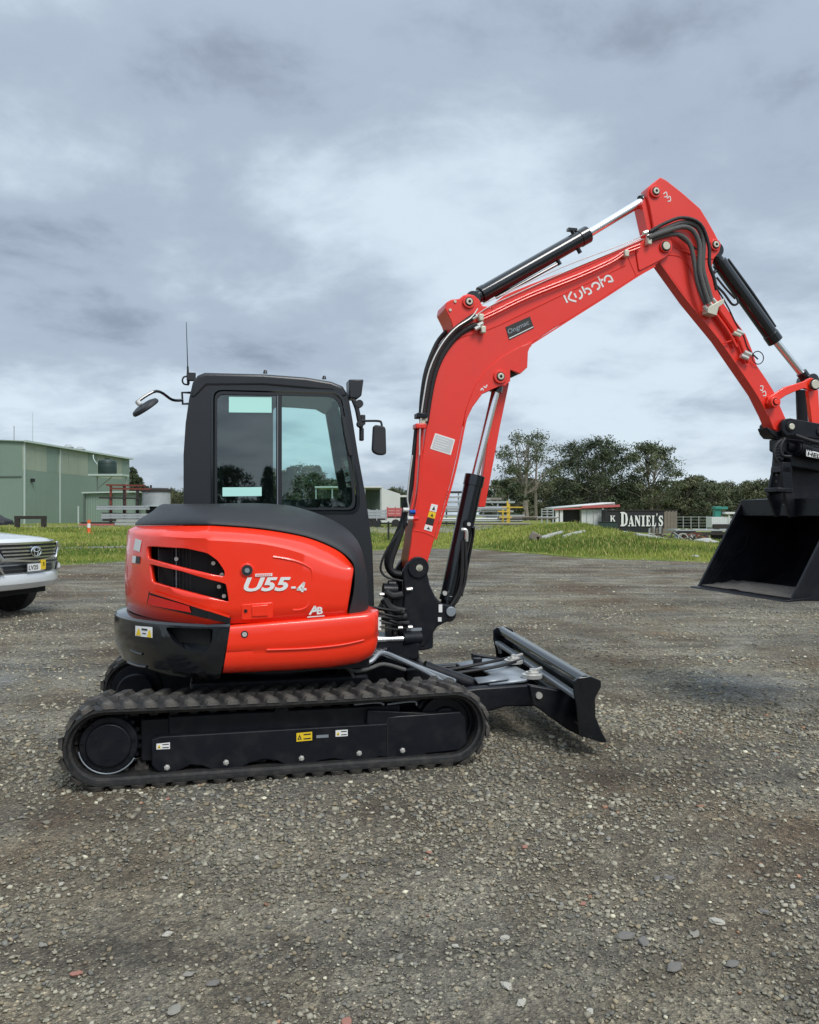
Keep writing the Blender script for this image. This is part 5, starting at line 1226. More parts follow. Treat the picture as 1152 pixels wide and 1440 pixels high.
big2 = make_tree(22, 12.4, 6.4, 230, 3, .13, 125, .08, DK); put_tree(big2, at(832, 124), 124, 'dense dark broad gum tree behind the white container')
big3 = make_tree(33, 12.6, 5.0, 120, 2, .13, 105, .28, GUM); put_tree(big3, at(912, 122), 122, 'tall gum tree with a ragged crown and pale forked trunk above the black sign')
sh1 = make_tree(24, 5.6, 2.6, 34, 2, .15, 170, .1, DK); put_tree(sh1, at(709, 112), 112, 'low bushy dark tree just right of the red rod guard', name='bushy_tree')
put_tree(sh1, at(692, 118), 118, 'smallest bush left of the low bushy dark tree', s=.6, rz=1, name='bushy_tree')
fa = [make_tree(40+k, 9.0, 4.2, 120, 2, .17, 75, .03, (OLV, GUM, DK, OLV)[k]) for k in range(4)]
rf_ = random.Random(9)

for k, px in enumerate(list(range(705, 965, 17))+list(range(958, 1240, 13))+list(range(1250, 1500, 26))):
    Y = rf_.uniform(138, 160) if px < 965 else rf_.uniform(128, 158); s = rf_.uniform(.80, 1.02) if px > 955 else rf_.uniform(.7, .9)
    if px > 955: s *= Y/150
    put_tree(fa[(k*7) % 4], at(px+rf_.uniform(-5, 5), Y), Y, 'lower olive gum tree in the dense row filling in behind the three tall gum trees' if px < 965 else 'olive gum tree of even height in the wood between the black sign and the bucket', s=s, rz=rf_.uniform(0, 6), group='low gum trees behind the tall ones' if px < 965 else 'gum trees of the right hand wood')
cf = [make_tree(60+k, 8.5, 2.2, 60, 1, .16, 75, .08, DK, conifer=True) for k in range(2)]
for k, (px, h, kd) in enumerate(((300, 7.2, 1), (322, 7.6, 1), (345, 8.2, 1), (368, 7.4, 1), (392, 7.0, 1), (411, 8.0, 0), (433, 7.4, 1), (447, 7.8, 0), (462, 6.0, 1), (478, 5.4, 1), (500, 4.6, 1), (520, 5.0, 0), (540, 4.2, 1), (558, 4.6, 1), (575, 4.4, 1))):
    Y = 112+(k % 3)*5; 
    if kd: put_tree(fa[k % 4], at(px, Y), Y, 'mid height tree in the line far behind the cab', s=h/9.0, rz=k, group='trees in line behind the cab', name='field_tree')
    else: put_tree(cf[k % 2], at(px, Y), Y, 'pointed dark conifer in the line far behind the cab', s=h/8.5, rz=k, group='conifers behind the cab', name='conifer', bark='bark_dark')
for k, (px, Y, h) in enumerate(((187, 118, 7.6), (197, 122, 6.4), (207, 126, 5.2))):
    put_tree(cf[k % 2], at(px, Y), Y, ('tallest dark conifer against the right end of the green shed', 'middle dark conifer beyond the right end of the green shed', 'shortest of the three dark conifers right of the green shed')[k], s=h/8.5, rz=k, name='conifer', bark='bark_dark')
for k, px in enumerate(range(205, 300, 12)):
    Y = 150+(k % 3)*6; put_tree(fa[k % 4], at(px, Y), Y, 'low hazy green tree on the skyline left of the cab', s=(.58, .50, .56)[k % 3]*Y/140, rz=k*2, group='skyline trees left of the cab', name='field_tree')
# the tree line across the road behind the photographer (it shows in the cab glass)
for k in range(44):
    a = R(-70+k*3.2); X, Y = math.sin(a)*62, -math.cos(a)*62
    put_tree(fa[k % 4] if k % 3 else cf[k % 2], X, Y, 'dark tree in the belt across the yard behind the photographer', s=.56+.16*((k*37) % 7)/7, rz=k*1.7, group='trees behind the photographer', name='field_tree', z=0)
# ============================================================ BUILDINGS AND YARD THINGS
def ribmat(name, col, scale, strength=.6, var=.15, rough=.55, axis_=0, metal=0.0):
    m = pmat(name, col, rough, metal, 0, var, .25); nt = m.node_tree; N = nt.nodes.new; L = nt.links.new; b = nt.nodes['Principled BSDF']
    tc = N('ShaderNodeTexCoord'); w_ = N('ShaderNodeTexWave'); w_.bands_direction = 'XYZ'[axis_]; L(tc.outputs['Object'], w_.inputs['Vector']); w_.inputs['Scale'].default_value = scale
    bp = N('ShaderNodeBump'); bp.inputs['Strength'].default_value = strength; bp.inputs['Distance'].default_value = .04; L(w_.outputs['Fac'], bp.inputs['Height']); L(bp.outputs[0], b.inputs['Normal']); return m
M['shed_green'] = ribmat('green_ribbed_steel', (.19, .26, .21), 1.4); M['shed_dark'] = ribmat('dark_green_ribbed_steel', (.095, .13, .11), 1.4)
M['fibre'] = ribmat('weathered_translucent_sheet', (.28, .33, .25), 1.4, var=.3); M['gutter'] = pmat('pale_green_gutter', (.42, .50, .46), .5)
M['tank_green'] = pmat('dark_green_plastic', (.020, .042, .036), .5); M['rust'] = pmat('rusty_red_steel', (.16, .035, .02), .8, 0, 0, .4, 5)
M['darksteel'] = pmat('dark_brown_steel', (.03, .025, .022), .8, 0, 0, .3, 5); M['galv'] = pmat('galvanised_steel', (.40, .42, .42), .55, .35, 0, .2, 4)
M['concrete'] = pmat('pale_concrete', (.36, .37, .34), .9, 0, 0, .25, 2, .4, 10); M['timber'] = pmat('weathered_grey_timber', (.20, .17, .14), .9, 0, 0, .35, 3, .4, 20)
M['white_paint'] = ribmat('white_container_paint', (.62, .64, .63), 1.6, .5, .1); M['roofwhite'] = pmat('white_roof_sheet', (.66, .66, .65), .6, 0, 0, .08, .5); M['pinkred'] = pmat('faded_red_fascia', (.50, .12, .11), .6, 0, 0, .15, 1)
M['signblack'] = pmat('black_sign_panel', (.014, .015, .017), .6, 0, 0, .2, 2); M['yellow_paint'] = pmat('yellow_painted_steel', (.60, .42, .05), .6, 0, 0, .2, 3); M['teal'] = pmat('teal_green_machine', (.03, .22, .17), .5, 0, 0, .2, 3)
M['orange'] = pmat('orange_plastic', (.75, .13, .03), .6, 0, 0, .1, 5); M['mesh_grey'] = pmat('grey_wire', (.22, .23, .22), .7)
# green shed
Cn = Wp(32, HY, 75); Bn = Wp(182, HY, 98.5); C2 = Vector((Cn.x, Cn.y, 0)); B2 = Vector((Bn.x, Bn.y, 0)); ux = (B2-C2).normalized(); ln_ = (B2-C2).length
vx = Vector((-ux.y, ux.x, 0)); ang = math.atan2(ux.y, ux.x)
SZ = .62; SH = 8.34-SZ
shed = empty('farm_shed', (C2.x, C2.y, SZ), ang); tag(shed, 'big green ribbed steel shed at the left edge with a lighter band under the eave', 'shed')
WD = 22.0
def sbox(name, x0, x1, y0, y1, z0, z1, mat, par=None, bev=0):
    g = G(); g.box(((x0+x1)/2, (y0+y1)/2, (z0+z1)/2), (abs(x1-x0), abs(y1-y0), abs(z1-z0))); return g.obj(name, mat, par or shed, bevel=bev)
# local x runs along the long wall (away from the camera), +y to the left
sbox('wall', 0, ln_, 0, .12, -1, SH*.66, 'shed_green'); sbox('wall', 0, ln_, WD-.12, WD, -1, SH, 'shed_green'); sbox('wall', ln_-.12, ln_, .12, WD-.12, -1, SH, 'shed_green')
n_ = 11
for k in range(n_): sbox('translucent_panel', ln_*k/n_+.02, ln_*(k+1)/n_-.02, -.01, .11, SH*.66, SH-.02, 'fibre' if k % 4 != 2 else 'shed_green')
sbox('front_wall', 0, .12, .12, WD-.12, -1, SH*.58, 'shed_green'); sbox('roller_door', -.02, .10, 2.2, 12, SH*.60, SH-.1, 'shed_dark'); sbox('front_wall', .0, .12, .12, 2.2, SH*.58, SH, 'shed_green'); sbox('front_wall', 0, .12, 12, WD-.12, SH*.58, SH, 'shed_green'); sbox('door_beam', -.08, .0, .1, WD, SH*.57, SH*.585, 'shed_dark')
g = G(); g.add([(-.2, -.25, SH), (ln_+.2, -.25, SH), (ln_+.2, WD/2, SH+.55), (-.2, WD/2, SH+.55), (ln_+.2, WD+.25, SH), (-.2, WD+.25, SH)], [(0, 1, 2, 3), (3, 2, 4, 5)])
rfs = g.obj('roof', 'shed_green', shed); s_ = rfs.modifiers.new('thick', 'SOLIDIFY'); s_.thickness = .12
g = G(); g.add([(0, 0, SH), (0, WD, SH), (0, WD/2, SH+.5), (.1, 0, SH), (.1, WD, SH), (.1, WD/2, SH+.5)], [(0, 1, 2), (3, 4, 5)]); g.obj('gable', 'shed_dark', shed)
sbox('gutter', -.2, ln_+.2, -.42, -.25, SH-.12, SH+.06, 'gutter')
for f in (.0, .33): sbox('downpipe', ln_*f+.05 if f == 0 else 6.6, (ln_*f+.05 if f == 0 else 6.6)+.12, -.16, -.03, -.6, SH, 'gutter')
for x_ in (12.5, 15.2): g = G(); g.cyl((x_, 2, SH+.05), (x_, 2, SH+.45), .5, .5, 14); g.cyl((x_, 2, SH+.45), (x_, 2, SH+.75), .6, .2, 14); g.obj('roof_vent', 'galv', shed)
g = G(); g.cyl((.3, 1, SH), (.3, 1, SH+1.4), .04, n=6); g.obj('vent_pipe', 'galv', shed)
for k, x_ in enumerate((1.3,)): sbox('wall_lamp', x_, x_+.3, -.3, 0, SH*.52, SH*.56, 'signblack')
# mast behind the shed
m_ = Wp(46, 625, 100); g = G(); g.cyl((m_.x, m_.y, 0), (m_.x, m_.y, Wp(46, 580, 100).z), .05, .02, 6); o = g.obj('aerial_mast', 'galv'); tag(o, 'thin grey aerial mast rising behind the green shed roof', 'mast')
# tank and its bracket stand
def gbox(c, d, rz=0):
    g = G(); g.box(c, d, Matrix.Rotation(rz, 3, 'Z') if rz else None); return g
p = Wp(151, HY, 82); z0 = Wp(151, 667, 82).z; z1 = Wp(151, 646, 82).z
tk = empty('water_tank', (p.x, p.y, z0)); tag(tk, 'dark green round water tank on a high bracket against the green shed', 'tank')
g = G(); rows = []
for (r_, z) in ((.0, 0), (.86, 0), (.90, .08), (.90, (z1-z0)*.82), (.80, (z1-z0)*.93), (.3, z1-z0), (0.0, z1-z0)): rows.append([(r_*math.cos(2*math.pi*k/28), r_*math.sin(2*math.pi*k/28), z) for k in range(28)])
g.grid(rows, closed=True); g.obj('tank_body', 'tank_green', tk)
g = G(); g.cyl((0, 0, z1-z0), (0, 0, z1-z0+.12), .25, n=16); g.obj('tank_lid', 'tank_green', tk)
for k in range(3): g = G(); g.cyl((0, 0, .25+k*.4), (0, 0, .29+k*.4), .915, n=28, caps=False); g.obj('tank_rib', 'tank_green', tk)
pf = empty('tank_stand', (p.x, p.y, 0)); tag(pf, 'grey steel bracket platform under the dark green water tank', 'stand')
g = G(); g.box((.15, 0, z0-.1), (3.4, 2.0, .18)); g.obj('platform', 'gutter', pf)
for x_ in (-1.3, 1.6): g = G(); g.bar((x_, .8, .6), (x_, .8, z0-.15), .12, .12); g.obj('leg', 'galv', pf)
g = G(); g.bar((-1.3, .8, z0-1.4), (.2, .8, z0-.2), .08, .08); g.obj('brace', 'galv', pf); g = G(); g.tube([(-.9, 0, z0+.9), (-1.5, .4, z0+1.5), (-1.8, 1, z0+2.0)], .05, n=6); g.obj('fill_pipe', 'gutter', pf)
# lean-to
Y = 74; a = Wp(119, 736, Y); b = Wp(203, 736, Y+2); zt_ = Wp(119, 693, Y).z
lt = empty('lean_to', (a.x, a.y, .66)); tag(lt, 'low green lean-to with a pale roof in front of the shed end', 'lean-to')
wd_ = b.x-a.x; hh = zt_-.66
g = G(); g.box((wd_/2, .1, hh/2-.1), (wd_, .1, hh)); g.obj('wall', 'shed_green', lt)
g = G(); g.box((wd_/2, 2.3, hh/2-.1), (wd_, .1, hh)); g.obj('wall', 'shed_green', lt)
g = G(); g.box((wd_/2, 1.2, hh+.05), (wd_+.3, 3.0, .12), Matrix.Rotation(R(-1), 3, 'Y')); g.obj('roof', 'gutter', lt)
for x_ in (0, wd_*.5, wd_): g = G(); g.box((x_, -.1, hh/2-.1), (.16, .16, hh)); g.obj('post', 'shed_dark', lt)
g = G(); g.box((-.55, 0, .6), (.12, .12, 2.2)); g.obj('drain_post', 'gutter', lt)
# red and brown steel rack
Y = 60; zb = .62
def wx(px, Y): return (px-CX)/FPX*Y
def wz(py, Y): return CAMH-(py-HY)/FPX*Y
rk = empty('steel_rack', (wx(156, Y), Y, 0)); tag(rk, 'rusty red and dark brown steel rack of posts and beams before the lean-to', 'rack')
X0 = wx(156, Y)
for px, mt in ((156, 'rust'), (174.5, 'darksteel'), (193, 'darksteel')):
    g = G(); g.box((wx(px, Y)-X0, 0, (wz(681, Y)+zb)/2), (.14, .14, wz(681, Y)-zb)); g.obj('post', mt, rk)
    g = G(); g.box((wx(px, Y)-X0+.5, 1.6, (wz(681, Y)+zb)/2), (.12, .12, wz(681, Y)-zb)); g.obj('post', mt, rk)
for py, a_, b_, mt in ((682, 150, 205, 'rust'), (687, 156, 212, 'rust'), (700, 140, 200, 'darksteel'), (712, 140, 202, 'darksteel'), (722, 144, 200, 'darksteel')):
    g = G(); g.bar((wx(a_, Y)-X0, -.08, wz(py, Y)), (wx(b_, Y)-X0, -.08, wz(py+1, Y)), .10, .12); g.obj('beam', mt, rk)
def stack(name, label, cat, px0, px1, pyb, pyt, Y, nrow, ncol, mat, dep=1.0, endcap=None, group=None, square=True):
    """a bundle of long bars lying along x, each bar a piece of its own"""
    z0 = wz(pyb, Y); z1 = wz(pyt, Y); x0, x1 = wx(px0, Y), wx(px1, Y); t = empty(name, (x0, Y, z0)); tag(t, label, cat, group)
    h = (z1-z0)/nrow; d = dep/ncol; rr = random.Random(px0)
    for i in range(nrow):
        for j in range(ncol):
            e0, e1 = rr.uniform(-.15, .15), rr.uniform(-.2, .2)
            g = G()
            if square: g.box(((x1-x0)/2+(e0+e1)/2, j*d, h*(i+.5)), (x1-x0+e1-e0, d*.86, h*.84))
            else: g.cyl((e0, j*d, h*(i+.5)), (x1-x0+e1, j*d, h*(i+.5)), h*.46, n=10)
            g.obj('bar', mat if (i+j) % 3 else (endcap or mat), t)
    return t
stack('beam_bundle', 'upper bundle of pale galvanised beams lying across the red rack', 'beams', 136, 206, 717, 711, 59, 2, 3, 'galv', .9)
stack('beam_bundle', 'lower stack of dark and pale steel sections under the rack', 'beams', 143, 214, 733, 722, 58.5, 3, 3, 'galv', .9, 'darksteel')
stack('concrete_slabs', 'long pale concrete slabs lying on the ground right of the rack', 'slabs', 163, 222, 739, 730, 54, 2, 2, 'concrete', 1.2)
stack('beam_bundle', 'flat dark beams with red ends lying left of the concrete slabs', 'beams', 114, 165, 739, 734, 56, 2, 2, 'darksteel', .8, 'pinkred')
# round vat on stand
Y = 62; c = (wx(220, Y), Y); zb_, zt_ = wz(712, Y), wz(692, Y); rad = (wx(240, Y)-wx(200, Y))/2
vt = empty('round_vat', (c[0], c[1], zb_)); tag(vt, 'round galvanised vat with a dark lid on a black stand left of the cab', 'vat')
g = G(); g.cyl((0, 0, 0), (0, 0, zt_-zb_), rad*.96, n=36); g.obj('vat_body', 'galv', vt)
g = G(); g.cyl((0, 0, zt_-zb_), (0, 0, zt_-zb_+.18), rad*1.03, n=36); g.cyl((0, 0, zt_-zb_+.18), (0, 0, zt_-zb_+.30), rad*.97, rad*.8, n=36); g.obj('vat_lid', 'darksteel', vt)
g = G(); g.cyl((0, 0, -.02), (0, 0, .05), rad*1.02, n=36); g.obj('bottom_rim', 'gutter', vt)
for k in range(4):
    a = R(45+90*k); g = G(); g.bar((rad*.55*math.cos(a), rad*.55*math.sin(a), -(zb_-.6)), (rad*.6*math.cos(a), rad*.6*math.sin(a), 0), .14, .14); g.obj('leg', 'darksteel', vt)
g = G(); g.box((0, 0, -.35), (1.1, 1.0, .6)); g.obj('stand_box', 'signblack', vt)
# bollard, timber frame
Y = 46; p = (wx(125, Y), Y); zg = terrain(*p)
bo = empty('marker_post', (p[0], p[1], zg)); tag(bo, 'small orange marker post with a white band in the grass left of the engine cover', 'marker')
hh = wz(731, Y)-zg
for k, (z0, z1, mt) in enumerate(((0, hh*.4, 'orange'), (hh*.4, hh*.72, 'white'), (hh*.72, hh, 'orange'))): g = G(); g.cyl((0, 0, z0), (0, 0, z1), .09, n=12); g.obj('post_band', mt, bo)
g = G(); g.cyl((0, 0, 0), (0, 0, .06), .3, .25, n=12); g.obj('base', 'orange', bo)
Y = 52; x0, x1 = wx(21, Y), wx(65, Y); zg = terrain(x0, Y); tf = empty('timber_goal', (x0, Y, zg)); tag(tf, 'low dark timber frame of two posts and a rail standing left', 'barrier')
hh = wz(725.5, Y)-zg
for x_ in (.15, x1-x0-.15): g = G(); g.box((x_, 0, hh/2), (.28, .2, hh)); g.obj('post', 'darksteel', tf)
g = G(); g.box(((x1-x0)/2, 0, hh-.1), (x1-x0, .22, .2)); g.obj('rail', 'darksteel', tf)
# black car far left beyond the grass
Y = 58; x1 = wx(14, Y); 
g = G(); rows = []
for (x, hw, z0, z1) in ((-3.6, .7, .5, .9), (-3.2, .8, .3, 1.1), (-2.2, .82, .25, 1.35), (-1.2, .84, .25, 1.3), (-.6, .82, .25, .95), (-.1, .78, .3, .8), (0, .6, .4, .7)): rows.append([(x, -hw, z0), (x, -hw, (z0+z1)*.55), (x, -hw*.75, z1), (x, hw*.75, z1), (x, hw, (z0+z1)*.55), (x, hw, z0)])
g.grid(rows, closed=True); n = 6; g.f.append(tuple(range(n))); g.f.append(tuple(range(len(g.v)-n, len(g.v))))
car2 = empty('parked_car', (x1, Y, terrain(x1, Y)-.35)); tag(car2, 'dark low car parked beyond the grass at the left edge', 'car'); g.obj('body', 'signblack', car2, bevel=.05)
for x_ in (-.8, -2.9):
    for y_ in (-.8, .8): g = G(); g.cyl((x_, y_-.1, .3), (x_, y_+.1, .3), .3, n=16); g.obj('wheel', 'rubber_side', car2)

# open-fronted white shed between cab and boom
Y = 84; x0, x1 = wx(445, Y), wx(545, Y+2); zb_ = .75; zt_ = wz(685, Y)
os_ = empty('open_shed', (x0, Y, zb_)); tag(os_, 'open-fronted shed with a pale end wall and flat roof between cab and boom', 'shed')
wd_ = wx(536, Y)-x0; hh = zt_-zb_
g = G(); g.box((wd_/2, 3, hh), (wd_+.2, 7, .14)); g.obj('roof', 'roofwhite', os_)
g = G(); g.add([(wd_, -.2, 0), (wd_+1.9, 5.5, 0), (wd_+1.9, 5.5, hh-.55), (wd_, -.2, hh-.05)], [(0, 1, 2, 3)]); o = g.obj('end_wall', 'roofwhite', os_, smooth=0); s_ = o.modifiers.new('t', 'SOLIDIFY'); s_.thickness = .1
g = G(); g.box((wd_/2, 6.4, hh/2), (wd_, .1, hh)); g.obj('back_wall', 'shed_dark', os_)
for x_ in np.linspace(0, wd_, 5): g = G(); g.box((x_, -.3, hh/2), (.14, .14, hh)); g.obj('post', 'galv', os_)
g = G(); g.box((wd_/2, -.38, hh*.33), (wd_, .06, .08)); g.obj('rail', 'galv', os_)
# second low roof to its right
x0 = wx(548, 92); g = G(); ls = empty('low_shed', (x0, 92, .75)); tag(ls, 'long low dark shed with a pale roof edge just left of the boom', 'shed')
g.box((2.6, 0, 2.9), (6.2, 3, .2)); g.obj('roof', 'roofwhite', ls); g = G(); g.box((2.6, 1, 1.4), (6, .2, 2.8)); g.obj('back_wall', 'shed_dark', ls)
for x_ in (-.3, 2.4, 5.4): g = G(); g.box((x_, -1.2, 1.4), (.14, .14, 2.8)); g.obj('post', 'galv', ls)
# silver ute tray and red tray
def tray(px0, px1, pyb, pyt, Y, mat, label, cab=False):
    x0, x1 = wx(px0, Y), wx(px1, Y); zb_ = terrain((x0+x1)/2, Y); z0, z1 = wz(pyb, Y), wz(pyt, Y)
    t = empty('trailer', (x0, Y, zb_)); tag(t, label, 'trailer'); L_ = x1-x0
    g = G(); g.box((L_/2, 0, (z0+.1-zb_)), (L_, 1.8, .14)); g.obj('deck', 'darksteel', t)
    for y_ in (-.9, .9):
        for k in range(3): g = G(); g.box((L_/2, y_, z0-zb_+.25+k*(z1-z0-.2)/3), (L_, .05, (z1-z0-.2)/3*.86)); g.obj('side_board', mat, t)
        for k in range(4): g = G(); g.box((L_*k/3, y_*1.03, (z0+z1)/2-zb_), (.07, .05, z1-z0)); g.obj('stake', 'galv' if mat != 'pinkred' else mat, t)
    for x_ in (L_*.35, L_*.65):
        for y_ in (-.8, .8): g = G(); g.cyl((x_, y_-.1, .3), (x_, y_+.1, .3), .3, n=14); g.obj('wheel', 'rubber_side', t)
    return t
tray(506, 543, 732, 716, 60, 'galv', 'silver slatted trailer parked left of the red one between cab and boom')
tray(545, 578, 729, 713, 62, 'pinkred', 'faded red slatted trailer parked just left of the boom')
Y = 44; gr_ = empty('guard_rail', (wx(515, Y), Y, 0)); tag(gr_, 'low black horizontal rail running behind the cab and the boom foot', 'rail')
g = G(); g.box((1.6, 0, wz(736, Y)), (6.4, .08, .10)); g.obj('rail', 'signblack', gr_)
for x_ in (-1.2, 1.2, 3.6): g = G(); g.box((x_, .06, wz(736, Y)/2+.15), (.1, .1, wz(736, Y)-.1)); g.obj('post', 'signblack', gr_)
# stock racks between boom and trees
Y = 66
rk2 = empty('pipe_rack', (wx(622, Y), Y, 0)); X0 = wx(622, Y); tag(rk2, 'long galvanised storage rack with many horizontal rails right of the boom', 'rack')
zg = .72
for px in (628, 645, 661, 680, 700, 716):
    zt_ = wz(691 if px < 665 else 702, Y); g = G(); g.box((wx(px, Y)-X0, 0, (zt_+zg)/2), (.12, .12, zt_-zg)); g.obj('post', 'galv' if px != 628 else 'darksteel', rk2)
for py, a_, b_, mt in ((692, 626, 664, 'darksteel'), (699, 622, 664, 'galv'), (702, 690, 704, 'timber'), (706, 620, 724, 'galv'), (713, 620, 716, 'galv'), (719, 620, 722, 'concrete'), (725, 620, 738, 'galv')):
    for y_ in (0, 1.1): g = G(); g.bar((wx(a_, Y)-X0, y_-.1, wz(py, Y)), (wx(b_, Y)-X0, y_-.1, wz(py, Y)), .12, .14); g.obj('rail', mt, rk2)
stack('timber_bundle', 'bundle of pale planks on top of the pipe rack', 'planks', 684, 704, 703.5, 700, 66, 2, 3, 'concrete', .9)
stack('pipe_bundle', 'long bundle of grey pipes in the middle of the pipe rack', 'pipes', 618, 712, 717, 713.5, 65.6, 2, 3, 'galv', .7, square=False)
stack('pipe_bundle', 'long white pipes lowest in the rack right of the boom', 'pipes', 616, 735, 734, 728, 64, 2, 3, 'roofwhite', .8, 'galv', square=False)
stack('pipe_bundle', 'dark brown pipe lengths lying behind the yellow frame', 'pipes', 702, 752, 731, 726, 63, 2, 3, 'timber', .9, 'darksteel', square=False)
stack('pipe_bundle', 'thin grey pipes reaching from the yellow frame to the right', 'pipes', 736, 786, 730, 726.5, 64, 2, 3, 'galv', .7, 'timber', square=False)
stack('pipe_bundle', 'low scattered pale lengths on the grass edge near the boom cylinder', 'pipes', 640, 745, 738, 735.5, 56, 1, 4, 'concrete', 2.2, 'timber', square=False)
Y = 62; yf = empty('yellow_frame', (wx(714, Y), Y, .7)); X0 = wx(714, Y); tag(yf, 'yellow steel frame with an upright post at the right end of the rack', 'frame')
for px, top in ((714, 704), (718, 708), (709, 716)): g = G(); g.box((wx(px, Y)-X0, 0 if px == 714 else .8, (wz(top, Y)-.7)/2), (.13, .13, wz(top, Y)-.7)); g.obj('post', 'yellow_paint', yf)
for py, a_, b_ in ((713, 706, 735), (719, 700, 716), (727, 702, 720)): g = G(); g.bar((wx(a_, Y)-X0, -.09, wz(py, Y)-.7), (wx(b_, Y)-X0, -.09, wz(py+.5, Y)-.7), .09, .09); g.obj('rail', 'yellow_paint', yf)
# small grey racks before container
Y = 78; rk3 = empty('gate_frame', (wx(762, Y), Y, .6)); X0 = wx(762, Y); tag(rk3, 'grey tubular gate frame standing left of the white lean roof', 'gate')
for px in (762, 770, 778): g = G(); g.box((wx(px, Y)-X0, 0, (wz(715, Y)-.6)/2), (.12, .12, wz(715, Y)-.6)); g.obj('post', 'galv', rk3)
for py in (716, 719.5, 723, 727): g = G(); g.bar((0, -.1, wz(py, Y)-.6), (wx(778, Y)-X0, -.1, wz(py, Y)-.6), .07, .08); g.obj('rail', 'galv', rk3)
# log / fallen pipe on the mound
for k, (a_, b_, r_, lab) in enumerate((((757, 744), (790, 742), .13, 'fallen pale log sloping up the left side of the grass mound'), ((792, 738), (822, 744), .10, 'white pipe sloping down behind the top of the grass mound'), ((893, 752), (943, 763), .15, 'long pale log lying below the black sign'))):
    Y = 38 if k < 2 else 40; p, q = Vector((wx(a_[0], Y), Y, 0)), Vector((wx(b_[0], Y+1.5), Y+1.5, 0))
    for v in (p, q): v.z = max(v.z, terrain(v.x, v.y)+.03)
    g = G(); g.tube([p, Vector(((p.x+q.x)/2, (p.y+q.y)/2, max((p.z+q.z)/2, terrain((p.x+q.x)/2, (p.y+q.y)/2)+.04))), q], r_, n=10, smooth=4, taper=r_*.8); o = g.obj('log', 'concrete'); tag(o, lab, 'log')
zz_ = terrain(wx(753, 38), 38); g = G(); g.box((wx(753, 38), 38, zz_+.16), (.5, .4, .40), Matrix.Rotation(.5, 3, 'Y')); g.box((wx(756, 38), 38, zz_+.1), (.25, .4, .3)); o = g.obj('concrete_lump', 'timber', bevel=.06); tag(o, 'dark broken lump at the left end of the fallen log', 'rubble')
# white container under a lean roof, dark store to its left
Y = 98; gz = wz(747, Y)
ct_ = empty('white_container', (wx(818, Y), Y, gz)); X0 = wx(818, Y); tag(ct_, 'white shipping container end under the red-edged lean roof', 'container')
hh = wz(716.5, Y)-gz; wd_ = wx(865, Y)-X0
g = G(); g.box((wd_/2, 3, hh/2), (wd_, 6, hh)); g.obj('container_body', 'white_paint', ct_)
for k in range(2):
    x_ = wd_*(.25+.5*k)-(.3 if k == 0 else .0); g = G(); g.box((wd_*(.25+.5*k), -.03, hh/2), (wd_*.46, .05, hh*.94)); dd_ = g.obj('door', 'white_paint', ct_)
    for j in (-1, 1): g = G(); g.cyl((wd_*(.25+.5*k)+j*wd_*.1, -.08, .1), (wd_*(.25+.5*k)+j*wd_*.1, -.08, hh-.1), .03, n=6); g.obj('lock_rod', 'galv', dd_)
for x_ in (.05, wd_/2, wd_-.05): g = G(); g.box((x_, -.04, hh/2), (.12, .1, hh)); g.obj('corner_post', 'roofwhite', ct_)
ds = empty('dark_store', (wx(783, Y), Y, gz)); X0 = wx(783, Y); tag(ds, 'dark open store under the left half of the lean roof with a white corner post', 'store')
g = G(); g.box(((wx(816, Y)-X0)/2+.3, 4, hh/2), (wx(816, Y)-X0-.4, 6, hh*.95)); g.obj('store_wall', 'signblack', ds)
for px in (783, 789): g = G(); g.box((wx(px, Y)-X0, -.2, hh/2-.1), (.35, .3, hh)); g.obj('post', 'roofwhite', ds)
lr = empty('lean_roof', (wx(778, Y), Y, gz)); X0 = wx(778, Y); tag(lr, 'long pale sloping lean roof with a red underside above the white container', 'roof')
zL, zR = wz(714, Y)-gz, wz(706.5, Y)-gz; x1 = wx(863, Y)-X0; x2 = wx(870, Y)-X0
g = G(); g.add([(0, -.6, zL), (x1, -.6, zR), (x1, 6, zR+.1), (0, 6, zL+.1)], [(0, 1, 2, 3)]); o = g.obj('roof_sheet', 'roofwhite', lr); s_ = o.modifiers.new('t', 'SOLIDIFY'); s_.thickness = .16
g = G(); g.bar((0, -.55, zL-.22), (x1, -.55, zL-.05+.15), .1, .16); g.obj('red_fascia', 'pinkred', lr)
g = G(); g.bar((x1*.45, -.65, zL-.02+.1), (x2, -.65, zL-.02+.25), .08, .28); g.obj('red_fascia', 'pinkred', lr)
g = G(); g.add([(x1*.5, -.50, zL), (x1, -.50, zL+.1), (x1, -.50, zR-.15), (x1*.5, -.50, (zL+zR)/2-.1)], [(0, 1, 2, 3)]); o = g.obj('gable_infill', 'roofwhite', lr); s_ = o.modifiers.new('t', 'SOLIDIFY'); s_.thickness = .06
for x_ in (.1, x1-.1): g = G(); g.box((x_, 5, zL/2), (.14, .14, zL)); g.obj('post', 'galv', lr)
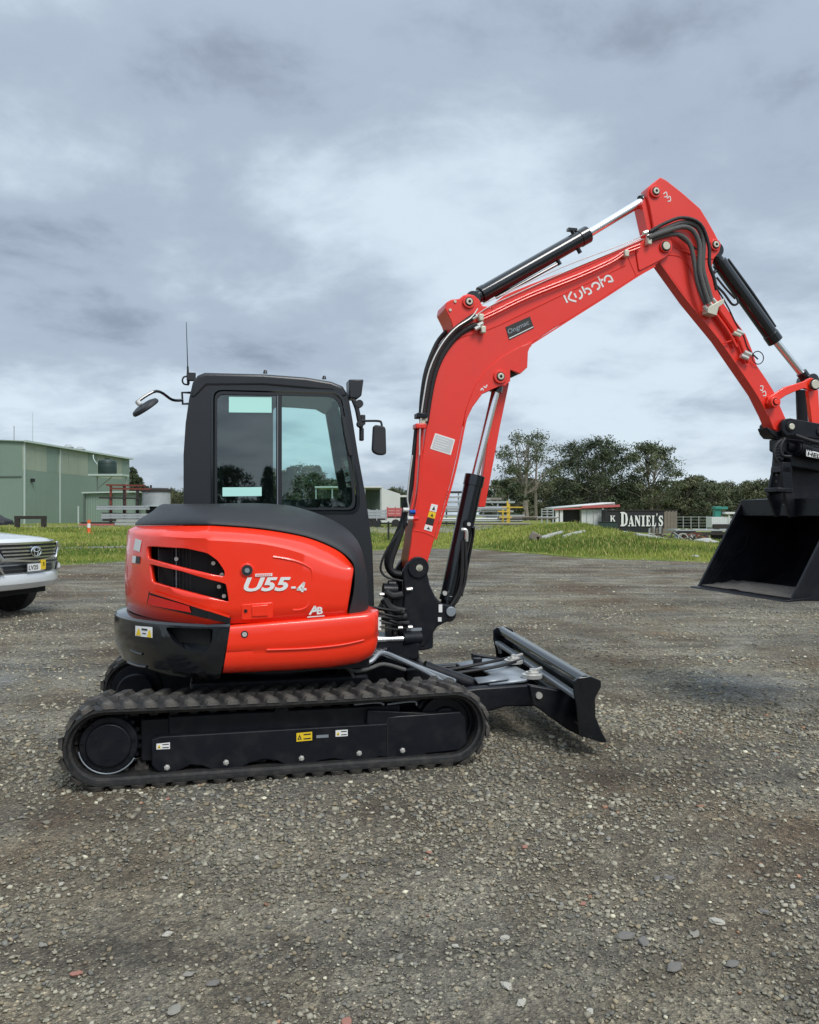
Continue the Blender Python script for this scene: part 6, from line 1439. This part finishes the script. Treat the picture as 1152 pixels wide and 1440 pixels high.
# black sign container
Y = 95; gz2 = wz(751, Y); sg_ = empty('black_container', (wx(853, Y), Y, gz2)); X0 = wx(853, Y); tag(sg_, 'long black container painted with big white serif lettering', 'container')
zt_ = wz(717, Y)-gz2; wd_ = wx(952, Y)-X0
g = G(); g.box((wd_/2, 1.25, zt_/2), (wd_, 2.4, zt_)); bb = g.obj('container_body', 'signblack', sg_, bevel=.04)
for x_ in (0, wd_): g = G(); g.box((x_, 0, zt_/2), (.14, .14, zt_)); g.obj('corner_post', 'signblack', sg_)
g = G(); g.box((wd_/2, 0, zt_-.04), (wd_, .1, .12)); g.obj('top_rail', 'darksteel', sg_)
def serif(ch, x, z, h, w_):
    """simple fat serif capitals as polygons in a unit box"""
    S = {'D': [[(0,0),(.5,0),(.85,.12),(1,.5),(.85,.88),(.5,1),(0,1),(0,.93),(.12,.9),(.12,.1),(0,.07)], [(.42,.1),(.42,.9),(.52,.88),(.66,.78),(.70,.5),(.66,.22),(.52,.12)]],
         'A': [[(-.05,0),(.3,0),(.3,.05),(.22,.08),(.26,.22),(.58,.22),(.63,.08),(.54,.05),(.54,0),(1.06,0),(1.06,.05),(.96,.08),(.60,1),(.44,1),(.12,.08),(-.05,.05)], [(.30,.32),(.55,.32),(.43,.72)]],
         'N': [[(0,0),(.3,0),(.3,.05),(.21,.08),(.21,.72),(.78,0),(.92,0),(.92,.92),(1,.95),(1,1),(.72,1),(.72,.95),(.81,.92),(.81,.40),(.36,1),(0,1),(0,.95),(.10,.92),(.10,.08),(0,.05)]],
         'I': [[(0,0),(1,0),(1,.06),(.76,.09),(.76,.91),(1,.94),(1,1),(0,1),(0,.94),(.24,.91),(.24,.09),(0,.06)]],
         'E': [[(0,0),(.95,0),(1,.30),(.92,.30),(.82,.1),(.50,.09),(.50,.46),(.66,.46),(.72,.36),(.78,.36),(.78,.66),(.72,.66),(.66,.56),(.50,.56),(.50,.91),(.80,.90),(.90,.72),(.97,.72),(.94,1),(0,1),(0,.94),(.14,.91),(.14,.09),(0,.06)]],
         'L': [[(0,0),(.95,0),(1,.34),(.92,.34),(.80,.1),(.52,.09),(.52,.91),(.68,.94),(.68,1),(0,1),(0,.94),(.14,.91),(.14,.09),(0,.06)]],
         'S': [[(.05,0),(.12,0),(.2,.06),(.5,-.02),(.85,.06),(.98,.28),(.88,.5),(.40,.70),(.36,.82),(.5,.9),(.7,.84),(.84,.68),(.92,.68),(.90,1),(.82,1),(.76,.95),(.5,1.02),(.15,.94),(.04,.74),(.14,.52),(.62,.32),(.66,.18),(.5,.09),(.28,.14),(.12,.34),(.04,.34)]],
         "'": [[(.3,.7),(.5,.7),(.8,1),(.8,1.1),(.3,1.1)]],
         'K': [[(0,0),(.42,0),(.42,.05),(.33,.08),(.33,.40),(.45,.50),(.72,.08),(.64,.05),(.64,0),(1.05,0),(1.05,.05),(.97,.08),(.60,.62),(.82,.90),(.95,.94),(.95,1),(.58,1),(.58,.95),(.68,.91),(.33,.52),(.33,.91),(.42,.94),(.42,1),(0,1),(0,.94),(.10,.91),(.10,.09),(0,.05)]]}[ch]
    pl_ = [[(x+a*w_, z+b*h) for a, b in lp] for lp in S]
    return plate('lettering', pl_[0], -.075, -.012, 'white', bb, holes=pl_[1:])
def sx_(px): return wx(px, Y)-X0
def szz(py): return wz(py, Y)-gz2
for ch, p0, p1, pb, pt in (('K', 858, 865.5, 734, 725), ('D', 872.5, 883, 740, 720), ('A', 883.5, 891.5, 740, 725), ('N', 892.5, 900.5, 740, 725), ('I', 902, 907, 740, 725), ('E', 908.5, 915, 740, 725), ('L', 916.5, 922.5, 740, 725), ("'", 922.5, 925, 733, 723), ('S', 926, 932.5, 740, 725)):
    serif(ch, sx_(p0), szz(pb), szz(pt)-szz(pb), sx_(p1)-sx_(p0))
Y = 88; bx_ = empty('equipment_box', (wx(842, Y), Y, wz(746, Y))); tag(bx_, 'dark box standing on the grass in front of the white container', 'box')
g = G(); g.box((1.0, 0, .4), (1.9, .8, .95)); g.obj('box_body', 'tank_green', bx_, bevel=.03); g = G(); g.box((1.0, 0, .92), (2.0, .9, .08)); g.obj('box_lid', 'signblack', bx_, bevel=.01)
# weathered plank screen and barrel-like tank before the sign
Y = 78; ps = empty('plank_screen', (wx(934.5, Y), Y, wz(750, Y))); X0 = wx(934.5, Y); tag(ps, 'upright weathered plank screen at the right end of the black container', 'screen')
for k in range(8): g = G(); g.box((k*(wx(952.5, Y)-X0)/8+.07, .0+.03*(k % 2), (wz(719.5-(k*3 % 2), Y)-wz(750, Y))/2), ((wx(952.5, Y)-X0)/8*.88, .05, wz(719.5-(k*3 % 2), Y)-wz(750, Y))); g.obj('plank', 'timber', ps)
Y = 58; bk_ = empty('log_bundle', (wx(913, Y), Y, wz(757, Y))); tag(bk_, 'short upright grey timber posts standing together below the sign', 'posts')
for k in range(9): g = G(); h_ = (14+((k*5) % 4))/FPX*Y; g.cyl((k*.125, .1*(k % 2), 0), (k*.125+.02, .1*(k % 2), h_), .06, n=8); g.obj('post', 'timber' if k % 3 else 'galv', bk_)
# flatbed trailer with junk
Y = 50; x0, x1 = wx(944, Y), wx(1045, Y); zt_ = wz(743, Y)
fb = empty('flatbed_trailer', (x0, Y, 0)); tag(fb, 'long flat steel trailer deck piled with scrap right of the plank screen', 'trailer')
g = G(); g.box(((x1-x0)/2, 0, zt_-.10), (x1-x0, 1.8, .10)); g.obj('deck', 'galv', fb)
g = G(); g.box(((x1-x0)/2, -.85, zt_-.30), (x1-x0, .08, .18)); g.obj('side_rail', 'darksteel', fb)
for x_ in (.05, 1.9, 3.6): g = G(); g.box((x_, -.7, zt_/2-.2), (.14, .14, zt_-.2)); g.obj('leg', 'galv' if x_ < 1 else 'darksteel', fb)
for k, x_ in enumerate((.55, 1.0, 2.6)):
    g = G(); g.cyl((x_, -.6, .35), (x_, -.4, .35), .36, n=18); g.cyl((x_, -.62, .35), (x_, -.38, .35), .18, n=12); g.obj('wheel', 'rubber_side', fb)
rj = random.Random(12)
for k in range(26):
    Y_ = rj.uniform(43, 49); px = rj.uniform(944, 1002); X = wx(px, Y_); z = terrain(X, Y_); a = rj.uniform(0, 3.14); l = rj.uniform(.4, 1.3)
    g = G(); d = Vector((math.cos(a)*l/2, math.sin(a)*l/4, rj.uniform(-.1, .22)))
    c = Vector((X, Y_, z+rj.uniform(.12, .38)))
    mt = rj.choice(['rust', 'darksteel', 'timber', 'galv', 'darksteel', 'concrete'])
    if k % 3 == 0: g.tube([c-d, c+Vector((0, 0, .15)), c+d], .035, n=6)
    elif k % 3 == 1: g.bar(c-d, c+d, .09, .06)
    else: g.tube([c+Vector((.25*math.cos(t), .1*math.sin(t), .22*math.sin(t))) for t in np.linspace(0, 5.8, 12)], .035, n=6)
    o = g.obj('scrap_piece', mt); nm_ = {'rust': 'rusty red', 'darksteel': 'dark brown', 'timber': 'weathered timber coloured', 'galv': 'bare grey metal', 'concrete': 'pale chalky'}[mt]; sh_ = ('thin bent rod', 'short straight bar', 'curled hoop')[k % 3]; tag(o, '%s %s in the junk pile right of the black sign' % (nm_, sh_), 'scrap', '%s %ss in the junk pile' % (nm_, sh_))
for k, (px, py, s_) in enumerate(((990, 762, .42), (1000, 764, .3), (978, 783, .12), (878, 745, .25))):
    Y_ = 42 if k < 2 else (28.4 if k == 2 else 44); X = wx(px, Y_); bm = bmesh.new(); bmesh.ops.create_icosphere(bm, subdivisions=2, radius=s_)
    for v in bm.verts: v.co *= 1+.3*mnoise.noise(v.co*4+Vector((k, 0, 0))); v.co.z *= .5; v.co.x *= 1.3
    me = bpy.data.meshes.new('boulder'); bm.to_mesh(me); bm.free(); o = link('boulder', me, 'concrete'); o.location = (X, Y_, terrain(X, Y_)+s_*.25)
    tag(o, ('flat pale boulder at the foot of the junk pile', 'smaller grey stone beside the flat pale boulder', 'small white stone alone in the grass near the gravel edge', 'pale rubble stone on the mound below the white container')[k], 'stone')
for k in range(12):
    Y_ = rj.uniform(46, 52); px = 882+k*4.6; X = wx(px, Y_); z = max(terrain(X, Y_), wz(754+rj.uniform(-2, 3), Y_)-.3)
    g = G(); c = Vector((X, Y_, z+.2)); a = rj.uniform(-.5, .5); g.tube([c+Vector((-.4, 0, -.1)), c+Vector((0, 0, .15+.1*a)), c+Vector((.4, .1, -.05+a*.3))], .04, n=6)
    mt = rj.choice(['timber', 'concrete', 'darksteel']); o = g.obj('scrap_branch', mt); nm_ = {'timber': 'weathered brown', 'concrete': 'pale bleached', 'darksteel': 'dark'}[mt]; tag(o, '%s bent branch heaped on the ground below the black sign' % nm_, 'branch', '%s branches below the sign' % nm_)
# white machine with teal hopper
Y = 72; mc = empty('yard_machine', (wx(998, Y), Y, wz(747, Y))); X0 = wx(998, Y); gz3 = wz(747, Y); tag(mc, 'white boxy machine with a teal hopper on top beside the bucket', 'machine')
def mbx(n, a_, b_, pb, pt, y_, d_, mt): g = G(); g.box(((wx(a_, Y)+wx(b_, Y))/2-X0, y_, (wz(pb, Y)+wz(pt, Y))/2-gz3), (wx(b_, Y)-wx(a_, Y), d_, wz(pt, Y)-wz(pb, Y))); return g.obj(n, mt, mc, bevel=.02)
mbx('cabinet', 1000, 1024, 742, 727, .5, 1.4, 'white_paint'); mbx('hopper', 1008, 1016, 727, 712, .6, .6, 'teal'); mbx('hopper', 1007, 1025, 716, 712.5, .6, .9, 'teal'); mbx('canopy', 1018, 1044, 723, 720, .4, 1.6, 'roofwhite'); mbx('post', 1023, 1025, 743, 722, -.2, .12, 'roofwhite'); mbx('post', 1031, 1033, 743, 722, -.2, .12, 'roofwhite'); mbx('engine', 1001, 1022, 744, 737, -.3, .4, 'darksteel'); mbx('panel', 1026, 1040, 740, 729, .2, .8, 'white_paint')
# field fence
Y = 84; fx0 = 950
ff = empty('field_fence', (wx(fx0, Y), Y, 0)); X0 = wx(fx0, Y); tag(ff, 'long grey post and wire fence in the field between screen and bucket', 'fence')
gz4 = wz(747, Y)
for k in range(14): g = G(); g.box((k*.8, 0, (wz(726, Y)+gz4)/2), (.06, .06, wz(726, Y)-gz4)); g.obj('post', 'galv', ff)
for k in range(5): g = G(); g.box((5.2, 0.0, wz(727+k*4.2, Y)), (10.6, .03, .045 if k == 0 else .025)); g.obj('rail', 'galv', ff)

# ============================================================ SILVER CAR at the left edge
M['silver'] = pmat('silver_metallic_paint', (.72, .74, .75), .3, .25, .6, .03, 2); M['carchrome'] = pmat('car_chrome', (.75, .76, .77), .12, 1, 0, .02, 5)
M['lamp'] = pmat('clear_lamp_lens', (.85, .88, .90), .08, .3, 1, .1, 20); M['cargrey'] = pmat('dark_grey_trim', (.05, .052, .055), .5)
CA = R(-13); CE = Vector((-5.50, 12.0, 0))
car = empty('parked_car', CE, CA); tag(car, 'silver four wheel drive with chrome barred grille parked at the left edge on gravel', 'car')
# local frame: +x forward, y=+ left side (away from the camera), origin under the nose
HW = .97
def fx(y, b=.32, p=2.6): return -b*(abs(y)/HW)**p        # plan sweep of the nose
def cloft(name, secs, mat, bev=0, n=29, smooth=40):
    """secs: list of (z, x_offset, halfwidth scale); surface across the width following the nose sweep"""
    g = G(); rows = []
    for z, xo, hs in secs: rows.append([(fx(y)+xo, y*hs, z) for y in np.linspace(-HW, HW, n)])
    g.grid(rows); return g
# body shell: bumper, nose panel, bonnet, and the flanks behind
g = G(); ys_ = np.linspace(-HW, HW, 29)
prof_c = [(.42, -.16, .97), (.44, -.06, .985), (.52, -.005, 1.0), (.62, .0, 1.0), (.655, -.015, 1.0), (.66, -.06, 1.0), (.80, -.07, 1.0), (.81, -.03, 1.0), (.87, -.02, 1.0), (.92, -.045, .995), (1.03, -.07, .985), (1.10, -.10, .97), (1.135, -.16, .95), (1.165, -.35, .92), (1.20, -.85, .90), (1.235, -1.35, .88)]
rows = [[(fx(y)*(1 if xo > -.3 else max(0, 1+(xo+.3)*1.2))+xo, y*hs, z+(.03*(1-(y/HW)**2) if z > 1.1 else 0)) for y in ys_] for z, xo, hs in prof_c]
g.grid(rows); body = g.obj('body', 'silver', car, smooth=30)
for sgn in (-1, 1):
    g = G(); sl = []
    for x, zt_, zb_ in ((-.33, 1.12, .45), (-.5, 1.15, .75), (-.62, 1.17, .92), (-.95, 1.19, .97), (-1.28, 1.2, .92), (-1.42, 1.2, .5), (-2.2, 1.22, .45), (-4.4, 1.22, .5)): sl.append([(x, sgn*HW*.92, zt_), (x, sgn*HW*.985, zt_-.06), (x, sgn*HW, (zt_+zb_)/2), (x, sgn*HW*.99, zb_)])
    g.grid(sl); g.obj('fender', 'silver', body)
    g = G(); g.add([(-1.4, sgn*.85, 1.2), (-2.0, sgn*.72, 1.85), (-4.3, sgn*.72, 1.85), (-4.5, sgn*.85, 1.2)], [(0, 1, 2, 3)]); g.obj('side_glass', 'glass_dark', body)
    for x_ in (-.95, -3.75):
        g = G(); rows = []
        for r_, yy in ((.20, .80), (.28, .82), (.37, .84), (.385, .80), (.385, .62), (.35, .60), (.1, .60)): rows.append([(x_+r_*math.cos(t), sgn*yy, .385+r_*math.sin(t)) for t in np.linspace(0, 2*math.pi, 41)[:-1]])
        g.grid(rows, closed=True); wh = g.obj('wheel', 'rubber_side', car)
        g = G(); g.cyl((x_, sgn*.70, .385), (x_, sgn*.80, .385), .22, n=24)
        for k in range(6): a = k*math.pi/3; g.bar((x_, sgn*.81, .385), (x_+.22*math.cos(a), sgn*.81, .385+.22*math.sin(a)), .04, .05, up=(0, 1, 0))
        g.obj('rim', 'silver', wh)
g = G(); g.add([(-1.35, -.82, 1.235), (-1.35, .82, 1.235), (-2.05, .68, 1.86), (-2.05, -.68, 1.86)], [(0, 1, 2, 3)]); g.obj('windscreen', 'glass_dark', body)
g = G(); g.box((-3.2, 0, 1.88), (2.4, 1.45, .06)); g.box((-4.5, 0, .95), (.1, 1.8, .9)); g.obj('roof', 'silver', body, bevel=.02)
g = G(); g.box((-1.9, 0, .60), (3.0, 1.5, .30)); g.box((-.55, 0, .42), (.5, 1.3, .18)); g.obj('underbody', 'dark', body)
# grille: dark opening, frame, five bars, emblem
def band(name, y0, y1, z0, z1, xo, mat, par, n=15, th=.02, z0b=None, z1b=None):
    """strip across the nose; z may differ at its two ends"""
    g = G(); f, b_ = [], []
    for i, y in enumerate(np.linspace(y0, y1, n)):
        t = abs(y)/max(abs(y0), abs(y1)); za = z0 if z0b is None else z0+(z0b-z0)*t; zb2 = z1 if z1b is None else z1+(z1b-z1)*t
        f.append(((fx(y)+xo, y, za), (fx(y)+xo, y, zb2))); b_.append(((fx(y)+xo-th, y, za), (fx(y)+xo-th, y, zb2)))
    rows = [[q[0] for q in f], [q[1] for q in f], [q[1] for q in b_], [q[0] for q in b_], [q[0] for q in f]]
    g.grid(rows); return g.obj(name, mat, par, smooth=40)
gr1 = band('grille', -.60, .60, .83, 1.10, -.005, 'signblack', body, 21, .06, .90, 1.09)
band('grille_frame', -.66, .66, 1.085, 1.115, .015, 'carchrome', gr1, 21); band('grille_frame', -.56, .56, .815, .845, .02, 'carchrome', gr1, 21, .02, .86, .89)
for sgn in (-1, 1):
    g = G(); g.bar((fx(.56)+.02, sgn*.56, .85), (fx(.66)+.01, sgn*.66, 1.0), .04, .05); g.bar((fx(.66)+.01, sgn*.66, .99), (fx(.62)+.0, sgn*.64, 1.10), .04, .05); g.obj('grille_frame', 'carchrome', gr1, bevel=.008)
for k in range(4): z = .89+k*.05; band('grille_bar', -.60+.02*(3-k), .60-.02*(3-k), z-.011, z+.011, .012, 'carchrome', gr1, 21, .03)
def ell(a, b_, cx_, cz_, r_, rot=0, yy=0): return [(fx(0)+.035, cx_+a*math.cos(t), cz_+b_*math.sin(t)) for t in np.linspace(0, 2*math.pi, 25)]
em = G()
for a, b_ in ((.105, .070), (.040, .066), (.072, .028)): em.tube(ell(a, b_, 0, .975+(.026 if b_ < .03 else 0), 0), .009, n=6, smooth=0)
em.obj('emblem', 'carchrome', gr1)
g = G(); g.cyl((-.01, 0, .975), (.018, 0, .975), .085, n=28); g.obj('emblem_base', 'signblack', gr1)
# bumper intake, plate, fog lamp recess, headlamps, sensors
inn = band('lower_intake', -.52, .52, .675, .78, -.03, 'signblack', body, 17, .04)
band('intake_bar', -.52, .52, .722, .734, -.022, 'cargrey', inn, 17)
band('bumper_step', -.80, .80, .805, .83, .0, 'cargrey', body, 17)
npl = G(); npl.box((.012, .02, .742), (.012, .37, .12)); npo = npl.obj('number_plate', 'steelgrey', body, bevel=.003)
npl = G(); npl.box((.020, .02, .742), (.006, .355, .105)); npl.obj('plate_face', 'white', npo)
def car_text(body_, x, y, z, h, wd_, mat, par):
    me = text_mesh(body_, 1, .002); xs = [v.co.x for v in me.vertices]; x0 = min(xs); W_ = max(xs)-x0; hh_ = max(v.co.y for v in me.vertices)
    for v in me.vertices: v.co = Vector((x+v.co.z, y+(v.co.x-x0)/W_*wd_, z+v.co.y/hh_*h))
    return link('plate_lettering', me, mat, par)
car_text('LV25', .026, -.145, .715, .062, .20, 'inkblack', npo)
g = G(); g.box((.028, .165, .775), (.012, .10, .14)); yv = g.obj('hang_tag', 'yellow', npo); car_text('S', .037, .145, .76, .05, .04, 'inkblack', yv)
for sgn in (-1, 1):
    y0, y1 = (.66, .90)
    h = G(); f = []
    for y in np.linspace(.66, .93, 9): f.append((fx(y)+.005, sgn*y))
    rows = [[(x+.01, y, .96) for x, y in f], [(x+.03, y, 1.0) for x, y in f], [(x+.01, y, 1.08) for x, y in f], [(x-.03, y, 1.10) for x, y in f], [(x-.06, y, .96) for x, y in f], [(x+.01, y, .96) for x, y in f]]
    h.grid(rows); hl_ = h.obj('headlight', 'lamp', body)
    g = G(); g.cyl((fx(.72)-.02, sgn*.735, 1.03), (fx(.72)+.032, sgn*.735, 1.03), .035, n=16); g.obj('projector', 'carchrome', hl_)
    g = G(); g.bar((fx(.66)+.03, sgn*.66, .955), (fx(.93)+.02, sgn*.93, .965), .02, .02); g.obj('chrome_strip', 'carchrome', hl_)
    g = G(); ys2 = [(.58, .66, .76), (.78, .66, .80)]
    g.add([(fx(.56)+.01, sgn*.56, .66), (fx(.84)+.01, sgn*.84, .67), (fx(.84)+.01, sgn*.84, .80), (fx(.62)+.01, sgn*.62, .78)], [(0, 1, 2, 3)]); fo = g.obj('fog_lamp_recess', 'cargrey', body)
    g = G(); g.cyl((fx(.72), sgn*.72, .73), (fx(.72)+.03, sgn*.72, .73), .04, n=16); g.obj('fog_lamp', 'lamp', fo)
    g = G(); g.bar((fx(.56)+.02, sgn*.56, .665), (fx(.64)+.02, sgn*.64, .79), .03, .03); g.bar((fx(.62)+.02, sgn*.60, .66), (fx(.86)+.02, sgn*.86, .675), .03, .03); g.obj('chrome_bezel', 'carchrome', fo)
g = G(); g.tube([(fx(y)-.14-.2, y, 1.146+.03*(1-(y/HW)**2)) for y in np.linspace(-.7, .7, 9)], .004, n=5); g.obj('bonnet_gap', 'dark', body)
